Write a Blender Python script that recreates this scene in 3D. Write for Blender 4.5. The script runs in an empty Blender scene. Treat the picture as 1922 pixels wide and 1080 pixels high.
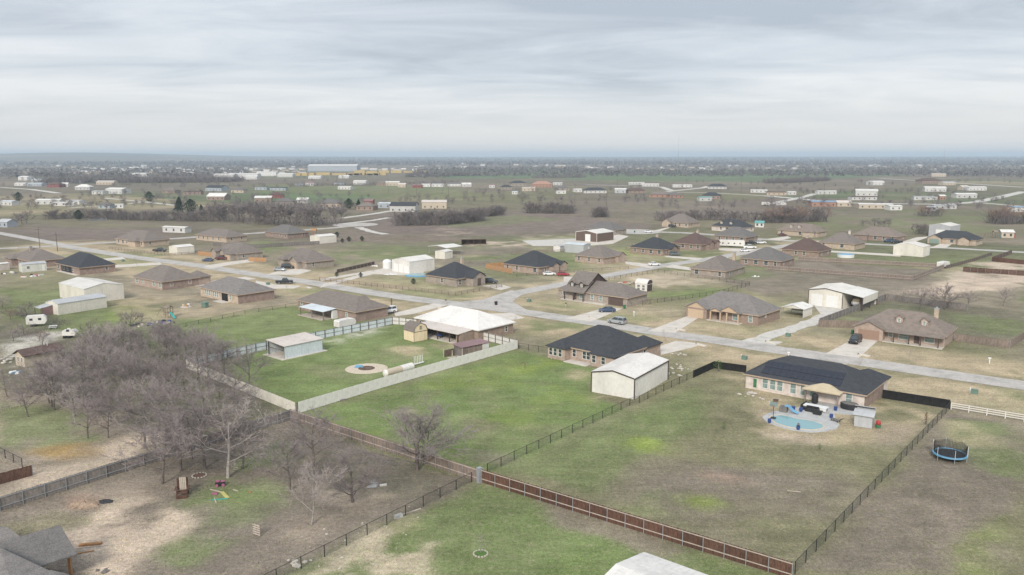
import bpy, math, random
import numpy as np
from mathutils import Vector, Matrix

# ------------------------------------------------------------------ camera, sky, sun, exposure
SC = bpy.context.scene
COL = SC.collection
CAM_H, FPX, HOR = 42.0, 1500.0, 294.0            # drone height (m), focal length and horizon of the 1922x1080 frame
PITCH = math.atan((540.0-HOR)/FPX)
cam_d = bpy.data.cameras.new('camera'); cam = bpy.data.objects.new('camera', cam_d); COL.objects.link(cam)
cam.location = (0, 0, CAM_H); cam.rotation_euler = (math.pi/2-PITCH, 0, 0)
cam_d.sensor_width = 36.0; cam_d.lens = FPX/1922.0*36.0; cam_d.clip_end = 90000; cam_d.clip_start = 1.0
SC.camera = cam
SC.view_settings.view_transform = 'Standard'; SC.view_settings.look = 'None'
SC.view_settings.exposure = 1.08; SC.view_settings.gamma = 1.0; SC.view_settings.use_curve_mapping = False

SUN_EL, SUN_AZ = math.radians(34), math.radians(196)     # azimuth clockwise from +Y: behind the camera, a little to its left
W = bpy.data.worlds.new('World'); SC.world = W; W.use_nodes = True
def build_world():
    nt = W.node_tree; N = nt.nodes; L = nt.links; N.clear()
    out = N.new('ShaderNodeOutputWorld'); bg = N.new('ShaderNodeBackground'); bg.inputs['Strength'].default_value = 0.70
    L.new(bg.outputs[0], out.inputs[0])
    sky = N.new('ShaderNodeTexSky'); sky.sky_type = 'NISHITA'; sky.sun_disc = False
    sky.sun_elevation = SUN_EL; sky.sun_rotation = SUN_AZ
    sc = N.new('ShaderNodeVectorMath'); sc.operation = 'SCALE'; sc.inputs['Scale'].default_value = 0.10
    L.new(sky.outputs[0], sc.inputs[0])
    tc = N.new('ShaderNodeTexCoord'); sep = N.new('ShaderNodeSeparateXYZ'); L.new(tc.outputs['Generated'], sep.inputs[0])
    def math_(op, a, b=None, clamp=False):
        m = N.new('ShaderNodeMath'); m.operation = op; m.use_clamp = clamp
        for i, v in enumerate((a, b)):
            if v is None: continue
            if isinstance(v, (int, float)): m.inputs[i].default_value = v
            else: L.new(v, m.inputs[i])
        return m.outputs[0]
    z = math_('MAXIMUM', sep.outputs[2], 0.0)
    den = math_('ADD', z, 0.07)                      # a cloud deck overhead, curving down to the horizon
    px = math_('DIVIDE', sep.outputs[0], den); py = math_('DIVIDE', sep.outputs[1], den)
    def deck(sx, sy, off, scale, detail, rough, dist):
        cb = N.new('ShaderNodeCombineXYZ')
        L.new(math_('MULTIPLY', px, sx), cb.inputs[0]); L.new(math_('MULTIPLY', py, sy), cb.inputs[1]); cb.inputs[2].default_value = off
        n = N.new('ShaderNodeTexNoise'); n.inputs['Scale'].default_value = scale; n.inputs['Detail'].default_value = detail
        n.inputs['Roughness'].default_value = rough; n.inputs['Distortion'].default_value = dist
        L.new(cb.outputs[0], n.inputs['Vector']); return n.outputs[0]
    n1 = deck(0.20, 0.36, 3.1, 0.55, 3.0, 0.45, 0.35)
    n2 = deck(0.40, 0.70, 8.4, 1.7, 7.0, 0.6, 0.6)
    s = math_('ADD', math_('MULTIPLY', n1, 0.66), math_('MULTIPLY', n2, 0.34))
    ramp = N.new('ShaderNodeValToRGB'); e = ramp.color_ramp.elements
    e[0].position = 0.40; e[0].color = (0.30, 0.332, 0.375, 1)
    e[1].position = 0.60; e[1].color = (0.56, 0.57, 0.58, 1)
    m = e.new(0.5); m.color = (0.43, 0.458, 0.492, 1)
    L.new(s, ramp.inputs[0])
    hz = N.new('ShaderNodeMapRange'); hz.interpolation_type = 'SMOOTHSTEP'
    hz.inputs['From Min'].default_value = 0.0; hz.inputs['From Max'].default_value = 0.10
    hz.inputs['To Min'].default_value = 0.92; hz.inputs['To Max'].default_value = 0.0
    L.new(z, hz.inputs['Value'])
    mx = N.new('ShaderNodeMix'); mx.data_type = 'RGBA'; mx.inputs[7].default_value = (0.57, 0.555, 0.54, 1)
    L.new(hz.outputs[0], mx.inputs[0]); L.new(ramp.outputs[0], mx.inputs[6])
    zen = math_('ADD', math_('MULTIPLY', z, 0.75), 1.0)        # an overcast sky is brightest overhead
    vz = N.new('ShaderNodeVectorMath'); vz.operation = 'SCALE'; L.new(mx.outputs[2], vz.inputs[0]); L.new(zen, vz.inputs['Scale'])
    fin = N.new('ShaderNodeMix'); fin.data_type = 'RGBA'; fin.inputs[0].default_value = 0.93
    L.new(sc.outputs[0], fin.inputs[6]); L.new(vz.outputs[0], fin.inputs[7])
    L.new(fin.outputs[2], bg.inputs[0])
build_world()
sun_d = bpy.data.lights.new('sun', 'SUN'); sun_d.energy = 1.5; sun_d.angle = math.radians(14); sun_d.color = (1.0, 0.93, 0.84)
sun = bpy.data.objects.new('sun', sun_d); COL.objects.link(sun); sun.location = (-40, -90, 70)
sdir = Vector((math.sin(SUN_AZ)*math.cos(SUN_EL), math.cos(SUN_AZ)*math.cos(SUN_EL), math.sin(SUN_EL)))
sun.rotation_euler = sdir.to_track_quat('Z', 'Y').to_euler()

random.seed(7); RNG = np.random.default_rng(7)

# ------------------------------------------------------------------ survey: frame position of a ground point -> metres
def G(x, y, z=0.0):
    u = (x-961.0)/FPX; v = -(y-540.0)/FPX
    dx, dy, dz = u, math.cos(PITCH)+v*math.sin(PITCH), -math.sin(PITCH)+v*math.cos(PITCH)
    t = (z-CAM_H)/dz
    return Vector((dx*t, dy*t, z))
E1 = math.radians(-40.0)                           # the street grid: along the main road

# ------------------------------------------------------------------ helpers
class MB:
    def __init__(s): s.v = []; s.f = []
    def add(s, vs, fs):
        o = len(s.v); s.v += [tuple(p) for p in vs]; s.f += [tuple(i+o for i in f) for f in fs]; return s
    def box(s, x0, x1, y0, y1, z0, z1):
        return s.add([(x0,y0,z0),(x1,y0,z0),(x1,y1,z0),(x0,y1,z0),(x0,y0,z1),(x1,y0,z1),(x1,y1,z1),(x0,y1,z1)],
                     [(0,3,2,1),(4,5,6,7),(0,1,5,4),(1,2,6,5),(2,3,7,6),(3,0,4,7)])
    def prism(s, pts, z0, z1):                     # polygon (ccw) extruded in z
        n = len(pts)
        return s.add([(p[0],p[1],z0) for p in pts]+[(p[0],p[1],z1) for p in pts],
                     [tuple(range(n-1,-1,-1)), tuple(range(n,2*n))]+[(i,(i+1)%n,n+(i+1)%n,n+i) for i in range(n)])
    def xprism(s, prof, y0, y1, inset=0.0):        # (x,z) profile extruded in y
        n = len(prof)
        return s.add([(p[0],y0,p[1]) for p in prof]+[(p[0],y1,p[1]) for p in prof],
                     [tuple(range(n)), tuple(range(2*n-1,n-1,-1))]+[(i,n+i,n+(i+1)%n,(i+1)%n) for i in range(n)])
    def yprism(s, prof, x0, x1):                   # (y,z) profile extruded in x
        n = len(prof)
        return s.add([(x0,p[0],p[1]) for p in prof]+[(x1,p[0],p[1]) for p in prof],
                     [tuple(range(n-1,-1,-1)), tuple(range(n,2*n))]+[(i,(i+1)%n,n+(i+1)%n,n+i) for i in range(n)])
    def tube(s, a, b, r0, r1=None, n=6, cap=True):
        r1 = r0 if r1 is None else r1
        a, b = Vector(a), Vector(b); d = (b-a)
        if d.length < 1e-6: return s
        d.normalize(); p = d.orthogonal().normalized(); q = d.cross(p)
        vs = []
        for c, r in ((a, r0), (b, r1)):
            for i in range(n):
                t = 2*math.pi*i/n; vs.append(c+p*(r*math.cos(t))+q*(r*math.sin(t)))
        fs = [(i,(i+1)%n,n+(i+1)%n,n+i) for i in range(n)]
        if cap: fs += [tuple(range(n-1,-1,-1)), tuple(range(n,2*n))]
        return s.add(vs, fs)
    def lathe(s, prof, n=16, c=(0,0), sx=1, sy=1):  # (r,z) from bottom to top
        vs = []; fs = []; m = len(prof)
        for r, z in prof:
            for i in range(n):
                t = 2*math.pi*i/n; vs.append((c[0]+sx*r*math.cos(t), c[1]+sy*r*math.sin(t), z))
        for k in range(m-1):
            for i in range(n): fs.append((k*n+i, k*n+(i+1)%n, (k+1)*n+(i+1)%n, (k+1)*n+i))
        fs += [tuple(range(n-1,-1,-1)), tuple(range((m-1)*n, m*n))]
        return s.add(vs, fs)
    def mesh(s, name, mat, smooth=False):
        me = bpy.data.meshes.new(name); me.from_pydata(s.v, [], s.f); me.materials.append(MAT[mat] if isinstance(mat, str) else mat)
        if smooth: me.polygons.foreach_set('use_smooth', [True]*len(me.polygons))
        me.update(); return me
    def build(s, name, mat, parent=None, loc=None, rz=0.0, smooth=False):
        return link(name, s.mesh(name, mat, smooth), parent, loc, rz)
def link(name, me, parent=None, loc=None, rz=0.0, scale=None):
    o = bpy.data.objects.new(name, me); COL.objects.link(o)
    if parent is not None: o.parent = parent
    if loc is not None: o.location = loc
    if rz: o.rotation_euler = (0, 0, rz)
    if scale is not None: o.scale = scale
    return o
def tag(o, label, cat, group=None):
    o['label'] = label; o['category'] = cat
    if group: o['group'] = group
    return o
def thing(name, label, cat, loc=(0,0,0), rz=0.0, group=None):
    return tag(link(name, None, None, loc, rz), label, cat, group)
def struct(o, kind='structure'): o['kind'] = kind; return o
def copy_tree(o, parent=None):
    c = o.copy(); COL.objects.link(c); c.parent = parent
    for ch in o.children: copy_tree(ch, c)
    return c

# ------------------------------------------------------------------ materials
MAT = {}
def material(name, col, rough=0.8, var=0.12, scale=1.5, fine=0.0, fscale=12.0, metal=0.0, stretch=(1,1,1), bump=0.0, col2=None, spec=0.3, rand=0.0):
    m = bpy.data.materials.new(name); m.use_nodes = True; nt = m.node_tree; N = nt.nodes; L = nt.links
    b = N['Principled BSDF']; b.inputs['Roughness'].default_value = rough; b.inputs['Metallic'].default_value = metal
    b.inputs['Specular IOR Level'].default_value = spec
    tc = N.new('ShaderNodeTexCoord'); mp = N.new('ShaderNodeMapping'); mp.inputs['Scale'].default_value = stretch
    L.new(tc.outputs['Object'], mp.inputs[0])
    n1 = N.new('ShaderNodeTexNoise'); n1.inputs['Scale'].default_value = scale; n1.inputs['Detail'].default_value = 5; n1.inputs['Roughness'].default_value = 0.65
    L.new(mp.outputs[0], n1.inputs['Vector'])
    c2 = col2 if col2 else tuple(c*(1-2.2*var) for c in col)
    hi = tuple(min(1, c*(1+1.2*var)) for c in col)
    r = N.new('ShaderNodeValToRGB'); r.color_ramp.elements[0].position = 0.3; r.color_ramp.elements[0].color = (*c2, 1)
    r.color_ramp.elements[1].position = 0.72; r.color_ramp.elements[1].color = (*hi, 1)
    md = r.color_ramp.elements.new(0.5); md.color = (*col, 1)
    L.new(n1.outputs[0], r.inputs[0]); src = r.outputs[0]
    if fine > 0:
        n2 = N.new('ShaderNodeTexNoise'); n2.inputs['Scale'].default_value = fscale; n2.inputs['Detail'].default_value = 3
        L.new(mp.outputs[0], n2.inputs['Vector'])
        mr = N.new('ShaderNodeMapRange'); mr.inputs['From Min'].default_value = 0.3; mr.inputs['From Max'].default_value = 0.7
        mr.inputs['To Min'].default_value = 1-fine; mr.inputs['To Max'].default_value = 1+fine; L.new(n2.outputs[0], mr.inputs['Value'])
        vm = N.new('ShaderNodeVectorMath'); vm.operation = 'SCALE'; L.new(src, vm.inputs[0]); L.new(mr.outputs[0], vm.inputs['Scale']); src = vm.outputs[0]
    if rand > 0:
        oi = N.new('ShaderNodeObjectInfo'); mr = N.new('ShaderNodeMapRange'); mr.inputs['To Min'].default_value = 1-rand; mr.inputs['To Max'].default_value = 1+rand
        L.new(oi.outputs['Random'], mr.inputs['Value'])
        vm = N.new('ShaderNodeVectorMath'); vm.operation = 'SCALE'; L.new(src, vm.inputs[0]); L.new(mr.outputs[0], vm.inputs['Scale']); src = vm.outputs[0]
    L.new(src, b.inputs['Base Color'])
    if bump > 0:
        bp = N.new('ShaderNodeBump'); bp.inputs['Strength'].default_value = bump; bp.inputs['Distance'].default_value = 0.05
        L.new(n1.outputs[0], bp.inputs['Height']); L.new(bp.outputs[0], b.inputs['Normal'])
    MAT[name] = m; return m
def brick_material(name, c1, c2, mortar):
    m = bpy.data.materials.new(name); m.use_nodes = True; nt = m.node_tree; N = nt.nodes; L = nt.links
    b = N['Principled BSDF']; b.inputs['Roughness'].default_value = 0.9; b.inputs['Specular IOR Level'].default_value = 0.2
    tc = N.new('ShaderNodeTexCoord'); sp = N.new('ShaderNodeSeparateXYZ'); L.new(tc.outputs['Object'], sp.inputs[0])
    ad = N.new('ShaderNodeMath'); ad.operation = 'ADD'; L.new(sp.outputs[0], ad.inputs[0]); L.new(sp.outputs[1], ad.inputs[1])
    cb = N.new('ShaderNodeCombineXYZ'); L.new(ad.outputs[0], cb.inputs[0]); L.new(sp.outputs[2], cb.inputs[1])
    bt = N.new('ShaderNodeTexBrick'); bt.inputs['Scale'].default_value = 1.0; bt.inputs['Brick Width'].default_value = 0.4; bt.inputs['Row Height'].default_value = 0.16
    bt.inputs['Mortar Size'].default_value = 0.02; bt.inputs['Color1'].default_value = (*c1,1); bt.inputs['Color2'].default_value = (*c2,1); bt.inputs['Mortar'].default_value = (*mortar,1)
    L.new(cb.outputs[0], bt.inputs['Vector'])
    n = N.new('ShaderNodeTexNoise'); n.inputs['Scale'].default_value = 1.1; n.inputs['Detail'].default_value = 6; L.new(tc.outputs['Object'], n.inputs['Vector'])
    mr = N.new('ShaderNodeMapRange'); mr.inputs['From Min'].default_value = .3; mr.inputs['From Max'].default_value = .7; mr.inputs['To Min'].default_value = 0.8; mr.inputs['To Max'].default_value = 1.15
    L.new(n.outputs[0], mr.inputs['Value'])
    vm = N.new('ShaderNodeVectorMath'); vm.operation = 'SCALE'; L.new(bt.outputs['Color'], vm.inputs[0]); L.new(mr.outputs[0], vm.inputs['Scale'])
    L.new(vm.outputs[0], b.inputs['Base Color']); MAT[name] = m
brick_material('brick_pink', (.395,.295,.24), (.345,.255,.205), (.44,.38,.33))
brick_material('brick_red', (.25,.172,.14), (.30,.21,.172), (.36,.31,.275))
brick_material('brick_brown', (.25,.18,.145), (.31,.225,.18), (.36,.30,.25))
brick_material('brick_grey', (.33,.28,.24), (.27,.225,.19), (.40,.36,.31))
brick_material('brick_tan', (.48,.38,.29), (.43,.34,.26), (.5,.43,.35))
brick_material('brick_cream', (.60,.525,.475), (.56,.49,.44), (.62,.56,.51))
for nm, c in (('shingle_slate',(.056,.060,.067)),('shingle_dark',(.06,.064,.07)),('shingle_brown',(.19,.165,.148)),('shingle_grey',(.155,.146,.14)),
              ('shingle_tan',(.215,.18,.155)),('shingle_red',(.12,.085,.075)),('shingle_light',(.20,.185,.175))):
    material(nm, c, rough=0.95, var=0.10, scale=0.9, fine=0.30, fscale=7.0, stretch=(1,1,3.0), spec=0.15)
for nm, c in (('metal_white',(.655,.635,.60)),('metal_cream',(.66,.63,.56)),('metal_offwhite',(.66,.645,.60)),('metal_grey',(.42,.43,.44)),('metal_lightblue',(.57,.62,.65)),
              ('metal_brown',(.14,.10,.08)),('metal_pale_tan',(.56,.50,.45)),('metal_teal',(.12,.33,.31)),('metal_blue',(.20,.30,.42)),('metal_sage',(.60,.60,.55)),('metal_rust',(.24,.15,.15)),('fence_sage',(.72,.71,.66)),('fence_blue',(.62,.68,.70))):
    material(nm, c, rough=0.55, var=0.075, scale=0.30, fine=0.07, fscale=2.5, spec=0.35, stretch=(1,1,.5))
material('trim_brown', (.075,.055,.05), .6); material('trim_white', (.68,.66,.62), .6, .04); material('trim_tan', (.42,.32,.24), .7, .05)
material('door_white', (.72,.72,.70), .5, .04); material('door_tan', (.50,.38,.27), .6, .04); material('door_brown', (.11,.08,.07), .6, .06); material('door_rust', (.30,.20,.15), .6, .05)
material('door_green', (.23,.30,.26), .6, .05)
material('glass', (.045,.06,.065), .12, .2, 0.8, spec=0.6); material('glass_pale', (.20,.27,.26), .15, .25, 1.2, spec=0.6); material('painted_shade', (.03,.03,.032), .9, .2, 2)  # last material: near-black colour painting the shade of hollows on solid shapes
material('concrete', (.56,.515,.455), .9, .09, .4, .08, 3); material('deck_stone', (.42,.42,.41), .85, .08, .7, .14, 5); material('pool_coping', (.55,.47,.37), .8, .08, 2)
material('asphalt', (.43,.405,.375), .95, .13, .22, .12, 1.6); material('gravel', (.52,.495,.45), .95, .12, .5, .16, 5)
material('wood_red', (.105,.056,.040), .85, .25, 2.2, .25, 9, stretch=(1,1,.25), rand=.18); material('wood_grey', (.20,.18,.165), .9, .22, 2.0, .2, 9, stretch=(1,1,.25), rand=.15)
material('wood_weathered', (.225,.18,.15), .9, .2, 2.0, .2, 9, stretch=(1,1,.25), rand=.12); material('wood_new', (.45,.26,.13), .8, .12, 2.0); material('wood_pale', (.46,.40,.34), .85, .12, 2)
material('wood_orange', (.38,.20,.09), .8, .15, 2); material('wood_dark', (.14,.10,.08), .85, .2, 2, rand=.1)
material('steel', (.36,.38,.40), .5, .06, metal=.3); material('black_metal', (.022,.022,.024), .6, .1); material('wire', (.055,.06,.055), .7, .1)
material('black_screen', (.018,.018,.018), .9, .3, 1.2); material('plastic_blue', (.035,.07,.22), .4, .1); material('plastic_skyblue', (.16,.36,.54), .45, .1)
material('plastic_red', (.42,.05,.05), .45, .1); material('plastic_green', (.06,.18,.09), .5, .1); material('plastic_teal', (.05,.36,.32), .45, .1); material('plastic_yellow', (.48,.44,.16), .5, .1)
material('plastic_pink', (.33,.12,.19), .5, .1); material('plastic_white', (.70,.70,.69), .5, .05); material('plastic_black', (.03,.03,.032), .5, .1); material('utility_green', (.14,.22,.18), .55, .1)
material('fabric_grey', (.17,.16,.15), .9, .15); material('fabric_tan', (.50,.42,.29), .9, .06, 1.0); material('stone_pale', (.50,.46,.40), .9, .2, 2)
material('solar_cell', (.011,.014,.026), .18, .15, 1.0, spec=.6); material('rubber', (.02,.02,.02), .85, .1); material('rim', (.4,.4,.41), .35, .05, metal=.6)
material('car_white', (.72,.72,.72), .3, .02, spec=.5); material('car_silver', (.36,.38,.39), .3, .03, spec=.5, metal=.2); material('car_black', (.025,.027,.03), .25, .05, spec=.6)
material('car_blue', (.04,.065,.13), .28, .05, spec=.6); material('car_red', (.32,.035,.04), .3, .05, spec=.5); material('car_grey', (.10,.115,.12), .3, .05, spec=.5); material('car_maroon', (.12,.03,.035), .3, .05, spec=.5)
material('lamp_red', (.4,.03,.03), .4, .02); material('lamp_clear', (.7,.7,.68), .2, .02)
material('bark', (.155,.132,.12), .95, .2, 1.5, .2, 8); material('bark_pale', (.30,.275,.255), .95, .2, 1.2, .15, 8)
material('twig', (.272,.234,.228), .95, .15, .5, rand=.22); material('twig_pale', (.36,.315,.295), .95, .15, .5, rand=.12); material('twig_russet', (.27,.175,.13), .95, .15, .5, rand=.12); material('twig_olive', (.215,.19,.15), .95, .15, .5, rand=.12)
material('evergreen', (.03,.048,.028), .9, .25, .8, rand=.15); material('leaf_green', (.08,.15,.035), .8, .2, 2); material('agave', (.14,.20,.17), .7, .15, 2); material('leaf_dead', (.19,.13,.075), .9, .2, 2)
material('dirt_pile', (.30,.22,.16), .95, .2, 1.5, .2, 6, bump=.4); material('mulch', (.12,.075,.055), .95, .2, 2); material('brick_orange', (.36,.22,.165), .9, .12, 1.5); material('stock_yellow', (.46,.35,.15), .7, .1, .4)
material('wall_tan', (.5,.43,.34), .85, .06, .6); material('wall_white', (.56,.55,.53), .8, .08, .4, rand=.15); material('wall_yellow', (.72,.60,.41), .75, .05, .7); material('wall_red', (.25,.09,.08), .8, .1, .6)
material('wall_greyblue', (.36,.39,.42), .8, .06, .5); material('wall_darkbrown', (.085,.062,.055), .85, .1, 1)
def water_material():
    m = bpy.data.materials.new('pool_water'); m.use_nodes = True; nt = m.node_tree; b = nt.nodes['Principled BSDF']
    b.inputs['Base Color'].default_value = (.21,.37,.39,1); b.inputs['Roughness'].default_value = .08
    n = nt.nodes.new('ShaderNodeTexNoise'); n.inputs['Scale'].default_value = 2.5; bp = nt.nodes.new('ShaderNodeBump'); bp.inputs['Strength'].default_value = .08
    nt.links.new(n.outputs[0], bp.inputs['Height']); nt.links.new(bp.outputs[0], b.inputs['Normal']); MAT['pool_water'] = m
    m = m.copy(); m.name = 'pond_water'; m.node_tree.nodes['Principled BSDF'].inputs['Base Color'].default_value = (.22,.24,.24,1); MAT['pond_water'] = m
water_material()

# ------------------------------------------------------------------ ground: one sheet to the horizon
def vnoise(x, y, seed=0):
    xi = np.floor(x).astype(np.int64); yi = np.floor(y).astype(np.int64); fx = x-xi; fy = y-yi
    fx = fx*fx*(3-2*fx); fy = fy*fy*(3-2*fy)
    def h(a, b):
        n = (a*374761393+b*668265263+seed*974634777) & 0xffffffff
        n = ((n ^ (n >> 13))*1274126177) & 0xffffffff
        return ((n ^ (n >> 16)) & 0xffff)/65535.0
    return (h(xi,yi)*(1-fx)+h(xi+1,yi)*fx)*(1-fy)+(h(xi,yi+1)*(1-fx)+h(xi+1,yi+1)*fx)*fy
def fbm(x, y, s, seed=0, o=4):
    a = 0.5; r = 0; t = 0
    for k in range(o):
        r = r+a*vnoise(x/s, y/s, seed+k*17); t += a; a *= .55; s /= 2.07
    return r/t
def inside(px, py, poly):
    r = np.zeros(px.shape, bool); n = len(poly); j = n-1
    for i in range(n):
        xi, yi = poly[i]; xj, yj = poly[j]
        if yi != yj:
            r ^= ((yi > py) != (yj > py)) & (px < (xj-xi)*(py-yi)/(yj-yi)+xi)
        j = i
    return r
def dist_line(px, py, pts):
    d = np.full(px.shape, 1e9)
    for (ax, ay), (bx, by) in zip(pts[:-1], pts[1:]):
        vx, vy = bx-ax, by-ay; L2 = vx*vx+vy*vy
        t = np.clip(((px-ax)*vx+(py-ay)*vy)/L2, 0, 1)
        d = np.minimum(d, np.hypot(px-ax-t*vx, py-ay-t*vy))
    return d
def W2(pts): return [tuple(G(*p)[:2]) for p in pts]

ROAD_A = W2([(112,461),(150,467),(250,483),(375,499),(475,515),(580,530),(680,547),(780,562),(855,571),(955,582),(1060,598),(1160,612),(1260,628),(1360,641),(1440,655),(1540,668),(1665,687),(1816,709),(1922,724),(2150,757)])
ROAD_B = W2([(905,577),(960,552),(1060,533),(1135,519),(1235,500),(1335,486),(1435,468),(1525,454)])
ROAD_C = W2([(1185,434),(1300,438),(1360,443),(1422,449),(1500,453),(1560,455),(1640,459),(1765,465),(1922,474),(2150,487)])
ROAD_D = W2([(118,461),(229,454),(317,449),(400,443),(480,438),(572,432),(640,427),(667,422)])
ROAD_E = W2([(-150,475),(0,467),(105,462)])
ROAD_F = W2([(118,460),(60,449),(0,438),(-120,420)])

PAL = dict(lush=(.150,.196,.074), green=(.150,.180,.080), olive=(.186,.176,.106), brown=(.245,.203,.163), drab=(.186,.156,.130), straw=(.40,.325,.222), dirt=(.465,.378,.298), mauve=(.182,.145,.130),
           wheat=(.110,.158,.085), gravel=(.54,.505,.45), rust=(.32,.215,.09), bright=(.20,.25,.062), red=(.32,.22,.17), dark=(.135,.128,.092))
def make_ground():
    def axis(a, b, step, far, g):
        mid = list(np.arange(a, b+1e-6, step)); s = step; p = b; hi = []
        while p < far: s *= g; p += s; hi.append(p)
        return mid, hi
    midx, hx = axis(-190, 190, 0.85, 24000, 1.075)
    xs = np.array([-v for v in hx[::-1]]+midx+hx)
    midy, hy = axis(66, 330, 0.85, 15500, 1.022)
    ys = np.array([-400,-150,-40,0,20,35,45,52,57,61,64]+midy+hy, float)
    X, Y = np.meshgrid(xs, ys); X = X.ravel(); Y = Y.ravel()
    R = np.hypot(X, Y)
    # terrain: level round the houses, low swells and ridges far out
    far = np.clip((R-4500)/8500, 0, 1); far = far*far*(3-2*far)
    rid = fbm(X, Y, 5200, 91, 3)
    Z = far*(14+34*rid)
    ang = np.arctan2(X, Y)
    hill = np.exp(-((ang+0.49)/0.13)**2)*np.clip((R-5200)/4000, 0, 1)*np.clip(1-(R-9200)/6000, 0, 1)
    Z += hill*52+np.clip(-ang-.05, 0, .4)*45*far
    col = np.zeros((len(X), 3))
    n1 = fbm(X, Y, 9, 1, 5); n2 = fbm(X, Y, 42, 2, 4); n3 = fbm(X, Y, 190, 3, 3); n4 = fbm(X, Y, 3.1, 4, 3)
    C = {k: np.array(v) for k, v in PAL.items()}
    def mixin(mask, name, amt=1.0, var=0.0):
        m = np.clip(mask*amt, 0, 1)[:, None]
        col[:] = col*(1-m)+C[name]*m
    def ss(v, a, b): t = np.clip((v-a)/(b-a), 0, 1); return t*t*(3-2*t)
    col[:] = C['olive']
    mixin(ss(n2, .42, .62), 'brown', .7); mixin(ss(n3, .5, .66), 'green', .75); mixin(ss(n2+.4*n3, .80, .95), 'straw', .4)
    # countryside beyond the streets: a mosaic of pastures, ploughland and wheat
    cx = X*math.cos(E1)+Y*math.sin(E1); cy = -X*math.sin(E1)+Y*math.cos(E1)
    wx = cx+40*(fbm(X, Y, 260, 31, 2)-.5); wy = cy+40*(fbm(X, Y, 260, 32, 2)-.5)
    sc = np.where(R < 2200, 190.0, 520.0)
    ii = np.floor(wx/(sc*1.7)).astype(np.int64); jj = np.floor(wy/sc+ii*.37).astype(np.int64)
    h = (((ii*7349+jj*9151) ^ (ii*313*jj)) % 97)/97.0
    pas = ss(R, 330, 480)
    names = ['olive','brown','mauve','drab','mauve','brown','dark','straw','wheat','drab']
    for k, nm in enumerate(names):
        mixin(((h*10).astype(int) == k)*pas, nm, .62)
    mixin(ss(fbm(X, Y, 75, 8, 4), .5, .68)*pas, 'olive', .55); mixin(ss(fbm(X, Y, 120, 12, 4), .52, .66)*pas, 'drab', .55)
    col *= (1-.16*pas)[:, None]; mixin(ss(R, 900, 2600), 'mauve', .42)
    wxx = X+5.0*(fbm(X, Y, 12, 21, 3)-.5)*np.clip(R/130, 1, 8); wyy = Y+5.0*(fbm(X, Y, 12, 22, 3)-.5)*np.clip(R/130, 1, 8)
    jit = [(0,0),(.8,.3),(-.7,.5),(.2,-.8),(-.4,-.5),(1.5,-1.0),(-1.4,1.2)]
    def area(pts, name, amt=1.0, noise=None, soft=1.0):
        P = W2(pts); x0 = min(p[0] for p in P)-12; x1 = max(p[0] for p in P)+12; y0 = min(p[1] for p in P)-12; y1 = max(p[1] for p in P)+12
        idx = np.nonzero((X > x0-soft*3) & (X < x1+soft*3) & (Y > y0-soft*3) & (Y < y1+soft*3))[0]
        if not len(idx): return
        k = np.clip(R[idx]/130, 1, 10)*soft; m = np.zeros(len(idx))
        for dx, dy in jit: m += inside(wxx[idx]+dx*k, wyy[idx]+dy*k, P)
        m = m/len(jit)*amt
        if noise is not None: m = m*noise[idx]
        m = np.clip(m, 0, 1)[:, None]; col[idx] = col[idx]*(1-m)+C[name]*m
    def blob(px, py, rx, ry, name, amt=1.0, noise=None):
        area([(px+rx*math.cos(t), py+ry*math.sin(t)) for t in np.linspace(0, 6.28, 15)[:-1]], name, amt, noise, 1.3)
    patchy = ss(n1, .38, .6); patchy2 = ss(fbm(X, Y, 14, 44, 4), .40, .6); fine = ss(n4, .35, .65)
    # fields in the middle distance
    area([(800,318),(1070,318),(1060,334),(830,336)], 'wheat', .9); area([(1060,322),(1560,318),(1700,330),(1440,342),(1060,338)], 'wheat', .8)
    area([(480,345),(860,352),(900,372),(480,372)], 'green', .6); area([(480,360),(720,368),(700,384),(480,380)], 'wheat', .55)
    area([(700,356),(1010,360),(1010,392),(820,398),(720,380)], 'olive', .7, patchy2); area([(690,400),(1030,402),(1240,425),(1180,434),(880,440),(700,438)], 'mauve', .8)
    area([(1080,372),(1460,376),(1460,402),(1060,404)], 'mauve', .65, patchy2); area([(730,418),(980,404),(1060,412),(880,428)], 'green', .5)
    area([(1440,410),(1922,404),(1922,440),(1700,440),(1560,432)], 'green', .6, patchy2); area([(1560,395),(1922,392),(1922,412),(1580,410)], 'green', .5, patchy2)
    area([(40,428),(330,430),(300,452),(60,452)], 'mauve', .75); area([(0,405),(640,420),(640,436),(330,428),(0,430)], 'olive', .6, patchy2)
    area([(600,440),(960,432),(1080,448),(1080,480),(920,500),(820,500),(760,480),(640,478)], 'drab', .8, patchy2)
    area([(640,455),(800,462),(840,480),(720,500),(620,500)], 'green', .75, patchy2); area([(480,450),(560,466),(480,480),(420,470)], 'green', .7)
    area([(870,452),(1070,438),(1110,446),(1050,460),(900,466)], 'dirt', .75, patchy2); area([(790,440),(850,425),(870,432),(840,446)], 'dirt', .5, patchy)
    area([(940,476),(1095,470),(1105,505),(1060,510),(960,490)], 'green', .7); area([(1150,470),(1200,465),(1200,480),(1160,482)], 'bright', .5)
    area([(950,446),(1090,440),(1120,455),(1020,462)], 'green', .5)
    # yards near the junction
    area([(1210,530),(1420,500),(1440,540),(1300,590),(1215,570)], 'olive', .8); area([(1150,520),(1330,505),(1370,530),(1260,545),(1180,530)], 'dirt', .55, patchy2)
    area([(1220,552),(1330,540),(1400,545),(1300,566),(1230,568)], 'lush', .7, patchy); area([(1330,505),(1720,520),(1780,500),(1700,560),(1540,590),(1440,560),(1380,540)], 'drab', .85)
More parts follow.
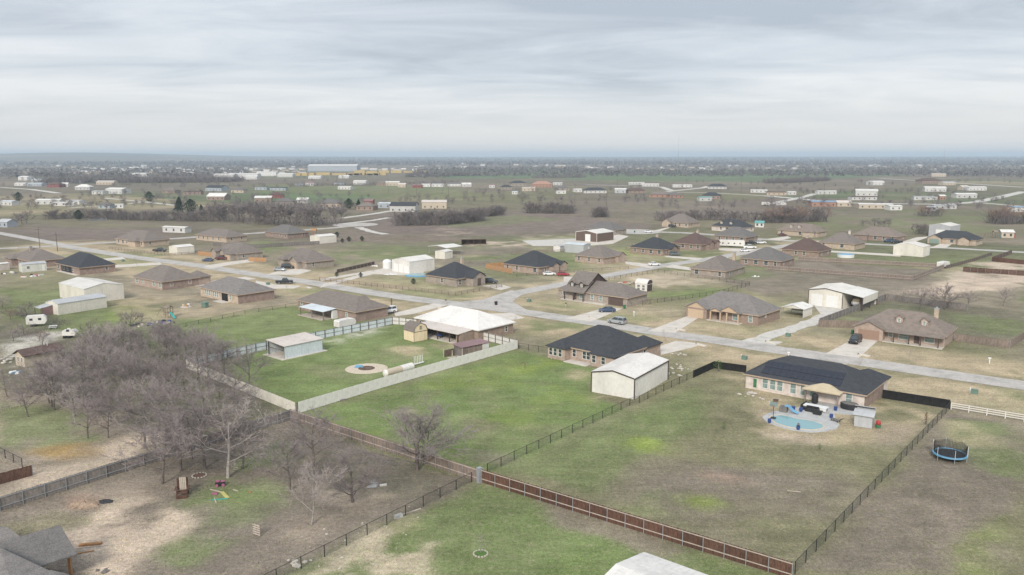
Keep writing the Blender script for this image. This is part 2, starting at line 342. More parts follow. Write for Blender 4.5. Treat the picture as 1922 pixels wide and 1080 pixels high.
    area([(1440,560),(1525,545),(1520,575),(1470,575)], 'olive', .7); area([(1360,488),(1500,490),(1780,510),(1700,528),(1440,505)], 'drab', .9)
    area([(1370,515),(1420,508),(1440,518),(1380,526)], 'lush', .7); area([(1640,560),(1730,528),(1860,505),(1922,498),(1922,600),(1800,590)], 'brown', .8)
    area([(1700,552),(1800,510),(1990,512),(1990,530),(1840,548),(1760,556)], 'dirt', .95, ss(n1, .25, .42)); area([(1790,505),(1850,488),(1990,494),(1990,506),(1810,508)], 'dirt', .95, ss(n1, .25, .42))
    area([(1560,590),(1660,562),(1922,585),(1922,635),(1895,650),(1800,635),(1720,590),(1620,600)], 'dark', .75); area([(1800,590),(1922,590),(1922,632),(1830,625)], 'green', .65, patchy2)
    area([(240,640),(300,605),(560,572),(690,608),(400,672),(300,660)], 'lush', .8); area([(240,560),(370,556),(560,570),(420,600),(290,600)], 'straw', .5, patchy2)
    area([(0,540),(115,530),(240,575),(300,640),(180,640),(60,610),(0,600)], 'green', .85); area([(190,575),(260,570),(300,600),(220,612)], 'bright', .5, patchy)
    area([(0,505),(110,510),(200,525),(110,545),(0,545)], 'olive', .8); area([(100,470),(400,500),(380,545),(240,530),(210,505)], 'straw', .75)
    area([(180,560),(300,550),(330,590),(260,610)], 'straw', .4, patchy2)
    dA = dist_line(wxx, wyy, ROAD_A)                                     # dormant turf along the road verges
    mixin(ss(-dA, -27, -13), 'straw', .92); mixin(ss(-dA, -22, -4)*ss(n1, .55, .64), 'olive', .6); mixin(ss(-dA, -26, -9)*ss(n2, .55, .66), 'green', .6)
    dB = dist_line(wxx, wyy, ROAD_B); mixin(ss(-dB, -16, -7)*ss(n1, .36, .52), 'straw', .6); mixin(ss(-dA, -7.5, -5.2)*ss(n2, .4, .5), 'olive', .6)
    # white-fenced lot, green back lawn, pool lot
    area([(390,676),(742,604),(800,615),(900,642),(968,652),(580,768),(540,768)], 'lush', .92); area([(600,690),(720,655),(800,690),(740,740),(620,740)], 'olive', .5, patchy2)
    blob(755,660,38,10,'straw',.85); blob(835,650,30,7,'straw',.6); blob(620,700,50,14,'olive',.5, patchy)
    area([(590,646),(640,628),(720,610),(745,612),(660,636),(600,660),(580,664)], 'gravel', .7, fine)
    area([(575,775),(972,658),(1030,674),(1118,690),(1112,742),(1188,768),(945,882),(895,880),(560,785)], 'lush', 1.0)
    area([(660,820),(800,770),(1000,800),(1110,800),(945,882),(880,872)], 'green', .8, patchy2); area([(600,780),(960,670),(1100,740),(1150,770),(950,870),(880,860),(620,800)], 'olive', .38, ss(fbm(X, Y, 5, 46, 4), .48, .66)); area([(600,780),(960,670),(1100,740),(1150,770),(950,870),(880,860),(620,800)], 'bright', .38, ss(fbm(X, Y, 9, 47, 4), .48, .68)); blob(765,772,26,7,'dirt',.8,patchy); blob(945,800,60,22,'olive',.7,patchy); blob(905,860,45,15,'drab',.6,patchy)
    area([(960,690),(1010,670),(1040,680),(980,705),(930,720)], 'bright', .8, patchy); blob(1075,700,26,9,'straw',.7,patchy); blob(1150,748,38,7,'straw',.6,patchy)
    area([(972,600),(1100,605),(1040,640),(975,645)], 'green', .8, patchy2); area([(1240,650),(1330,660),(1300,700),(1250,700)], 'olive', .7)
    area([(945,886),(1195,768),(1300,712),(1400,704),(1660,748),(1778,772),(1495,1068),(905,898)], 'olive', .95)
    area([(960,900),(1200,860),(1400,880),(1600,900),(1640,900),(1495,1068)], 'drab', .75, ss(n2, .34, .55)); area([(1180,900),(1420,870),(1600,880),(1560,960),(1300,980)], 'drab', .5)
    area([(950,884),(1195,772),(1300,725),(1350,800),(1150,880),(1100,920)], 'green', .85); area([(1080,900),(1250,900),(1300,960),(1180,970)], 'green', .6, patchy)
    area([(1345,700),(1420,745),(1390,790),(1430,815),(1560,835),(1700,830),(1770,785),(1660,752),(1560,740),(1400,708)], 'straw', .72, ss(n1, .30, .5))
    area([(1300,745),(1400,705),(1420,740),(1395,770),(1300,770)], 'olive', .6, patchy); area([(1400,760),(1440,770),(1440,805),(1560,826),(1520,836),(1430,825),(1395,795)], 'dirt', .7, patchy)
    area([(1640,800),(1740,790),(1690,840),(1620,840)], 'brown', .6, patchy); blob(1215,838,36,17,'bright',1.0); blob(1312,936,32,12,'bright',1.0); blob(1425,978,26,9,'green',.8,patchy); blob(1230,785,30,8,'lush',.7)
    blob(1350,895,42,9,'red',.6,patchy); blob(1640,925,60,14,'brown',.7,patchy)
    area([(1500,1080),(1780,778),(1922,800),(1922,1090)], 'drab', .85); area([(1560,1010),(1700,880),(1850,900),(1800,1040)], 'brown', .7, patchy2)
    area([(1800,790),(1922,800),(1922,900),(1840,885),(1790,840)], 'green', .85, patchy2); area([(1780,790),(1860,800),(1900,850),(1800,840)], 'straw', .45, patchy); area([(1840,1000),(1922,970),(1922,1090),(1800,1090)], 'bright', .55, patchy2)
    # foreground lots
    area([(898,908),(1485,1085),(1200,1110),(450,1110)], 'green', 1.0); area([(720,990),(1000,960),(1180,1040),(1080,1110),(760,1110)], 'lush', .75, patchy2)
    area([(1010,930),(1120,950),(1320,1040),(1240,1060),(1050,990)], 'brown', .85, patchy2); area([(560,1070),(700,985),(840,1020),(820,1080),(540,1110)], 'dirt', .7, ss(n4, .38, .6)); area([(640,1000),(800,960),(880,930),(760,1000)], 'straw', .4, patchy)
    area([(0,962),(545,790),(890,898),(470,1110),(-60,1110),(-60,980)], 'drab', .95); area([(430,880),(560,800),(640,820),(600,880),(500,920)], 'green', .75, patchy2)
    area([(280,1010),(400,900),(540,900),(600,930),(470,990),(330,1070),(290,1060)], 'green', .9, patchy2); area([(330,1000),(480,900),(580,930),(470,985)], 'lush', .5, patchy)
    area([(60,990),(150,940),(290,920),(350,965),(330,1000),(250,1050),(210,1110),(120,1110),(150,1030)], 'dirt', .95, ss(n1, .22, .44)); area([(0,975),(200,915),(330,890),(360,930),(250,940),(100,970)], 'brown', .8); blob(165,945,34,9,'red',.9); area([(0,990),(120,965),(200,985),(120,1000),(20,1010)], 'olive', .7)
    area([(590,860),(760,850),(830,895),(700,960),(620,960)], 'dark', .6, patchy2); area([(600,930),(700,905),(760,900),(720,935),(640,960)], 'dirt', .5, patchy); area([(480,1000),(590,960),(640,980),(560,1040)], 'brown', .8, patchy)
    area([(0,740),(150,730),(320,800),(300,850),(0,945)], 'brown', .9); area([(0,760),(160,770),(200,830),(80,850),(0,830)], 'green', .75, patchy2)
    blob(135,850,62,17,'rust',.85,patchy); area([(190,842),(260,815),(330,810),(250,860),(200,868)], 'dirt', .9, patchy); area([(0,945),(60,890),(200,868),(300,850),(180,900),(0,952)], 'dirt', .75, ss(n1, .3, .48))
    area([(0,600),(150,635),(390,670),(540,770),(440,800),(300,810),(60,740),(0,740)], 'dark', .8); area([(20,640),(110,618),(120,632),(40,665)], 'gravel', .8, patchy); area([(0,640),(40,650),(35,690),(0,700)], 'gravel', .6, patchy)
    v = 1.08+.34*(n1-.5)+.30*(n4-.5)+.36*(n2-.5)+.30*(fbm(X, Y, 1.9, 77, 2)-.5)*(R < 420)
    col *= v[:, None]
    global GCOL; GCOL = (xs, ys, col.reshape(len(ys), len(xs), 3))
    me = bpy.data.meshes.new('ground'); nx, ny = len(xs), len(ys)
    I = np.arange(nx*ny).reshape(ny, nx); q = np.stack([I[:-1,:-1], I[:-1,1:], I[1:,1:], I[1:,:-1]], -1).reshape(-1, 4)
    me.vertices.add(nx*ny); me.vertices.foreach_set('co', np.stack([X, Y, Z], -1).astype(np.float32).ravel())
    me.loops.add(q.size); me.loops.foreach_set('vertex_index', q.ravel().astype(np.int32))
    me.polygons.add(len(q)); me.polygons.foreach_set('loop_start', np.arange(0, q.size, 4, dtype=np.int32)); me.polygons.foreach_set('loop_total', np.full(len(q), 4, np.int32))
    me.update(calc_edges=True)
    at = me.color_attributes.new('cover', 'FLOAT_COLOR', 'POINT')
    at.data.foreach_set('color', np.concatenate([np.clip(col, .01, .9), np.ones((len(X), 1))], 1).astype(np.float32).ravel())
    me.polygons.foreach_set('use_smooth', np.ones(len(q), bool))
    m = bpy.data.materials.new('ground_cover'); m.use_nodes = True; nt = m.node_tree; N = nt.nodes; L = nt.links; b = N['Principled BSDF']
    b.inputs['Roughness'].default_value = 1.0; b.inputs['Specular IOR Level'].default_value = 0.05
    a = N.new('ShaderNodeAttribute'); a.attribute_name = 'cover'; tc = N.new('ShaderNodeTexCoord')
    def noise(s, d, r=.65, wp=0.0):
        n = N.new('ShaderNodeTexNoise'); n.inputs['Scale'].default_value = s; n.inputs['Detail'].default_value = d; n.inputs['Roughness'].default_value = r; n.inputs['Distortion'].default_value = wp
        L.new(tc.outputs['Object'], n.inputs['Vector']); return n.outputs[0]
    def rng(v, a0, a1, b0, b1):
        r = N.new('ShaderNodeMapRange'); r.inputs['From Min'].default_value = a0; r.inputs['From Max'].default_value = a1; r.inputs['To Min'].default_value = b0; r.inputs['To Max'].default_value = b1
        L.new(v, r.inputs['Value']); return r.outputs[0]
    def scale(c, f):
        s = N.new('ShaderNodeVectorMath'); s.operation = 'SCALE'; L.new(c, s.inputs[0]); L.new(f, s.inputs['Scale']); return s.outputs[0]
    def mix(c, f, rgb):
        s = N.new('ShaderNodeMix'); s.data_type = 'RGBA'; L.new(f, s.inputs[0]); L.new(c, s.inputs[6]); s.inputs[7].default_value = (*rgb, 1); return s.outputs[2]
    c = a.outputs['Color']
    mp = N.new('ShaderNodeMapping'); mp.inputs['Rotation'].default_value = (0, 0, math.radians(40)); mp.inputs['Scale'].default_value = (.10, .85, 1); L.new(tc.outputs['Object'], mp.inputs[0])
    st = N.new('ShaderNodeTexNoise'); st.inputs['Scale'].default_value = 1.0; st.inputs['Detail'].default_value = 5; st.inputs['Roughness'].default_value = .7; L.new(mp.outputs[0], st.inputs['Vector'])
    c = scale(c, rng(st.outputs[0], .3, .7, .86, 1.14))
    c = mix(c, rng(noise(.8, 8, .82, .4), .52, .66, 0, .48), (.34,.285,.20)); c = mix(c, rng(noise(1.1, 8, .82, .4), .53, .68, 0, .42), (.12,.135,.066))
    c = mix(c, rng(noise(1.7, 5, .75), .56, .74, 0, .36), (.10,.09,.06)); c = mix(c, rng(noise(4.2, 3, .65), .60, .74, 0, .38), (.36,.32,.24))
    c = scale(c, rng(noise(.16, 4), .3, .7, .86, 1.14)); c = scale(c, rng(noise(2.0, 6, .85), .32, .68, .62, 1.40)); c = scale(c, rng(noise(6.5, 3, .8), .30, .70, .66, 1.36))
    L.new(c, b.inputs['Base Color'])
    bp = N.new('ShaderNodeBump'); bp.inputs['Strength'].default_value = .55; bp.inputs['Distance'].default_value = .12; L.new(noise(2.6, 5, .75), bp.inputs['Height']); L.new(bp.outputs[0], b.inputs['Normal'])
    me.materials.append(m)
    o = link('ground', me); struct(o)
make_ground()

# ------------------------------------------------------------------ roads, drives, slabs
def ribbon(name, pts, w, z, mat, edge=0.10):
    """A sheet with slightly uneven edges along a centreline."""
    P = []
    for (ax, ay), (bx, by) in zip(pts[:-1], pts[1:]):
        n = max(1, int(math.hypot(bx-ax, by-ay)/2.5))
        P += [(ax+(bx-ax)*k/n, ay+(by-ay)*k/n) for k in range(n)]
    P.append(pts[-1])
    for _ in range(6):
        P = [P[0]]+[((a[0]+2*b[0]+c[0])/4, (a[1]+2*b[1]+c[1])/4) for a, b, c in zip(P[:-2], P[1:-1], P[2:])]+[P[-1]]
    vs = []; fs = []
    for i, p in enumerate(P):
        a = P[max(0, i-1)]; b = P[min(len(P)-1, i+1)]; dx, dy = b[0]-a[0], b[1]-a[1]; l = math.hypot(dx, dy) or 1
        nx, ny = -dy/l, dx/l; wl = w/2+random.uniform(-edge, edge); wr = w/2+random.uniform(-edge, edge)
        vs += [(p[0]+nx*wl, p[1]+ny*wl, z), (p[0]-nx*wr, p[1]-ny*wr, z)]
        if i: k = 2*i; fs.append((k-2, k-1, k+1, k))
    mb = MB(); mb.v = vs; mb.f = fs
    return mb.build(name, mat)
def sheet(name, px, z, mat, fillet=0):
    P = W2(px); mb = MB(); n = len(P); c = (sum(p[0] for p in P)/n, sum(p[1] for p in P)/n)
    ar = sum(P[i][0]*P[(i+1)%n][1]-P[(i+1)%n][0]*P[i][1] for i in range(n))
    if ar < 0: P = P[::-1]
    mb.prism(P, z-.05, z); return mb.build(name, mat)
for nm, pts, w, z in (('road', ROAD_A, 7.0, .040), ('road', ROAD_B, 6.6, .034), ('road', ROAD_C, 6.6, .028), ('road', ROAD_D, 6.4, .026), ('road', ROAD_E, 6.4, .030), ('road', ROAD_F, 6.0, .022)):
    struct(ribbon(nm, pts, w, z, 'asphalt'))
def disc(name, px, py, r, z, mat):
    c = G(px, py); mb = MB(); mb.prism([(c.x+r*math.cos(t), c.y+r*math.sin(t)) for t in np.linspace(0, 2*math.pi, 33)[:-1]], z-.05, z); return mb.build(name, mat)
struct(disc('road', 667, 422, 14, .020, 'asphalt')); struct(disc('road', 1190, 435, 15, .024, 'asphalt'))
fil = G(905, 577)
struct(sheet('road', [(850,568),(905,563),(960,545),(985,549),(962,566),(990,583),(930,584)], .037, 'asphalt'))
DRIVES = [[(1215,622),(1268,625),(1325,588),(1295,592)], [(1062,598),(1110,604),(1168,580),(1142,577)], [(1270,640),(1318,646),(1302,652),(1240,667),(1239,650)],
          [(1550,664),(1612,672),(1650,638),(1612,632)], [(1500,670),(1562,680),(1590,684),(1540,688),(1478,676)], [(740,588),(815,570),(838,574),(775,590),(742,594)], [(900,590),(960,588),(985,597),(930,607),(880,604)],
          [(608,533),(720,505),(800,508),(770,516),(700,515),(600,541)], [(380,500),(430,492),(470,487),(480,491),(430,498),(400,504)], [(480,527),(515,534),(566,537),(552,542),(500,542),(480,548)], [(364,532),(460,520),(480,524),(366,538)],
          [(212,498),(300,493),(305,497),(214,503)], [(95,494),(230,483),(236,487),(98,498)], [(520,510),(560,504),(585,508),(560,516),(500,516)], [(905,537),(940,534),(960,540),(940,545)], [(1058,520),(1090,520),(1085,527),(1058,530)],
          [(1172,491),(1215,496),(1232,499),(1222,504),(1175,496)], [(1245,480),(1320,485),(1310,489),(1250,483)], [(1262,497),(1310,505),(1305,509),(1250,502)], [(1348,466),(1420,468),(1400,474),(1350,470)],
          [(1090,455),(1160,440),(1180,444),(1150,458),(1100,462)], [(1440,449),(1478,444),(1485,447),(1462,452)], [(1690,455),(1720,446),(1748,444),(1700,460)], [(1745,466),(1765,458),(1786,459),(1775,466)], [(1560,471),(1690,478),(1690,482),(1560,474)],
          [(1250,428),(1262,426),(1240,434),(1220,435)], [(600,524),(700,508),(700,511),(604,528)]]
for i, p in enumerate(DRIVES): struct(sheet('driveway', p, .052+.0012*(i % 7), 'concrete'))
struct(ribbon('gravel_drive', W2([(1392,650),(1440,632),(1495,615),(1540,598),(1570,586)]), 4.2, .030, 'gravel', .5)); struct(sheet('gravel_drive', [(1375,643),(1400,638),(1470,642),(1440,655)], .026, 'gravel'))
struct(sheet('gravel_yard', [(1522,566),(1545,596),(1580,590),(1650,562),(1640,552),(1600,566)], .022, 'gravel')); struct(sheet('gravel_yard', [(980,452),(1080,448),(1130,456),(1070,462),(1000,462)], .018, 'gravel'))
struct(sheet('gravel_yard', [(700,508),(735,500),(800,506),(790,518),(720,516)], .020, 'gravel')); struct(ribbon('gravel_track', W2([(672,427),(700,436),(725,440)]), 5, .018, 'gravel', .6))
for k, (pts, w) in enumerate((([(640,410),(700,402),(735,396)], 6), ([(640,421),(700,414),(730,409)], 5), ([(0,352),(60,356),(110,363)], 9), ([(195,372),(270,379),(330,386)], 6), ([(1922,360),(1870,372),(1830,380),(1770,384),(1700,383),(1580,381),(1440,368)], 11),
            ([(1830,380),(1922,388)], 7), ([(1440,384),(1500,372),(1530,364)], 8), ([(1250,360),(1320,353),(1330,350)], 9), ([(1100,347),(1240,351),(1260,358)], 9), ([(1650,335),(1720,339),(1922,352)], 11), ([(1440,368),(1330,362),(1250,361)], 7), ([(520,394),(640,390)], 6), ([(130,391),(250,382),(270,379)], 6), ([(1710,329),(1800,330)], 10))):
    struct(ribbon('country_road', W2(pts), w, .05+.002*k, 'gravel', .4))
struct(sheet('pond', [(162,412),(200,410),(202,414),(166,415)], .03, 'pond_water'))

# ------------------------------------------------------------------ building kit
def hip(mb, x0, x1, y0, y1, z, p, ov=.45, t=.16):
    x0 -= ov; x1 += ov; y0 -= ov; y1 += ov; dx, dy = x1-x0, y1-y0; z -= .04
    b = [(x0,y0,z-t),(x1,y0,z-t),(x1,y1,z-t),(x0,y1,z-t),(x0,y0,z),(x1,y0,z),(x1,y1,z),(x0,y1,z)]
    if dx >= dy:
        h = dy/2; r = [(x0+h,(y0+y1)/2,z+p*h),(x1-h+1e-3,(y0+y1)/2,z+p*h)]
        f = [(4,5,9,8),(5,6,9),(6,7,8,9),(7,4,8)]
    else:
        h = dx/2; r = [((x0+x1)/2,y0+h,z+p*h),((x0+x1)/2,y1-h+1e-3,z+p*h)]
        f = [(4,5,8),(5,6,9,8),(6,7,9),(7,4,8,9)]
    mb.add(b+r, [(0,3,2,1),(0,1,5,4),(1,2,6,5),(2,3,7,6),(3,0,4,7)]+f); return z+p*h
def gable(mb, wmb, x0, x1, y0, y1, z, p, axis, ov=.4, t=.15, proud=0.0):
    """Two sloping slabs on a gabled wall; ridge along `axis`."""
    if axis == 'x':
        c = (y0+y1)/2; h = (y1-y0)/2
        if wmb is not None: wmb.yprism([(y0,z),(y1,z),(c,z+p*h)], x0+.004, x1-.004)
        for s in (-1, 1):
            e = c+s*(h+ov); ze = z-p*ov
            pr = [(c, z+p*h+.02),(e, ze+.02),(e, ze+.02+t),(c, z+p*h+.02+t)]
            mb.yprism(pr if s < 0 else pr[::-1], x0-ov, x1+ov)
    else:
        c = (x0+x1)/2; h = (x1-x0)/2
        if wmb is not None: wmb.xprism([(x0,z),(x1,z),(c,z+p*h)], y0+.004, y1-.004)
        for s in (-1, 1):
            e = c+s*(h+ov); ze = z-p*ov
            pr = [(c, z+p*h+.02),(e, ze+.02),(e, ze+.02+t),(c, z+p*h+.02+t)]
            mb.xprism(pr if s < 0 else pr[::-1], y0-ov, y1+ov)
    return z+p*h
FACE = {'-y': 0.0, '+x': math.pi/2, '+y': math.pi, '-x': -math.pi/2}
MESHES = {}
def shared(key, fn):
    if key not in MESHES: MESHES[key] = fn()
    return MESHES[key]
def face_loc(face, u, off, z):
    return {'-y': (u, off, z), '+x': (off, u, z), '+y': (u, off, z), '-x': (off, u, z)}[face]
def window(par, face, u, off, z, w=1.0, h=1.5, glass='glass', frame='trim_white'):
    w = round(w, 2); h = round(h, 2)
    def fr():
        m = MB(); b = .10
        m.box(-w/2-b, w/2+b, -.05, .03, -h/2-b, -h/2); m.box(-w/2-b, w/2+b, -.05, .03, h/2, h/2+b); m.box(-w/2-b, -w/2, -.05, .03, -h/2, h/2); m.box(w/2, w/2+b, -.05, .03, -h/2, h/2)
        m.box(-w/2, w/2, -.035, .03, -.035, .035); return m.mesh('window', frame)
    def pn(): return MB().box(-w/2+.004, w/2-.004, -.012, .02, -h/2+.004, h/2-.004).mesh('pane', glass)
    o = link('window', shared(('wf', w, h, frame), fr), par, face_loc(face, u, off, z), FACE[face])
    link('pane', shared(('wp', w, h, glass), pn), o); return o
def door(par, face, u, off, w=1.0, h=2.1, mat='door_brown', name='door', z0=.05):
    def d():
        m = MB(); n = 4 if h > 2 and w > 2 else 1
        for k in range(n): m.box(-w/2, w/2, -.045, .03, k*h/n+.012, (k+1)*h/n-.012)
        m.box(-w/2+.01, w/2-.01, -.03, .03, 0, h); return m.mesh(name, mat)
    return link(name, shared(('d', w, h, mat, name), d), par, face_loc(face, u, off, z0), FACE[face])
def chimney(par, x, y, zt, mat='brick_tan', w=.9):
    o = MB().box(x-w/2, x+w/2, y-w/2, y+w/2, 1.0, zt).build('chimney', mat, par)
    MB().box(x-w/2-.08, x+w/2+.08, y-w/2-.08, y+w/2+.08, zt, zt+.12).box(x-.2, x+.2, y-.2, y+.2, zt+.12, zt+.45).build('chimney_cap', 'steel', o)
def dormer(par, x, y, z, w, wall, roof, depth=2.4):
    """A gabled dormer facing -y whose front wall stands at (x, y)."""
    d = MB(); r = MB(); d.box(x-w/2, x+w/2, y, y+depth, z-.9, z+.85); gable(r, d, x-w/2, x+w/2, y, y+depth, z+.85, .7, 'y', .22, .1)
    o = d.build('dormer', wall, par); r.build('dormer_roof', roof, o); window(o, '-y', x, y, z+.25, .55, .8, 'glass_pale')
def roof_vents(par, pts):
    for x, y, z in pts: MB().tube((x,y,z-.25), (x,y,z+.35), .07, n=6).build('roof_vent', 'plastic_white', par)
def house(label, n, l, r, wall='brick_brown', roof='shingle_brown', pitch=.55, h=2.75, wings=(), wins='auto', cat='house', group=None, chim=None, extra=None, glass='glass', front=None, sideb=None, a=None, b=None, ang=None, rtype='hip', trim='trim_tan', name='brick_house'):
    """n/l/r: nearest, left and right ground corners as seen in the frame. Local x runs along the street grid, -y faces the camera side."""
    Nn = G(*n)
    if l is not None and r is not None and ang is None:
        d1 = Nn-G(*l); d2 = G(*r)-Nn
        a1 = math.degrees(math.atan2(d1.y, d1.x)); a2 = math.degrees(math.atan2(d2.y, d2.x))-90
        ang = max(-46, min(-35, (a1*d1.length+a2*d2.length)/(d1.length+d2.length)))
    th = math.radians(ang if ang is not None else -40.0)
    e1 = Vector((math.cos(th), math.sin(th), 0)); e2 = Vector((-math.sin(th), math.cos(th), 0))
    if a is None: a = max(7.0, min(27, (Nn-G(*l)).dot(e1)))
    if b is None: b = max(7.5, min(17, (G(*r)-Nn).dot(e2)))
    c = Nn-e1*(a/2)+e2*(b/2)
    t = thing(name, label, cat, (c.x, c.y, 0), th, group)
    w = MB(); rf = MB(); hx, hy = a/2, b/2
    w.box(-hx, hx, -hy, hy, 0, h)
    if rtype == 'hip': top = hip(rf, -hx, hx, -hy, hy, h, pitch)
    else: top = gable(rf, w, -hx, hx, -hy, hy, h, pitch, rtype)
    for i, wg in enumerate(wings):                       # (x0,x1,y0,y1,type,height,pitch) in fractions of the half-size or metres beyond it
        x0, x1, y0, y1, ty = wg[:5]; hh = wg[5] if len(wg) > 5 else h; pp = wg[6] if len(wg) > 6 else pitch
        w.box(x0, x1, y0, y1, 0, hh-.003*(i+1))
        if ty == 'hip': hip(rf, x0, x1, y0, y1, hh-.02*(i+1), pp, .40)
        else: gable(rf, w, x0, x1, y0, y1, hh-.02*(i+1), pp, ty, .35)
    w.build('wall', wall, t); R = rf.build('roof', roof, t)
    fa = MB(); fa.box(-hx-.46, hx+.46, -hy-.475, -hy-.455, h-.26, h-.03); fa.box(hx+.455, hx+.475, -hy-.46, hy+.46, h-.26, h-.03)
    if rtype == 'hip': fa.build('fascia', trim, t)
    if chim: chimney(t, chim[0]*hx, chim[1]*hy, top+.7, chim[2] if len(chim) > 2 else wall)
    roof_vents(R, [(-.2*hx, .35*hy, h+pitch*.65*hy), (.3*hx, .4*hy, h+pitch*.6*hy)])
    if wins == 'auto':
        rr = random.Random(label); k = max(3, int(a/3.6))
        for i in range(k):
            u = -hx+a*(i+.5)/k+rr.uniform(-.5, .5)
            if rr.random() < .8 and not any(wg[0]-.8 < u < wg[1]+.8 and wg[2] < -hy+.1 for wg in wings): window(t, '-y', u, -hy-.01, 1.55, rr.choice((.9,1.0,1.5)), 1.45, glass)
        for i in range(2):
            if rr.random() < .6: window(t, '+x', -hy+b*(i+.5)/2, hx+.01, 1.6, .9, 1.2, glass)
    elif wins:
        for wn in wins: window(t, wn[0], wn[1], (-hy-.01 if wn[0] == '-y' else hx+.01) if len(wn) < 6 or wn[5] is None else wn[5], wn[2], wn[3], wn[4], glass)
    t['_dim'] = 0; del t['_dim']
    return t, hx, hy, top
def metal_building(label, n, l, r, eave=3.6, axis='x', pitch=.18, wall='metal_cream', roof='metal_white', trim=None, cat='metal shop', name='metal_shop', a=None, b=None, ang=None, group=None, ribs=True, doors=(), wins=()):
    Nn = G(*n)
    if ang is None and l is not None and r is not None:
        d1 = Nn-G(*l); d2 = G(*r)-Nn
        ang = (math.degrees(math.atan2(d1.y, d1.x))*d1.length+(math.degrees(math.atan2(d2.y, d2.x))-90)*d2.length)/(d1.length+d2.length); ang = max(-48, min(-32, ang))
    th = math.radians(ang if ang is not None else -40.0)
    e1 = Vector((math.cos(th), math.sin(th), 0)); e2 = Vector((-math.sin(th), math.cos(th), 0))
    if a is None: a = max(3, min(30, (Nn-G(*l)).dot(e1)))
    if b is None: b = max(3, min(30, (G(*r)-Nn).dot(e2)))
    c = Nn-e1*(a/2)+e2*(b/2); hx, hy = a/2, b/2
    t = thing(name, label, cat, (c.x, c.y, 0), th, group)
    w = MB(); rf = MB(); w.box(-hx, hx, -hy, hy, 0, eave); gable(rf, w, -hx, hx, -hy, hy, eave, pitch, axis, .12, .10)
    if ribs:
        def top(x, y):
            q = hy-abs(y) if axis == 'x' else hx-abs(x); return eave+pitch*q
        k = int(a/.6)
        for i in range(1, k): x = -hx+a*i/k; w.box(x-.035, x+.035, -hy-.035, -hy+.01, 0, top(x, -hy)-.04)
        k = int(b/.6)
        for i in range(1, k): y = -hy+b*i/k; w.box(hx-.01, hx+.035, y-.035, y+.035, 0, top(hx, y)-.04)
        if axis == 'x':
            for i in range(1, int(a/.6)):
                x = -hx+a*i/int(a/.6)
                for s in (-1, 1): rf.yprism([(0, eave+pitch*hy+.135), (s*(hy+.1), eave-pitch*.1+.135), (s*(hy+.1), eave-pitch*.1+.16), (0, eave+pitch*hy+.16)][::1 if s < 0 else -1], x-.03, x+.03)
        else:
            for i in range(1, int(b/.6)):
                y = -hy+b*i/int(b/.6)
                for s in (-1, 1): rf.xprism([(0, eave+pitch*hx+.135), (s*(hx+.1), eave-pitch*.1+.135), (s*(hx+.1), eave-pitch*.1+.16), (0, eave+pitch*hx+.16)][::1 if s < 0 else -1], y-.03, y+.03)
    w.build('wall', wall, t); rf.build('roof', roof, t)
    if trim:
        tm = MB(); q = .16
        for sx, sy in ((-1,-1),(1,-1),(1,1)): tm.box(sx*hx-q/2+sx*.05, sx*hx+q/2+sx*.05, sy*hy-q/2+sy*.05, sy*hy+q/2+sy*.05, 0, eave-.02)
        if axis == 'x':
            tm.box(-hx, hx, -hy-.16, -hy-.125, eave-.2, eave+.02)
            for s in (-1, 1): tm.yprism([(0, eave+pitch*hy-.12),(s*hy, eave-.12),(s*hy, eave+.1),(0, eave+pitch*hy+.1)][::-s], hx+.125, hx+.16)
        else:
            tm.box(hx+.125, hx+.16, -hy, hy, eave-.2, eave+.02)
            for s in (-1, 1): tm.xprism([(0, eave+pitch*hx-.12),(s*hx, eave-.12),(s*hx, eave+.1),(0, eave+pitch*hx+.1)][::-s], -hy-.16, -hy-.125)
        tm.build('trim', trim, t)
    for d in doors: door(t, d[0], d[1], (-hy-.045 if d[0] == '-y' else hx+.045), d[2], d[3], d[4] if len(d) > 4 else 'door_white', 'garage_door' if d[2] > 1.5 else 'door')
    for wn in wins: window(t, wn[0], wn[1], (-hy-.045 if wn[0] == '-y' else hx+.045), 1.7, .9, .8)
    return t, hx, hy
def posts(par, pts, z, mat='wood_weathered', r=.09):
    for x, y in pts: MB().box(x-r, x+r, y-r, y+r, 0, z).build('post', mat, par)
def lean_roof(par, x0, x1, y0, y1, z0, z1, mat, name='patio_roof', t=.10):
    """Slab sloping from z0 at y0 to z1 at y1."""
    return MB().yprism([(y0,z0),(y1,z1),(y1,z1+t),(y0,z0+t)], x0, x1).build(name, mat, par)

# ------------------------------------------------------------------ houses round the camera
# brick house with slate roof behind the big white shop
t, hx, hy, top = house('pinkish brick house with dark slate roof, behind the off-white shop with dark trim', (1158,693), (1030,671), (1238,672), 'brick_pink', 'shingle_slate', .56,
    wings=[(-8.1,-3.6,-8.7,-4,'hip'), (2.4,8.2,-8.0,-4,'hip'), (3.0,8.3,4,9.4,'hip')], wins=[('-y',-7.3,1.55,.8,1.5,-8.71),('-y',-6.1,1.55,.8,1.5,-8.71),('-y',-4.8,1.55,.8,1.5,-8.71),('-y',-2.6,1.55,.8,1.5),('-y',0.0,1.5,.85,1.5),('-y',1.0,1.5,.85,1.5),('-y',3.3,1.5,.85,1.4,-8.01),('-y',5.6,1.5,.85,1.4,-8.01),('+x',3.4,1.5,.8,1.3)], glass='glass')
MB().box(-3.5, 2.3, -9.4, -6.85, 0, .10).build('patio_slab', 'concrete', t)
pass
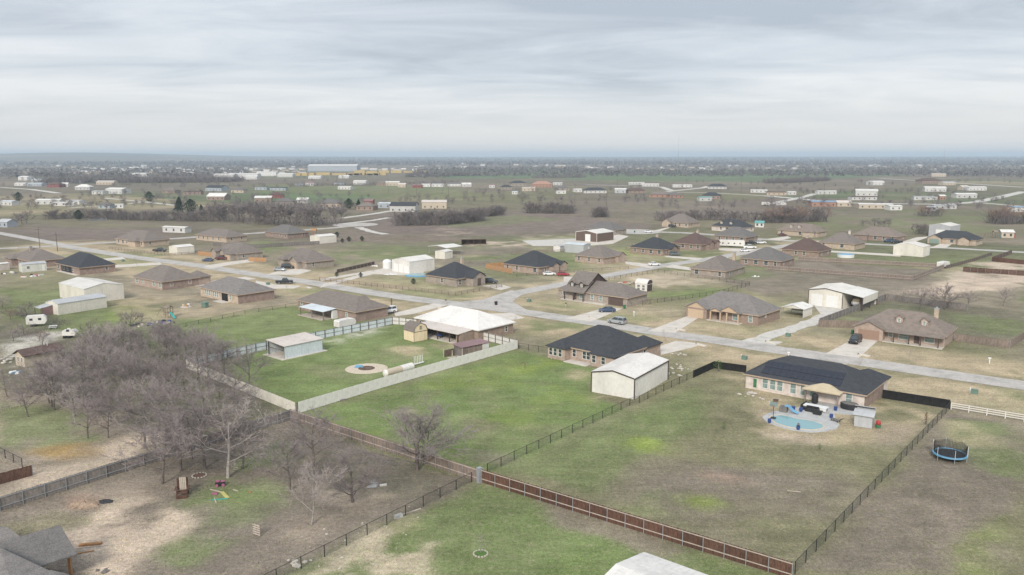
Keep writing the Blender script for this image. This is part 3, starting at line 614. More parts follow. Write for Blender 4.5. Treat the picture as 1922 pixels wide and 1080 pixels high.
# pool house
t, hx, hy, top = house('cream brick house with solar panels on its slate roof, behind the pool', (1621,770), (1397,729), (1655,748), 'brick_cream', 'shingle_slate', .52, b=11.5,
    wings=[(4.9,10.4,2.2,8.6,'hip')], wins=[('-y',x,1.5,.95,1.75) for x in (-6.7,-5.3,-4.0,-1.6,.2,1.9,7.9)], glass='glass_pale')
MB().box(-8.9,-8.3,-hy-.06,-hy-.01,.4,2.0).build('painted_panel', 'plastic_green', t); MB().box(hx+.01,hx+.05,-hy+.1,hy-.1,0,2.62).build('end_wall', 'brick_red', t)
sl = (top-2.71)/(hy+.45)
def solar(par, hx, hy):
    nrm = math.atan(sl); n = 13
    me = MB().box(-.52, .52, -.86, .86, .03, .07).mesh('solar_panel', 'solar_cell')
    for row in range(2):
        for i in range(n):
            o = link('solar_panel', me, par); y = -hy+1.2+row*1.62; z = 2.71+sl*(y+hy+.45)+.03
            o.location = (-hx+3.2+i*1.07, y, z); o.rotation_euler = (nrm, 0, 0)
solar(t, hx, hy)
# brick house with dormers across the street
t, hx, hy, top = house('brick house with two dormers and rust garage door, across the street from the pool', (1772,653), (1605,631), (1790,638), 'brick_pink', 'shingle_tan', .60, b=11.5,
    wings=[(-9.2,-2.9,-7.8,-3,'y',2.75,.48)], wins=[('-y',-1.7,1.5,.8,1.2),('-y',1.1,1.45,2.0,1.5),('-y',6.4,1.45,1.9,1.5)], glass='glass_pale', chim=(.62,.45,'brick_tan'))
door(t,'-y',-6.0,-7.83,4.6,2.2,'door_rust','garage_door'); door(t,'-y',3.8,-hy-.03,1.1,2.1,'door_brown'); dormer(t,-.6,-hy+2.0,4.4,1.5,'brick_pink','shingle_tan'); dormer(t,4.7,-hy+2.0,4.4,1.5,'brick_pink','shingle_tan')
lean_roof(t,-2.9,hx+.3,-hy-2.2,-hy-.3,2.32,2.72,'shingle_tan','porch_roof',.12); posts(t,[(x,-hy-2.0) for x in (-.6,2.6,5.0,8.6)],2.34,'trim_brown',.1); MB().box(-2.9,hx,-hy-2.4,-hy,0,.12).build('porch_floor','concrete',t)
# tan house with paired gables
t, hx, hy, top = house('brick house with tan gables over its garage and porch, beside the gravel drive', (1422,612), (1294,591), (1457,598), 'brick_brown', 'shingle_light', .58, b=12.5, ang=-43,
    wings=[(-9.4,-3.4,-8.0,-3,'y',2.75,.52)], wins=[('-y',4.0,1.4,1.7,1.5),('-y',8.0,1.5,1.0,1.6),('+x',-2,1.9,.6,.6)], glass='glass_pale')
def tan_gable(par, x0, x1, y, z, p, name='gable_front'):
    g = MB(); g.xprism([(x0,z),(x1,z),((x0+x1)/2,z+p*(x1-x0)/2)], y-.05, y-.012); g.build(name, 'door_tan', par)
tan_gable(t,-9.4,-3.4,-8.0,2.73,.52); door(t,'-y',-6.6,-8.03,4.6,2.25,'door_tan','garage_door')
pr = MB(); pw = MB(); pw.box(.2,5.6,-hy-.1,-hy+1.5,2.3,2.75); gable(pr,pw,.2,5.6,-hy-1.6,-hy+3,2.75,.55,'y',.3,.12); pw.build('porch_gable','door_tan',t); pr.build('porch_roof','shingle_light',t); tan_gable(t,.2,5.6,-hy-1.62,2.7,.55,'gable_front')
pr = MB(); gable(pr,None,-2.4,.9,-hy-2.0,-hy+2,2.55,.5,'y',.25,.1); pr.build('porch_roof','shingle_light',t); tan_gable(t,-2.4,.9,-hy-2.02,2.5,.5); posts(t,[(-2.2,-hy-1.8),(.6,-hy-1.8),(2.2,-hy-1.4),(5.4,-hy-1.4)],2.5,'door_tan',.17); door(t,'-y',-.8,-hy-.03,1.1,2.1,'door_brown')
MB().box(-3.3,6.0,-hy-2.3,-hy,0,.1).build('porch_floor','concrete',t)
# storey-and-a-half house
t, hx, hy, top = house('brown brick house with tall steep gable and two dormers, beside the street junction', (1177,577), (1045,559), (1205,571), 'brick_grey', 'shingle_brown', .50, b=10.5, ang=-41,
    wins=[('-y',-10.0,1.5,1.1,1.2),('-y',-3.5,1.4,1.6,1.4),('-y',.2,1.5,1.0,1.5),('-y',3.2,1.5,1.0,1.5)], glass='glass_pale')
g = MB(); gw = MB(); gw.box(-9.2,-1.8,-hy+1.0,hy,2.5,3.4); gable(g,gw,-9.2,-1.8,-hy-1.0,hy+.5,2.95,.62,'x',.4,.15)
st = MB(); su = MB(); su.xprism([(-9.0,2.7),(-1.6,2.7),(-1.6,7.0),(-9.0,7.0)],-1.4,hy-.6); su.v = su.v
up = MB(); uw = MB(); uw.box(-8.8,-2.0,-1.6,hy-.5,2.6,4.9); gable(up,uw,-8.8,-2.0,-1.6-2.6,hy-.5,4.9-.0,.62,'x',.4,.15); uw.build('upper_wall','wall_darkbrown',t); up.build('upper_roof','shingle_brown',t)
lean_roof(t,-9.6,-1.6,-hy-1.8,-2.0,2.5,5.6,'shingle_brown','porch_roof',.14); posts(t,[(-8.8,-hy-1.5),(-5.5,-hy-1.5),(-2.0,-hy-1.5)],2.5,'trim_brown',.12)
dormer(t,-7.2,-hy+.2,4.2,1.5,'wall_darkbrown','shingle_brown',3.0); dormer(t,-3.8,-hy+.2,4.2,1.5,'wall_darkbrown','shingle_brown',3.0); door(t,'-y',8.4,-hy-.03,5.0,2.25,'door_brown','garage_door'); door(t,'-y',-6.0,-hy-.03,1.0,2.1,'door_brown')
MB().box(-10.0,5.5,-hy-2.2,-hy,0,.1).build('walkway','concrete',t)
# white metal roof house
t, hx, hy, top = house('brick house with wide white metal roof and long patio, inside the white fence', (898,641), (788,612), (950,624), 'brick_brown', 'metal_white', .46, a=21.5, b=12.0, ang=-42, wins=[('-y',-9.2,1.6,.6,.9),('+x',3.5,1.4,.8,1.2)], trim='trim_white')
lean_roof(t,-5.8,hx-1.2,-hy-5.4,-hy-.2,2.25,2.6,'metal_pale_tan','patio_roof'); MB().box(-6.0,hx-1.0,-hy-5.6,-hy,0,.12).build('patio_slab','concrete',t); posts(t,[(x,-hy-5.2) for x in (-5.6,-1.6,2.6,6.6,hx-1.5)],2.25,'trim_brown',.1); MB().box(hx-2.6,hx-1.3,-hy-4.6,-hy-.05,.12,2.3).build('patio_side_wall','brick_brown',t)
MB().box(-5.9,-5.7,-hy-5.2,-hy-.1,.12,2.2).build('patio_screen','black_screen',t)
patio_f = (t.matrix_basis.copy(), hx, hy)
# brick house with light-blue patio cover
t, hx, hy, top = house('long brick house with light blue metal patio cover, outside the white metal fence', (668,605), (560,581), (713,597), 'brick_red', 'shingle_brown', .50, b=10.5, ang=-42, wins=[('-y',-11.2,1.6,.9,1.5),('-y',9.2,1.5,.7,.9),('-y',-3.0,1.5,1.2,1.2)], glass='glass_pale')
lean_roof(t,-5.6,5.4,-hy-4.6,-hy-.1,2.25,2.62,'metal_lightblue','patio_roof'); MB().box(-6.0,5.0,-hy-4.9,-hy,0,.14).build('patio_slab','wood_pale',t); posts(t,[(-5.2,-hy-4.4),(0,-hy-4.4),(5.2,-hy-4.4)],2.25,'wood_weathered',.1); MB().box(4.6,5.3,-hy-1.6,-hy-.05,0,2.2).build('storage_cupboard','plastic_white',t)
gr = MB(); gable(gr,None,-1.5,1.6,hy-2.2,hy+2.6,2.75,.6,'y',.3); gr.build('front_gable_roof','shingle_brown',t)
# the rest of the near row on the left
t, hx, hy, top = house('tan-walled brick house with screened back porch, nearest the dark pickup truck', (447,571), (379,555), (507,566), 'brick_tan', 'shingle_light', .50, b=12, ang=-41, wins=[('-y',x,1.5,.8,1.5) for x in (-7.4,-6.3,-5.2,-2.8,-1.7,-.6,6.6)], glass='glass_pale')
MB().box(1.8,5.2,-hy-.05,-hy-.01,.1,2.3).build('porch_screen','black_screen',t); MB().box(1.0,6.4,-hy-2.4,-hy,0,.1).build('patio_slab','concrete',t); MB().box(hx+.01,hx+.05,-hy+.1,hy-.1,0,2.6).build('end_wall','brick_red',t)
t, hx, hy, top = house('brick house with cross-hip brown roof, on the dry lawn past the largest cream shop', (305,545), (254,534), (364,537), 'brick_pink', 'shingle_brown', .58, b=12.5, wings=[(3.0,9.2,5,10.5,'hip')], glass='glass_pale')
MB().box(hx+.01,hx+.05,-hy+.1,hy-.1,0,2.6).build('end_wall','brick_red',t)
t, hx, hy, top = house('red brick house with steep dark slate roof, next to the grey metal garage', (150,517), (114,506), (210,511), 'brick_red', 'shingle_slate', .62, b=12.5, ang=-41)
MB().box(-6,4,-hy-.06,-hy-.01,.05,2.3).build('porch_shade_panel','painted_shade',t); MB().box(-7,hx,-hy-1.6,-hy,0,.1).build('patio_slab','concrete',t)  # dark panel on the solid wall paints the shade of a porch recess
house('brown-roofed brick house with stone chimney, partly behind the grey metal garage', (58,504), (8,490), (97,499), 'brick_red', 'shingle_brown', .55, b=12.5, a=21, ang=-41, wings=[(-9.5,-3,-8.5,-4,'hip')], chim=(-.1,-.3,'brick_grey'))
# north of the main road
t, hx, hy, top = house('brick house with dark slate roof and arched entry, inside a rail fence', (857,539), (796,531), (909,531), 'brick_grey', 'shingle_slate', .60, ang=-41, b=13.5, wings=[(5.0,10.8,-2.6,3.2,'x',2.9,.6)], chim=(-.2,.7,'brick_tan'), wins=[('-y',.5,1.5,.9,1.4),('+x',-5.2,1.4,.9,1.6),('+x',4.6,1.4,.9,1.5)])
door(t,'+x',.3,10.82,1.6,2.4,'door_brown')
t, hx, hy, top = house('grey-brown brick house with double front gables, behind two cars parked on its drive', (575,506), (530,496), (629,501), 'brick_grey', 'shingle_brown', .60, b=12, wings=[(-7.5,-3.2,-8.2,-3,'hip'),(1.2,7.2,-8.0,-3,'y')])
door(t,'-y',4.2,-8.03,4.0,2.2,'door_tan','garage_door')
t, hx, hy, top = house('brown brick house with small porch gables and orange cedar fence on both sides', (445,489), (399,482), (485,486), 'brick_grey', 'shingle_brown', .60, b=11.5, wings=[(-8.5,-4.6,-8.0,-3,'y'),(-2.4,1.4,-7.2,-3,'y'),(3.6,9.0,-8.2,-3,'hip')])
door(t,'-y',6.3,-8.23,4.0,2.2,'door_tan','garage_door')
house('tan brick house with brown hip roof, beyond the wire fence from the small cream shop', (270,464), (230,462), (318,460), 'brick_tan', 'shingle_brown', .58, a=24, b=13, wings=[(3,9,-9,-4,'hip')])
house('low tan brick house with long brown roof, beside a small orange-roofed shed', (425,456), (377,452), (453,451), 'brick_tan', 'shingle_brown', .5, a=25, b=12)
house('red-brown brick house with grey hip roof, beside the wooden playset', (540,449), (504,446), (580,446), 'brick_red', 'shingle_grey', .55, a=20, b=13)
# along the side street
t, hx, hy, top = house('brick house with dark slate roof and two porch gables, beside the bright cedar fence', (1011,516), (965,503), (1057,507), 'brick_pink', 'shingle_slate', .58, a=17, b=15.5, ang=-42, wings=[(5,10.2,-2.0,2.0,'x'),(5,9.8,3.2,7.0,'x')], chim=None)
house('brown brick house with hip roof, along the side street next to the cedar-fenced house', (1132,497), (1089,491), (1175,491), 'brick_pink', 'shingle_brown', .55, a=14, b=14.5, ang=-42, wings=[(4,8.6,1,6,'x')])
house('brick house with dark slate hip roof and pale chimney, beside the red toy slide', (1244,481), (1194,476), (1267,475), 'brick_brown', 'shingle_slate', .58, a=16.5, b=14, ang=-42, chim=(-.15,.5,'brick_tan'), wings=[(5,10,-3,2,'x')])
house('brick house with dark red-brown roof, beside the long white travel trailer', (1316,471), (1280,466), (1350,465), 'brick_red', 'shingle_red', .58, a=15, b=15, ang=-42, wings=[(4,9,-3,1.5,'x'),(4,9,3,7,'x')], chim=(-.1,.5,'brick_tan'))
house('grey brick house with tall tan chimney and dark back porch, south of the side street', (1361,524), (1309,520), (1405,514), 'brick_grey', 'shingle_brown', .60, a=13, b=17, ang=-38, chim=(.5,.75,'brick_tan'))
house('brick house with grey-brown hip roof behind a long weathered fence, south of the side street', (1464,504), (1407,497), (1498,497), 'brick_red', 'shingle_grey', .58, a=16, b=14, ang=-40)
house('brown-roofed brick house beside the round above-ground pool', (1536,485), (1485,481), (1562,480), 'brick_brown', 'shingle_red', .62, a=16, b=14, ang=-42, chim=(-.1,.3,'brick_tan'))
t, hx, hy, top = house('house with dark slate roof and two small white dormers, by the far cul-de-sac street', (1395,437), (1350,434), (1418,436), 'brick_cream', 'shingle_dark', .6, a=20, b=12, ang=-45)
dormer(t,-5,-hy+1.8,4.3,1.4,'wall_tan','shingle_dark'); dormer(t,1,-hy+1.8,4.3,1.4,'wall_tan','shingle_dark')
house('grey-brown roofed house standing behind the long white travel trailer', (1400,456), (1357,452), (1411,454), 'brick_brown', 'shingle_grey', .62, a=17, b=13, ang=-42)
house('stone house with steep gabled front at the end of the cul-de-sac', (1292,428), (1259,425), (1312,426), 'brick_tan', 'shingle_brown', .66, a=18, b=14, ang=-42, wings=[(-8,-2,-9,-4,'y')])
house('grey-roofed house standing behind the dark brown metal shop', (1150,442), (1097,435), (1162,440), 'brick_grey', 'shingle_grey', .55, a=19, b=13, ang=-42)
t, hx, hy, top = house('tan stone house with two tan dormers beside the far end of the side street', (1534,446), (1469,440), (1545,443), 'brick_tan', 'shingle_tan', .62, a=22, b=11, ang=-44, wings=[(4,10,-8,-3,'hip')])
dormer(t,-4.5,-hy+1.8,4.4,1.4,'wall_tan','shingle_tan'); dormer(t,0,-hy+1.8,4.4,1.4,'wall_tan','shingle_tan')
house('pale brick house with cream chimney, behind the brown-roofed house with the round pool', (1603,470), (1560,467), (1632,463), 'brick_tan', 'shingle_brown', .6, a=16, b=14, ang=-42, chim=(.3,.3,'brick_cream'))
house('wide brown brick house with long tan-brown roof, on the far street with dark vehicles', (1682,455), (1610,449), (1691,449), 'brick_red', 'shingle_tan', .56, a=21, b=13, ang=-44, wings=[(-9,-3,-8.5,-4,'hip')])
t, hx, hy, top = house('tan stone house with dark roof and green garage door, by the grey shop', (1831,462), (1763,457), (1845,459), 'brick_tan', 'shingle_dark', .55, a=21, b=12, ang=-44, wings=[(-10.2,-4.2,-8,-3,'y'),(3,8,-7.6,-3,'y')])
door(t,'-y',-7.2,-8.03,4.4,2.2,'door_green','garage_door')
# roof corner of the house in the near left foreground
def corner_house():
    t = thing('brick_house', 'house with charcoal porch roof on an orange post, beside the bare dirt yard', 'house', (0,0,0), 0)
    def P(x, y, z): return G(x, y, z)
    zr, ze = 4.3, 2.7
    A, B, Cc = P(113,985,zr), P(145,1040,ze), P(95,1056,ze); d = (B-A); dl = P(-60,1042,zr)
    V = [A, B, P(95,1056,ze), P(-110,1130,ze), P(-130,1058,zr)]
    n = (V[1]-V[0]).cross(V[4]-V[0]).normalized(); n = n if n.z > 0 else -n
    m = MB(); m.add([v for v in V]+[v-Vector((0,0,.18)) for v in V], [(4,3,2,1,0),(5,6,7,8,9)]+[(i,(i+1)%5,5+(i+1)%5,5+i) for i in range(5)]); m.build('porch_roof', 'shingle_grey', t)
    V2 = [P(113,985,zr-.02), P(-130,1058,zr-.02), P(-150,1010,2.7), P(60,955,2.7)]
    p0 = P(133,1079,0); MB().box(p0.x-.13, p0.x+.13, p0.y-.13, p0.y+.13, 0, 2.75).build('post', 'wood_orange', t)
    m = MB(); q = [P(-140,1036,3.9), P(100,1059,3.55), P(150,1100,2.75), P(150,1190,2.75), P(-140,1190,2.75)]
    z5 = 4.6; q = [P(-160,1000,z5), P(0,1028,z5), P(150,1098,2.62), P(60,1220,2.62), P(-160,1220,2.62)]
    m.add(q+[v-Vector((0,0,.2)) for v in q], [(4,3,2,1,0),(5,6,7,8,9)]+[(i,(i+1)%5,5+(i+1)%5,5+i) for i in range(5)]); m.build('roof', 'shingle_light', t)
    q = [P(-60,982,3.4), P(15,990,3.4), P(38,1008,2.9), P(-60,1035,2.9)]
    m = MB(); m.add(q+[v-Vector((0,0,.2)) for v in q], [(3,2,1,0),(4,5,6,7)]+[(i,(i+1)%4,4+(i+1)%4,4+i) for i in range(4)]); m.build('roof', 'shingle_light', t)
    c = P(40,1095,0); MB().box(c.x-14, c.x-1.5, c.y-9, c.y-.5, 0, 2.45).build('wall', 'brick_brown', t)
    s = W2([(95,1072),(130,1080),(150,1110),(100,1130),(60,1090)]); m = MB(); m.prism(s if sum(s[i][0]*s[(i+1)%5][1]-s[(i+1)%5][0]*s[i][1] for i in range(5)) > 0 else s[::-1], 0, .12); m.build('patio_slab', 'concrete', t)
corner_house()

# ------------------------------------------------------------------ metal shops, barns and sheds
t, hx, hy = metal_building('large off-white metal shop with dark brown trim, beside the iron fence', (1190,750), (1112,735), (1250,712), 3.75, 'y', .20, 'metal_offwhite', 'metal_white', 'trim_brown')
metal_building('largest cream metal shop with white roof and one small window, on the left', (160,571), (114,558), (233,561), 4.3, 'x', .20, 'metal_cream', 'metal_white', wins=[('+x',-1.5)])
t, hx, hy = metal_building('long cream barn with grey roof and lean-to, beside the largest cream shop', (110,592), (94,585), (180,577), 3.0, 'y', .24, 'metal_cream', 'metal_grey', a=6.2, b=13.5, ang=-33)
lean_roof(t,-hx-.1,hx-2.5,-hy-3.2,-hy-.05,2.0,2.5,'metal_grey','lean_to_roof'); posts(t,[(-hx+.2,-hy-3.0),(hx-2.8,-hy-3.0)],2.0,'wood_dark',.08); MB().box(hx-2.6,hx-2.5,-hy-3.1,-hy-.05,.02,2.2).build('lean_to_wall','metal_rust',t)
metal_building('white metal shop with three roll-up doors beside a round stock tank', (769,514), (731,512), (799,505), 4.3, 'y', .22, 'metal_white', 'metal_white', ang=-41, doors=[('-y',-2.6,2.4,3.0),('-y',.2,2.4,3.0),('-y',3.2,2.6,2.6)], a=9.6)
metal_building('cream metal building with two doors, beside the weathered picket fence', (333,478), (317,476), (366,475), 3.0, 'y', .18, 'metal_cream', 'metal_white', a=7, doors=[('-y',-1.2,1.8,2.3,'metal_cream'),('-y',1.6,1.0,2.1,'metal_cream')])
metal_building('cream metal building with white roof beside the wooden playset', (600,458), (583,456), (632,455), 3.4, 'y', .16, 'metal_cream', 'metal_white', a=8)
metal_building('grey metal garage with light roof and one white door', (42,512), (34,508), (88,508), 2.8, 'y', .2, 'metal_sage', 'metal_grey', a=5, doors=[('+x',3,1.0,2.1)], wins=[('+x',-2)])
metal_building('low brown shed at the edge of the far left yard', (-5,509), (-20,505), (16,506), 2.4, 'y', .12, 'metal_pale_tan', 'metal_white', a=4, ribs=False, name='shed', cat='shed')
t, hx, hy = metal_building('dark brown metal shop with cream trim and white door, by the cul-de-sac', (1120,455), (1090,452), (1153,452), 4.4, 'y', .16, 'metal_brown', 'metal_white', 'trim_white', a=13, b=14.5, ang=-42, doors=[('-y',1.0,3.2,3.6)])
metal_building('pale grey metal building with white roof, behind the side-street houses', (1095,476), (1067,475), (1112,472), 3.6, 'x', .12, 'metal_grey', 'metal_lightblue', a=9.5, b=7, doors=[('+x',1.5,1.4,2.4)])
metal_building('small white shed beside the pale grey metal building', (1051,473), (1043,472), (1058,471), 2.4, 'y', .35, 'metal_white', 'metal_grey', a=3.4, b=3.6, ribs=False, name='shed', cat='shed')
metal_building('cream metal shop with white roof standing alone beside the far street', (1732,483), (1694,480), (1745,479), 4.2, 'y', .2, 'metal_cream', 'metal_white', a=12, b=9.5, doors=[('+x',1.5,2.4,3.0)])
metal_building('grey metal shop with peaked roof, behind the tan stone house with green garage door', (1782,447), (1764,446), (1812,444), 6.0, 'y', .2, 'metal_grey', 'metal_white', a=10.5, b=14, doors=[('-y',.5,4.4,4.0)])
t, hx, hy = metal_building('small cream barn in front of the open canopy, in the pasture', (835,487), (822,486), (846,485), 3.0, 'y', .2, 'metal_cream', 'metal_white', a=5, b=5.5, name='barn', cat='barn')
def canopy(label, n, a, b, ang, z, roofm, postm='steel', axis='y', pitch=.12, name='canopy', cat='canopy'):
    c = G(*n); th = math.radians(ang); e1 = Vector((math.cos(th), math.sin(th), 0)); e2 = Vector((-math.sin(th), math.cos(th), 0)); c = c-e1*a/2+e2*b/2
    t = thing(name, label, cat, (c.x,c.y,0), th); r = MB(); gable(r,None,-a/2,a/2,-b/2,b/2,z,pitch,axis,.15,.1); r.build('roof',roofm,t); posts(t,[(sx*(a/2-.2),sy*(b/2-.2)) for sx in (-1,1) for sy in (-1,1)],z,postm,.08); return t
canopy('open canopy with wide white roof behind the small cream barn', (838,480), 11, 10, -40, 3.2, 'metal_white')
# shop with two garage doors and an open boat bay
t, hx, hy = metal_building('cream metal shop with two garage doors and open bay, up the gravel drive', (1580,580), (1523,567), (1640,558), 4.5, 'y', .16, 'metal_cream', 'metal_offwhite', 'trim_brown', a=9.4, b=13.0, ang=-41, doors=[('-y',-2.4,3.2,3.3),('-y',1.9,3.2,3.3)])
MB().xprism([(hx-.2,4.5+.14),(hx+5.6,3.75),(hx+5.6,3.87),(hx-.2,4.5+.26)],-hy-.12,hy+.12).build('bay_roof','metal_offwhite',t); posts(t,[(hx+5.4,y) for y in (-hy+.1,0,hy-.1)],3.76,'trim_brown',.12); MB().box(hx+5.5,hx+5.58,-hy+.3,hy-.3,1.9,3.74).build('bay_side_panel','metal_cream',t); MB().box(hx+.05,hx+5.5,hy-.1,hy-.04,.1,3.6).build('bay_back_wall','metal_cream',t)
shop_m = (t.location.copy(), t.rotation_euler.z, hx, hy)
# carport
def carport():
    c = G(1525,598); th = math.radians(-41); t = thing('carport', 'small cream carport with peaked roof and solid right side, beside the gravel drive', 'carport', (c.x-2.4, c.y+4.6, 0), th)
    r = MB(); g = MB(); gable(r,None,-2.9,2.9,-3.2,3.2,2.3,.28,'y',.2,.08); r.build('roof','metal_offwhite',t); posts(t,[(-2.7,-3.0),(-2.7,3.0),(2.7,-3.0)],2.3,'steel',.06); g.box(2.72,2.8,-3.1,3.1,0,2.26); g.build('side_wall','metal_cream',t)
    g = MB(); g.xprism([(-2.8,2.3),(2.8,2.3),(0,3.05)],-3.2,-3.1); g.build('gable_panel','metal_cream',t); MB().box(-2.8,2.6,3.0,3.05,.6,2.2).build('back_panel','metal_grey',t)
carport()
# three-sided pale blue shed with tan roof in the fenced lot
def loafing():
    n = G(535,675); th = math.radians(-41); t = thing('loafing_shed', 'pale blue open-fronted metal shed with tan roof on a concrete slab', 'shed', (0,0,0), th); a, b = 6.4, 9.5
    e1 = Vector((math.cos(th), math.sin(th), 0)); e2 = Vector((-math.sin(th), math.cos(th), 0)); c = n-e1*a/2+e2*b/2; t.location = (c.x,c.y,0)
    MB().box(-a/2-.5,a/2+.5,-b/2-.9,b/2+.9,0,.12).build('slab','concrete',t); r = MB(); r.xprism([(-a/2-.2,3.2),(a/2+.2,2.75),(a/2+.2,2.85),(-a/2-.2,3.3)],-b/2-.2,b/2+.2); r.build('roof','metal_pale_tan',t)
    w = MB(); w.box(a/2-.06,a/2,-b/2,b/2,.12,2.76); 
    for k in range(1,16): y = -b/2+b*k/16; w.box(a/2,a/2+.03,y-.03,y+.03,.12,2.72)
    w.build('side_wall','metal_lightblue',t); MB().box(-a/2,-a/2+.06,-b/2,b/2,.12,3.16).build('side_wall','metal_lightblue',t); MB().box(-a/2,a/2,b/2-.06,b/2,.12,2.8).build('back_wall','metal_lightblue',t); posts(t,[(-a/2+.15,-b/2+.1),(a/2-.15,-b/2+.1)],2.85,'trim_brown',.07); MB().box(-a/2+.1,a/2-.1,-b/2+.05,-b/2+.12,1.7,1.8).build('cross_rail','trim_brown',t)
loafing()
def gambrel(label, n, a, b, ang, z, wall, roof, trim='trim_brown', doormat=None, name='barn_shed', arched=False):
    c = G(*n); th = math.radians(ang); e1 = Vector((math.cos(th), math.sin(th), 0)); e2 = Vector((-math.sin(th), math.cos(th), 0)); c = c-e1*a/2+e2*b/2
    t = thing(name, label, 'shed', (c.x,c.y,0), th); h = b/2                                    # ridge along x, gambrel end faces +x
    prof = [(-h,z),(-h*.72,z+h*.62),(0,z+h*.98),(h*.72,z+h*.62),(h,z)]
    if arched: prof = [(-h*math.cos(q),z+h*.8*math.sin(q)) for q in np.linspace(0,math.pi,9)]
    w = MB(); w.box(-a/2,a/2,-h,h,.08,z); w.yprism(prof,-a/2,a/2); w.build('wall',wall,t)
    r = MB(); o = [(y*1.06,zz+.06) for y, zz in prof]; o2 = [(y*1.06,zz+.16) for y, zz in prof]
    for i in range(len(o)-1): r.yprism([o[i],o[i+1],o2[i+1],o2[i]],-a/2-.15,a/2+.15)
    r.build('roof',roof,t); MB().box(a/2,a/2+.03,-h-.03,-h+.07,0,z).box(a/2,a/2+.03,h-.07,h+.03,0,z).box(a/2,a/2+.03,-h,h,z-.06,z+.06).build('trim',trim,t); return t, h
t, h = gambrel('cream gambrel-roofed barn shed with small loft window, inside the white-fenced lot', (777,643), 3.9, 3.9, -47, 2.3, 'wall_yellow', 'shingle_brown'); window(t,'+x',0,1.97,3.2,.5,.7,'glass_pale','trim_tan'); door(t,'+x',.2,1.98,1.6,2.0,'wall_yellow','door')
t, h = gambrel('brown shed with arched white metal roof and white-framed window doors', (1214,548), 4.2, 3.4, -40, 2.2, 'wall_darkbrown', 'metal_white', 'trim_white', arched=True)
MB().box(-2.1,2.1,-h-.04,-h-.01,.1,2.2).build('front_trim','trim_white',t)
for x in (-.9,.9):
    for z in (.7,1.6): window(t,'-y',x,-h-.05,z,.9,.6)
# grey-sided shed by the pool and maroon-roofed shed in the woods
def small_shed(label, n, a, b, ang, z0, z1, wall, roof, two=False, name='garden_shed'):
    c = G(*n); th = math.radians(ang); e1 = Vector((math.cos(th), math.sin(th), 0)); e2 = Vector((-math.sin(th), math.cos(th), 0)); c = c-e1*a/2+e2*b/2
    t = thing(name, label, 'shed', (c.x,c.y,0), th); w = MB(); w.yprism([(-b/2,.05),(b/2,.05),(b/2,z1),(-b/2,z0)],-a/2,a/2); 
    for k in range(1,int(a/.3)): x = -a/2+k*.3; w.box(x-.015,x+.015,-b/2-.02,-b/2,.05,z0)
    w.build('wall',wall,t); lean_roof(t,-a/2-.25,a/2+.25,-b/2-.3,b/2*.3,z0-.05,z0+.65*(z1-z0),roof,'roof',.09)
    if two: lean_roof(t,-a/2-.25,a/2+.25,b/2*.25,b/2+.3,z1+.25,z1-.1,roof,'roof',.09)
    else: lean_roof(t,-a/2-.25,a/2+.25,b/2*.3+.01,b/2+.3,z0+.65*(z1-z0),z1+.1,roof,'roof',.09)
    return t
small_shed('small grey panelled shed with stepped grey roof beside the pool patio', (1636,806), 2.6, 2.6, -32, 2.0, 2.7, 'metal_grey', 'metal_grey', True)
t, hx, hy, top = house('tan shed with maroon shingle roof at the edge of the bare trees', (47,690), None, None, 'wall_tan', 'shingle_red', .5, 2.4, a=3.6, b=7.6, ang=-33, rtype='y', wins=[('-y',-.6,1.4,.5,.8),('-y',.8,1.4,.5,.8)], cat='shed', name='garden_shed')
# chicken house with dusty-rose roof against the white wall
def coop():
    c = G(880,664); t = thing('chicken_house', 'small wooden chicken house with dusty pink metal roof and open run, against the white wall', 'shed', (c.x,c.y,0), math.radians(42))
    lean_roof(t,-3.4,4.6,-1.7,1.7,2.05,2.35,'metal_rust','roof',.07); m = MB()
    for k in range(26): x = -3.0+k*.29; m.box(x,x+.26,-1.45-.02*(k%2),-1.4,.05,1.95-.03*(k%3))
    m.build('plank_wall','wood_weathered',t); MB().box(-3.0,-2.9,-1.35,1.4,.05,2.1).build('plank_wall','wood_grey',t); MB().box(2.6,4.4,-1.55,1.4,.05,2.1).build('pale_wall','metal_sage',t); MB().box(-3.0,4.4,1.38,1.44,.05,2.2).build('back_wall','wood_weathered',t)
    MB().box(-6.0,-3.1,-1.9,-.1,.05,.16).build('deck','wood_pale',t); posts(t,[(-5.9,-1.8),(-5.9,1.2),(-3.2,1.2),(-3.2,-1.8)],2.0,'wood_pale',.07); MB().box(-5.8,-3.3,1.0,1.08,.1,1.5).build('run_screen','wood_dark',t)
coop()
# shop roof in the near foreground
def near_shop():
    th = math.radians(-40); e1 = Vector((math.cos(th), math.sin(th), 0)); e2 = Vector((-math.sin(th), math.cos(th), 0))
    z = 3.6; a, b = 15.0, 10.0; C0 = G(1210,1038,z); c = C0+e1*a/2-e2*b/2; hx, hy = a/2, b/2
    t = thing('metal_shop', 'white ribbed metal roof of the shop beside the red-brown wooden fence', 'metal shop', (c.x,c.y,0), th)
    w = MB(); r = MB(); w.box(-hx,hx,-hy,hy,0,z-.1); gable(r,w,-hx,hx,-hy,hy,z-.1,.17,'x',.15,.1)
    for i in range(1,24):
        x = -hx+a*i/24
        for s in (-1,1): r.yprism([(0,z+.17*hy+.02),(s*(hy+.1),z+.01),(s*(hy+.1),z+.03),(0,z+.17*hy+.04)][::1 if s < 0 else -1],x-.025,x+.025)
    w.build('wall','metal_offwhite',t); r.build('roof','metal_white',t); MB().box(-hx-.22,-hx-.17,-hy,hy,z-.4,z-.2).build('gutter','metal_rust',t)
near_shop()
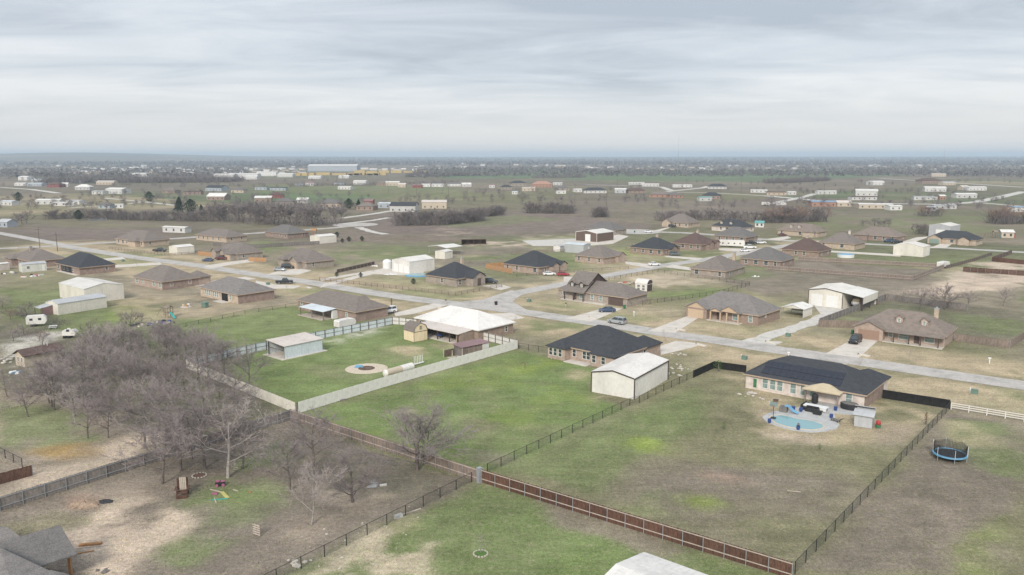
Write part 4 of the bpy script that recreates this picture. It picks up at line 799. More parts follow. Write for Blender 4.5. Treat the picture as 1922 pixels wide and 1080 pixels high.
# open livestock shelter far out in the pasture
c = G(889,459); t = thing('livestock_shelter', 'long dark brown open-fronted livestock shelter in the far pasture', 'shelter', (c.x,c.y,0), math.radians(6))
MB().box(-6,6,1.6,1.7,0,2.2).build('back_wall','wood_dark',t); lean_roof(t,-6.2,6.2,-1.9,1.9,2.6,2.2,'metal_rust','roof'); posts(t,[(x,-1.7) for x in (-5.9,-3,0,3,5.9)],2.6,'wood_dark',.1)
for x in (-5.95,0,5.9): MB().box(x-.04,x+.04,-1.7,1.6,0,2.2).build('partition','wood_dark',t)

# ------------------------------------------------------------------ fences (each panel, post and rail run a part)
def fence(label, px, kind, h=1.8, side=-1, name=None, cat='fence', step=None, mat=None, gap=None):
    W_ = [G(*p) for p in px]; o = W_[0]; base = {'wood': 'wooden_fence', 'wire': 'wire_fence', 'screen': 'screen_fence', 'metal': 'metal_fence', 'rail': 'rail_fence'}[kind]
    t = thing(name or base, label, cat, (o.x, o.y, 0))
    step = step or {'wood': 2.44, 'wire': 3.0, 'screen': 2.6, 'metal': 2.5, 'rail': 2.6}[kind]
    rr = random.Random(label)
    for si, (A, B) in enumerate(zip(W_[:-1], W_[1:])):
        d = B-A; L = d.length; n = max(1, round(L/step)); q = L/n; rz = math.atan2(d.y, d.x); u = d.normalized()
        def panels(v):
            m = MB()
            if kind == 'wood':
                k = max(1, int(q/.15)); w = q/k
                for i in range(k):
                    z = h+rr.uniform(-.05, .04); m.box(i*w+.006, (i+1)*w-.008, -.012+rr.uniform(-.006,.006), .012, .04, z)
            elif kind == 'wire':
                k = max(2, int(q/.16)); 
                for i in range(1, k): x = q*i/k; m.box(x-.004, x+.004, -.003, .003, .05, h-.03)
                for i in range(1, 9): z = h*i/9; m.box(0, q, -.003, .003, z-.0035, z+.0035)
            elif kind == 'screen':
                m.box(0, q, -.01, .01, .05, h-.02-.03*v)
            elif kind == 'metal':
                m.box(0.01, q-.01, -.012, .012, .08, h)
                for i in range(1, int(q/.3)): x = .3*i; m.box(x-.02, x+.02, -.03, .03, .08, h-.01)
            return m.mesh('fence_panel', mat or {'wood': 'wood_red', 'wire': 'wire', 'screen': 'black_screen', 'metal': 'metal_white'}[kind])
        pm = [panels(v) for v in range(2 if kind == 'wood' else 1)] if kind != 'rail' else None
        pw, pmat, ph = {'wood': (.034, 'steel', h-.05), 'wire': (.036, 'black_metal', h), 'screen': (.04, 'black_metal', h+.03), 'metal': (.055, 'trim_brown', h+.02), 'rail': (.065, mat or 'wood_weathered', h)}[kind]
        post_me = MB().box(-pw, pw, -pw, pw, 0, ph).mesh('post', pmat)
        sgn = side
        for i in range(n):
            p = A+u*(q*i)-o
            if pm: link('fence_panel', pm[i % len(pm)], t, (p.x, p.y, 0), rz)
            off = Vector((-u.y, u.x, 0))*(sgn*.09 if kind in ('wood', 'metal') else 0.0)
            link('post', post_me, t, (p.x+off.x, p.y+off.y, 0), rz)
        if si == len(W_)-2: link('post', post_me, t, tuple(B-o)[:2]+(0,), rz)
        zr = {'wood': (.30*h, .92*h), 'wire': (h-.03,), 'screen': (h-.01,), 'metal': (.5*h, .97*h), 'rail': [h*f for f in (.35, .65, .95)]}[kind]
        rm = {'wood': 'wood_pale', 'wire': 'black_metal', 'screen': 'black_metal', 'metal': 'trim_brown', 'rail': mat or 'wood_weathered'}[kind]
        if gap: rm = gap
        off = sgn*.05 if kind in ('wood', 'metal') else 0.0
        for z in zr:
            hh = {'wood': .05, 'wire': .02, 'screen': .02, 'metal': .03, 'rail': .065}[kind]
            MB().box(0, L, off-.02, off+.02, z-hh, z+hh).build('rail', rm, t, (A.x-o.x, A.y-o.y, 0), rz)
    return t
fence('long red-brown wooden fence with pale rails, on the near side of the pool lot', [(903,906),(1486,1088)], 'wood', 1.85, -1, mat='wood_red')
t = fence('weathered wooden fence with pale rails and a few new orange boards, behind the green lawn', [(897,905),(545,788)], 'wood', 1.8, 1, mat='wood_weathered')
o = G(897,905); A = G(897,905); B = G(545,788); u = (B-A).normalized()
for f in (.035, .17, .335, .46, .565, .815): q = u*((B-A).length*f); MB().box(0,.32,.015,.035,.05,1.72).build('new_board', 'wood_new', t, (q.x+.05*u.y, q.y-.05*u.x, 0), math.atan2(u.y, u.x))
p = G(900,906); tag(MB().box(-.28,.28,-.28,.28,0,2.0).box(-.3,.3,-.3,.3,2.0,2.06).build('corner_post', 'steel', None, (p.x, p.y, 0), .7), 'thick grey corner post where the red-brown and weathered fences meet', 'post')
fence('dark grey wooden fence with light steel rails, running below the bare woods', [(545,789),(270,875),(0,960),(-70,982)], 'wood', 1.8, 1, mat='wood_grey', gap='steel')
fence('black wire fence running down from the thick grey corner post', [(885,905),(470,1116)], 'wire', 1.35)
fence('black iron fence between the green back lawn and the pool lot', [(915,888),(1182,762),(1200,757),(1260,728),(1303,709)], 'wire', 1.35)
fence('black screened fence turning a corner behind the off-white shop', [(1301,710),(1340,692),(1400,700)], 'screen', 1.5)
fence('black screened fence running right from the solar-panel house', [(1656,748),(1782,768)], 'screen', 1.6)
fence('black wire fence dividing the pool lot from the trampoline lot', [(1783,769),(1492,1078)], 'wire', 1.45)
fence('white three-rail fence at the corner of the trampoline lot', [(1785,769),(1922,792),(1990,803)], 'rail', 1.2, mat='trim_white')
fence('white corrugated metal fence with dark frame, along the far side of the fenced lot', [(350,690),(480,661),(737,609)], 'metal', 1.9, -1, mat='fence_blue')
fence('short white metal fence with dark frame, leading from the corner to the gate', [(737,609),(762,611)], 'metal', 1.9, -1, mat='metal_white')
g = thing('gate', 'dark-framed white metal gate beside the white-roofed house', 'gate', tuple(G(762,611)), math.atan2((G(790,614)-G(762,611)).y, (G(790,614)-G(762,611)).x)); MB().box(.1,4.4,-.01,.01,.2,1.8).build('gate_panel','metal_white',g)
for z in (.2,1.0,1.8): MB().box(0,4.5,-.06,-.02,z-.05,z+.05).build('gate_bar','trim_brown',g)
for x in (0,2.2,4.5): MB().box(x-.06,x+.06,-.08,-.01,0,2.0).build('gate_post','trim_brown',g)
fence('pale sage metal fence panels backing onto the green lawn', [(560,777),(720,728),(972,655)], 'metal', 2.0, 1, mat='fence_sage')
fence('pale metal fence behind the bare woods, closing the white-fenced lot', [(350,692),(556,777)], 'metal', 1.9, 1, mat='metal_cream')
fence('short white metal fence from the brick end wall to the sage fence', [(905,638),(970,654)], 'metal', 1.9, -1, mat='metal_white')
fence('short black iron fence from the sage fence to the pinkish brick house', [(974,655),(1029,664)], 'wire', 1.35)
fence('weathered three-rail fence round the corner house with slate roof', [(600,527),(855,556),(942,540)], 'rail', 1.25)
fence('black iron fence along the side street behind the arched shed', [(1132,528),(1235,512),(1407,536)], 'wire', 1.3)
fence('black iron fence from the steep-gabled house towards the bare field', [(1206,573),(1350,553),(1407,537)], 'wire', 1.3)
fence('long weathered wooden fence across the bare lots, nearer of two', [(1440,507),(1713,527),(1773,504)], 'wood', 1.8, -1, mat='wood_weathered')
fence('long weathered wooden fence across the bare lots, farther of two', [(1498,490),(1640,497),(1773,504)], 'wood', 1.8, -1, mat='wood_weathered')
fence('grey wooden fence along the gravel drive below the two-door shop', [(1537,611),(1663,563)], 'wood', 1.8, -1, mat='wood_grey', gap='wood_grey')
fence('weathered wooden fence from the gravel drive to the dormer house', [(1536,614),(1612,616)], 'wood', 1.8, 1, mat='wood_weathered', gap='wood_weathered')
fence('grey wooden fence behind the spreading bare trees', [(1664,563),(1712,570),(1816,583)], 'wood', 1.8, 1, mat='wood_grey', gap='wood_grey')
fence('weathered wooden fence at the right end of the dormer house', [(1791,641),(1896,654),(1935,628)], 'wood', 1.8, 1, mat='wood_weathered', gap='wood_weathered')
fence('long red-brown wooden fence beside the sandy lot', [(1807,510),(1922,518),(1990,523)], 'wood', 1.8, -1, mat='wood_red', gap='wood_red')
fence('red-brown wooden fence with a raised corner, beyond the sandy lot', [(1922,497),(1861,491),(1899,477)], 'wood', 1.8, -1, mat='wood_red', gap='wood_red')
fence('bright cedar fence beside the slate-roofed house with two porch gables', [(968,498),(912,504),(962,514)], 'wood', 1.8, -1, mat='wood_new', gap='wood_new')
fence('short cedar fence left of the house with small porch gables', [(372,479),(399,482)], 'wood', 1.7, -1, mat='wood_new', gap='wood_new'); fence('short cedar fence right of the house with small porch gables', [(467,491),(500,492)], 'wood', 1.7, -1, mat='wood_new', gap='wood_new')
fence('long grey wooden fence behind the playset house', [(400,462),(480,466),(600,459)], 'wood', 1.7, -1, mat='wood_grey', gap='wood_grey'); fence('low dark wooden fence along the white shop drive', [(632,513),(703,497)], 'wood', 1.3, -1, mat='wood_dark', gap='wood_dark')
fence('weathered picket fence in front of the cream two-door building', [(205,468),(316,481),(366,478)], 'rail', 1.2); fence('wooden post fence crossing the far pasture', [(640,453),(735,450),(870,457)], 'rail', 1.3, step=3.4); fence('red-brown wooden fence at the left edge below the dirt yard', [(-40,922),(0,910),(62,893)], 'wood', 1.5, 1, mat='wood_red', gap='wood_red')
fence('black wire fence at the left edge above the red-brown fence', [(-20,845),(42,877)], 'wire', 1.3); fence('wire fence between the green lawn and the cream barn yard', [(190,642),(300,625),(460,590),(560,575)], 'wire', 1.1, step=4); fence('wooden rail fence beside the pale grey metal building', [(960,478),(1040,475),(1110,470)], 'rail', 1.3, step=3.2)
fence('wire fence along the front of the bare lots past the side street', [(1180,505),(1060,513),(970,520)], 'wire', 1.1, step=4); fence('grey pasture fence past the sandy lot, along the farm lane', [(1775,505),(1830,490),(1862,479)], 'wood', 1.3, -1, mat='wood_dark', gap='wood_dark')
fence('white pallet fence among the bare trees', [(-15,778),(20,768),(70,757)], 'rail', 1.0, mat='wood_pale', step=1.4)

# ------------------------------------------------------------------ trees
def rot_about(v, axis, a): return Matrix.Rotation(a, 3, axis) @ v
def make_tree(seed, h=7.0, spread=.62, trunk_r=.17, limbs=9, sub=7, tw=7, fine=5, fine_w=.020, low=.24, up=.35, clear=None):
    """Winter tree of unit-ish size: returns (trunk mesh builder, crown mesh builder)."""
    r = random.Random(seed); T = MB(); Cr = MB()
    def strip(a, b, w):
        d = b-a; n = d.cross(Vector((r.uniform(-1,1), r.uniform(-1,1), r.uniform(-.4,.4)))); 
        if n.length < 1e-5: return
        n = n.normalized()*w; Cr.add([a-n, a+n, b], [(0,1,2)])
    def branch(mb, p, d, L, r0, r1, segs, sides, wob, lift):
        pts = [p]; cur = p; dd = d.normalized()
        for k in range(segs):
            dd = (dd+Vector((r.gauss(0,wob), r.gauss(0,wob), r.gauss(0,wob)+lift))).normalized(); nx = cur+dd*(L/segs)
            ra = r0+(r1-r0)*k/segs; rb = r0+(r1-r0)*(k+1)/segs; mb.tube(cur, nx, ra, rb, sides, cap=False); cur = nx; pts.append(nx)
        return pts, dd
    def at(pts, f):
        f *= len(pts)-1; i = min(int(f), len(pts)-2); return pts[i].lerp(pts[i+1], f-i), (pts[i+1]-pts[i]).normalized()
    tp, td = branch(T, Vector((0,0,-.1)), Vector((r.uniform(-.1,.1), r.uniform(-.1,.1), 1)), h*.78, trunk_r, trunk_r*.28, 6, 6, .07, .04)
    for i in range(limbs):
        f = low+(1-low)*(i+.5)/limbs*.97; p, d = at(tp, f); az = i*2.4+r.uniform(-.5,.5)
        out = Vector((math.cos(az), math.sin(az), 0)); ld = (out*1.0+Vector((0,0,up+.55*f))).normalized(); L = h*spread*(1.05-.62*abs(f-.42))*r.uniform(.75,1.1)*(1-.35*max(0,f-.6)/.4)
        lp, _ = branch(T, p, ld, L, trunk_r*.50*(1-.5*f), trunk_r*.08, 4, 5, .13, .05)
        for j in range(sub):
            g = .22+.78*(j+r.random()*.8)/sub; q, dq = at(lp, min(g,.999)); sd = (dq+Vector((r.gauss(0,.75), r.gauss(0,.75), r.gauss(.12,.45)))).normalized(); SL = L*r.uniform(.26,.50)
            sp, _ = branch(Cr, q, sd, SL, trunk_r*.13, trunk_r*.035, 3, 3, .16, .04)
            for k in range(tw):
                e = .15+.85*(k+r.random()*.9)/tw; x, dx = at(sp, min(e,.999)); xd = (dx+Vector((r.gauss(0,.6), r.gauss(0,.6), r.gauss(.15,.4)))).normalized(); XL = SL*r.uniform(.3,.65)
                y = x+xd*XL; strip(x, y, fine_w*.9)
                for s in range(fine):
                    b0 = x+xd*(XL*r.uniform(.2,1)); bd = (xd+Vector((r.gauss(0,.7), r.gauss(0,.7), r.gauss(.12,.45)))).normalized(); strip(b0, b0+bd*(XL*r.uniform(.35,.8)), fine_w*.75)
    return T, Cr
TREES = {}
material('twig_dim', (.195,.17,.165), .95, .15, .5, rand=.14)
def tree_proto(key, seed, bark, twig, **kw):
    T, Cr = make_tree(seed, **kw); TREES[key] = (T.mesh('trunk', bark), Cr.mesh('crown', twig), kw.get('h', 7.0))
for i in range(4): tree_proto('dark%d' % i, 11+i, 'bark', 'twig', limbs=11, sub=8, tw=8, fine=8, fine_w=.016, trunk_r=.14)
for i in range(2): tree_proto('pale%d' % i, 31+i, 'bark_pale', 'twig_pale', limbs=9, sub=8, tw=8, fine=7, fine_w=.016, spread=.55, up=.55, trunk_r=.14)
tree_proto('wide0', 41, 'bark', 'twig', limbs=12, sub=10, tw=9, fine=8, spread=.80, trunk_r=.22, low=.12, up=.28, fine_w=.017)
tree_proto('sparse0', 51, 'bark_pale', 'twig_pale', limbs=8, sub=5, tw=4, fine=3, spread=.42, trunk_r=.10, up=.7, fine_w=.018)
for i in range(3): tree_proto('far%d' % i, 61+i, 'bark', 'twig_dim', limbs=9, sub=6, tw=5, fine=3, fine_w=.085, trunk_r=.16)
tree_proto('russet0', 71, 'bark', 'twig_russet', limbs=8, sub=6, tw=5, fine=3, fine_w=.05); tree_proto('olive0', 75, 'bark', 'twig_olive', limbs=9, sub=8, tw=7, fine=7, fine_w=.02, low=.1)
def tree(px, py, h, key, label, group=None, name='bare_tree', sx=1.0, pos=None):
    p = pos if pos is not None else G(px, py); tm, cm, h0 = TREES[key]; s = h/h0; rz = random.uniform(0, 6.28)
    t = thing(name, label, 'tree', (p.x, p.y, 0), rz, group); t.scale = (s*sx, s*sx, s); t.rotation_euler = (random.gauss(0,.05), random.gauss(0,.05), rz)
    link('trunk', tm, t); link('crown', cm, t); return t
WOOD = W2([(90,775),(75,745),(115,706),(160,672),(250,640),(330,640),(420,675),(500,730),(520,762),(440,800),(330,805),(290,790),(180,800),(110,790)])
wx0, wx1 = min(p[0] for p in WOOD), max(p[0] for p in WOOD); wy0, wy1 = min(p[1] for p in WOOD), max(p[1] for p in WOOD)
rw = random.Random(5); placed = []
SHED_PT = G(62,680)
for _ in range(4000):
    x, y = rw.uniform(wx0, wx1), rw.uniform(wy0, wy1)
    if not inside(np.array([x]), np.array([y]), WOOD)[0] or any((x-a)**2+(y-b)**2 < 3.6**2 for a, b in placed): continue
    if math.hypot(x-SHED_PT.x, y-SHED_PT.y) < 8: continue
    if dist_line(np.array([x]), np.array([y]), W2([(350,692),(556,777)]))[0] < 2.2: continue
    placed.append((x, y))
    if len(placed) >= 62: break
for i, (x, y) in enumerate(placed):
    k = rw.choice(['dark0','dark1','dark2','dark3','dark0','dark2','pale0','pale1']); pale = k.startswith('pale')
    tree(0, 0, rw.uniform(4.6, 7.6), k, 'bare pale grey tree standing in the dense wood' if pale else 'bare grey-brown tree standing in the dense wood', 'trees of the bare wood', sx=rw.uniform(.9,1.3), pos=Vector((x, y, 0)))
for px, py, h, k, sx, lb in ((272,842,9.2,'dark0',1.25,'bare tree on the sandy patch at the edge of the wood'), (165,823,6.5,'dark1',.9,'slim bare tree with a dark trunk, left of its twin beside the rust-coloured grass'), (203,822,7.0,'dark3',.9,'slim bare tree with a dark trunk, right of its twin beside the rust-coloured grass'), (53,783,6.0,'dark2',.9,'slim bare tree by the white pallet fence'), (98,764,7.5,'dark0',.9,'tall dark-trunked bare tree beside the white pallet fence'),
        (305,908,8.0,'dark2',1.2,'pale forked bare tree left of the wooden play chair'), (340,884,8.0,'dark1',1.25,'bare tree behind the wooden play chair'), (428,897,9.6,'pale1',1.4,'large pale bare tree beside the toy car'), (385,880,9.0,'dark2',1.3,'dark bare tree just below the dark grey fence, behind the fire ring'), (545,920,7.0,'dark3',1.1,'small round bare tree standing in a bright green weed patch'),
        (585,985,7.2,'pale0',1.0,'pale leaning bare tree near the black wire fence'), (588,876,7.8,'dark1',1.2,'bare tree on the dark turf below the weathered fence'), (662,943,5.6,'wide0',1.1,'short thick-trunked bare tree beside the metal scrap'), (783,882,7.8,'wide0',1.35,'wide spreading bare tree growing against the weathered wooden fence'), (800,862,6.0,'dark0',.9,'bare tree behind the wide spreading tree, at the weathered fence'),
        (1773,582,6.4,'wide0',1.0,'wide dark bare tree behind the dormer house'), (1727,582,5.2,'dark1',1.0,'bare tree left of the wide dark tree behind the dormer house'), (1817,577,4.6,'dark2',1.1,'low bare tree right of the wide dark tree behind the dormer house'), (1883,574,5.0,'dark3',.95,'lone bare tree by the pasture gate on the right'),
        (52,602,4.6,'dark1',1.2,'bare tree beside the lean-to of the cream barn'), (170,640,5.0,'olive0',1.35,'broad olive-grey bush in front of the cream barn'), (455,880,7.0,'dark3',1.1,'dark bare tree behind the large pale one, above the toy car'), (360,862,8.0,'dark0',1.2,'bare tree touching the dark grey fence behind the play chair'), (300,650,5.0,'dark0',1.0,'bare tree at the green lawn edge of the wood, by the pale fence'), (350,660,5.0,'dark2',1.1,'bare tree nearest the pale metal fence corner'), (235,656,4.5,'olive0',1.1,'olive-grey bare tree between the bush and the wood'),
        (20,600,3.0,'russet0',1.6,'low russet thicket at the left edge above the gravel'), (25,640,2.8,'dark3',1.8,'low grey thicket above the gravel heap'), (-15,618,3.2,'dark2',1.7,'grey thicket at the left edge left of the cream barns'), (45,628,2.6,'dark0',1.8,'low mauve thicket between the camper and the gravel heap'), (75,640,2.4,'russet0',1.6,'low russet thicket below the small white camper'), (5,580,3.0,'dark3',1.5,'low thicket at the left edge behind the russet one'), (80,650,3.0,'dark1',1.6,'low grey thicket beside the white camper'), (-10,680,5.0,'pale1',1.1,'pale bare tree beside the maroon-roofed shed'), (14,745,5.0,'dark3',1.0,'bare tree below the maroon-roofed shed at the left edge')):
    tree(px, py, h, k, lb, sx=sx)
for px, py, h, lb in ((985,695,1.7,'dead brown sapling on the green lawn'),):
    t = tree(px, py, h, 'russet0', lb, name='sapling', sx=.45)
for px, py, h, lb in ((1250,642,3.4,'thin bare sapling by the road behind the pinkish brick house'), (1610,702,3.6,'thin bare sapling in front of the solar-panel house'), (966,612,2.8,'thin bare sapling right of the white-roofed house'), (540,551,3.0,'thin bare sapling on the verge by the dark pickup'), (258,500,4.2,'bare sapling on the dry verge beyond the big cream shop'), (377,521,3.6,'bare sapling beside the brown cross-hip house'), (965,608,2.4,'slender sapling beside the concrete apron'), (1066,580,2.6,'thin sapling in front of the steep-gabled house'), (1707,672,2.2,'small bare sapling in front of the dormer house'), (1360,622,2.0,'small bare sapling in front of the tan-gabled house'), (902,1038,2.6,'pale bare sapling in a ring of stones'), (35,468,5.0,'bare tree left of the utility poles'), (1350,906,2.0,'pale multi-stemmed sapling in a mulch bed'), (1293,858,1.3,'tiny sapling with red mulch in the pool lot'), (1183,852,1.2,'tiny staked sapling near the bright green patch'), (965,603,2.2,'sapling beside the mailbox')):
    if lb.startswith(('slender sapling beside the concrete', 'sapling beside the mailbox')): continue
    tree(px, py, h, 'sparse0', lb, name='sapling', sx=.8)
# evergreens and broadleaf shrubs
def leafy(seed, h, r_, n, mat, cone=True):
    r = random.Random(seed); T = MB(); T.tube((0,0,-.1), (0,0,h*.7), .12, .04, 6); Cm = MB()
    for _ in range(n):
        z = r.random()**.9; rad = r_*((1-z)**.7 if cone else math.sin(math.pi*min(.98, z*.85+.12)))*math.sqrt(r.random())*r.uniform(.8,1.15); az = r.uniform(0,6.28)
        c = Vector((rad*math.cos(az), rad*math.sin(az), .12*h+z*h*.88)); s = r.uniform(.10,.2)*h/4
        a = Vector((r.gauss(0,1), r.gauss(0,1), r.gauss(0,.7))).normalized()*s; b = a.cross(Vector((r.gauss(0,1), r.gauss(0,1), r.gauss(0,1)))).normalized()*s
        Cm.add([c-a, c+b*.6, c+a, c-b*.6], [(0,1,2,3)])
    return T.mesh('trunk','bark'), Cm.mesh('crown', mat), h
TREES['cedar0'] = leafy(1, 5, 1.7, 1300, 'evergreen'); TREES['cedar1'] = leafy(2, 4, 1.9, 1200, 'evergreen', False); TREES['bush0'] = leafy(3, 1.2, .6, 260, 'leaf_green', False); TREES['deadbush'] = leafy(4, 2.2, .5, 300, 'leaf_dead', False)
for px, py, h, k, lb in ((148,414,7,'cedar1','round dark evergreen beside the pond'), (335,400,12,'cedar0','dark evergreen, leftmost of the pair behind the bare belt'), (358,402,11,'cedar1','dark rounded evergreen, right of the pair behind the bare belt'), (380,405,8,'cedar0','pointed dark evergreen right of the bare belt'), (419,408,7,'cedar1','low dark evergreen among the scattered bare trees'), (34,379,9,'cedar1','dark evergreen beside the far white building'), (282,380,10,'cedar1','dark evergreen along the far gravel road'), (655,394,9,'cedar1','dark evergreen beside the far brown house'), (673,393,8,'cedar0','slim dark evergreen left of the far brown house'),
        (632,520,1.8,'cedar1','small round evergreen shrub, left of two inside the rail fence'), (677,521,1.8,'cedar1','small round evergreen shrub, middle one inside the rail fence'), (776,534,2.0,'cedar1','small round evergreen shrub beside the slate corner house'), (655,454,2.6,'cedar1','dark shrub, middle of three behind the cream playset building'), (643,456,2.2,'cedar1','dark shrub, left of three behind the cream playset building'), (680,453,2.6,'cedar1','dark shrub, right of three behind the cream playset building'), (632,446,3.0,'cedar1','dark shrub at the corner of the cream playset building')):
    tree(px, py, h, k, lb, name='evergreen_tree' if h > 4 else 'evergreen_shrub')
for px, py, h, k, lb in ((1349,697,2.2,'bush0','green yucca-like shrub inside the black screen corner'), (735,574,2.2,'deadbush','narrow brown shrub behind the white vehicle'), (1358,806,1.1,'bush0','blue-green shrub on the lawn left of the pool'), (1539,844,.9,'bush0','small green shrub on the lawn below the pool'), (1738,797,2.0,'deadbush','narrow brown shrub beside the trampoline fence')):
    tree(px, py, h, k, lb, name='shrub', sx=.7 if k == 'deadbush' else 1.0)
# tree belts of the middle distance: every tree an individual
def belt(pts, n, h0, h1, depth, keys, label, group, seed):
    r = random.Random(seed); W_ = [G(*p) for p in pts]; seg = [(b-a).length for a, b in zip(W_[:-1], W_[1:])]; tot = sum(seg)
    for i in range(n):
        f = (i+r.random())/n*tot; k = 0
        while f > seg[k] and k < len(seg)-1: f -= seg[k]; k += 1
        p = W_[k].lerp(W_[k+1], f/seg[k]); p = p+Vector((r.uniform(-2,2), r.uniform(0,depth), 0)); tree(0, 0, r.uniform(h0, h1), r.choice(keys), label, group, pos=p, sx=r.uniform(1.0,1.4))
FAR = ['far0','far1','far2']
belt([(78,413),(160,411),(250,415),(370,417)], 46, 4.5, 7, 14, FAR, 'bare tree in the dark belt beside the pond', 'bare belt by the pond', 1)
belt([(370,416),(470,422),(560,426),(630,424)], 30, 8, 13, 24, FAR, 'tall bare tree scattered along the creek near the cul-de-sac', 'creek trees', 2)
belt([(740,425),(830,424),(905,416)], 34, 6, 9.5, 16, FAR, 'bare tree in the dense clump right of the cul-de-sac', 'dense clump', 3); belt([(905,408),(945,404)], 8, 6, 8, 8, FAR, 'bare tree trailing off the dense clump', 'dense clump tail', 4)
belt([(984,401),(1080,402)], 18, 6, 9, 8, FAR, 'bare tree in the row across the mauve field', 'field row', 5); belt([(1112,409),(1140,408)], 6, 6, 8, 6, FAR, 'bare tree in the small clump of the mauve field', 'field clump', 6)
belt([(1240,417),(1340,414),(1440,419)], 16, 6, 8, 14, FAR, 'bare grey tree behind the cul-de-sac houses', 'trees behind cul-de-sac', 7); belt([(1440,420),(1500,419),(1555,417)], 18, 8, 11, 20, ['russet0','far0','russet0'], 'russet bare tree behind the tan dormer house', 'russet trees', 8)
belt([(1728,407),(1768,407)], 6, 6, 8, 8, ['russet0','far1'], 'bare tree beside the far trailers on the right', 'trailer trees', 9); belt([(1876,423),(1922,421),(1980,421)], 12, 9, 12, 16, ['russet0'], 'orange-brown bare tree at the right edge', 'orange trees', 10)
belt([(1728,441),(1762,442)], 6, 4, 6, 8, FAR, 'low bare tree left of the grey peaked shop', 'trees by grey shop', 11); belt([(1630,430),(1700,432)], 5, 4, 6, 20, FAR, 'small bare tree beyond the wide brown house', 'trees beyond brown house', 12)

belt([(20,420),(40,424)], 3, 6, 8, 10, FAR, 'bare tree beside the grey house at the left edge', 'left edge trees', 15)

# ------------------------------------------------------------------ far woodland (reads as one mass)
def far_wood():
    r = np.random.default_rng(3); V = []; F = []
    def scatter(n, ymin, ymax, xspan, hmin, hmax, clump, thr, tri):
        k = 0
        while k < n:
            m = n*3; d = ymin*(ymax/ymin)**r.random(m); a = (r.random(m)-.5)*xspan; x = d*np.tan(a); y = d
            keep = fbm(x, y*2.2, clump, 55, 3) > thr; x, y = x[keep], y[keep]
            for i in range(min(len(x), n-k)):
                yield x[i], y[i], hmin+(hmax-hmin)*r.random(), tri
            k += len(x)
    allpts = []
    allpts += list(scatter(9000, 1600, 4200, 1.35, 6, 11, 620, .47, 12)); allpts += list(scatter(16000, 3800, 13500, 1.4, 9, 16, 1500, .36, 5))
    vs = []; 
    for x, y, h, tri in allpts:
        if 760 < y < 1700 and 318 < HOR+CAM_H*FPX/y < 340 and -120 < x < 1000: continue
        qx, qy = 961+x/y*FPX, HOR+CAM_H*FPX/y
        if 470 < qx < 780 and 316 < qy < 340: continue
        R = math.hypot(x, y); far = min(1, max(0, (R-4500)/8500)); z0 = far*far*(3-2*far)*26
        w = h*.55; p = r.normal(0, 1, (tri, 3)); p /= np.linalg.norm(p, axis=1)[:, None]; p *= r.random((tri, 1))**.4
        c = np.stack([x+p[:, 0]*w, y+p[:, 1]*w, z0+h*.5+p[:, 2]*h*.48], 1); s = h*(.16 if tri > 20 else .24 if tri > 8 else .40)
        for q in c:
            d = r.normal(0, 1, (3, 3))*s*.75; d[:, 2] *= .9; vs.append(q+d)
    V = np.concatenate(vs); n = len(V)//3
    me = bpy.data.meshes.new('far_woodland'); me.vertices.add(len(V)); me.vertices.foreach_set('co', V.astype(np.float32).ravel()); me.loops.add(len(V)); me.loops.foreach_set('vertex_index', np.arange(len(V), dtype=np.int32))
    me.polygons.add(n); me.polygons.foreach_set('loop_start', np.arange(0, len(V), 3, dtype=np.int32)); me.polygons.foreach_set('loop_total', np.full(n, 3, np.int32)); me.update(calc_edges=True)
    me.materials.append(MAT['twig_far']); o = link('far_woodland', me); o['kind'] = 'stuff'; tag(o, 'far bare woodland fading into haze towards the horizon', 'woodland')
material('twig_far', (.155,.14,.135), .95, .3, .012)
far_wood()

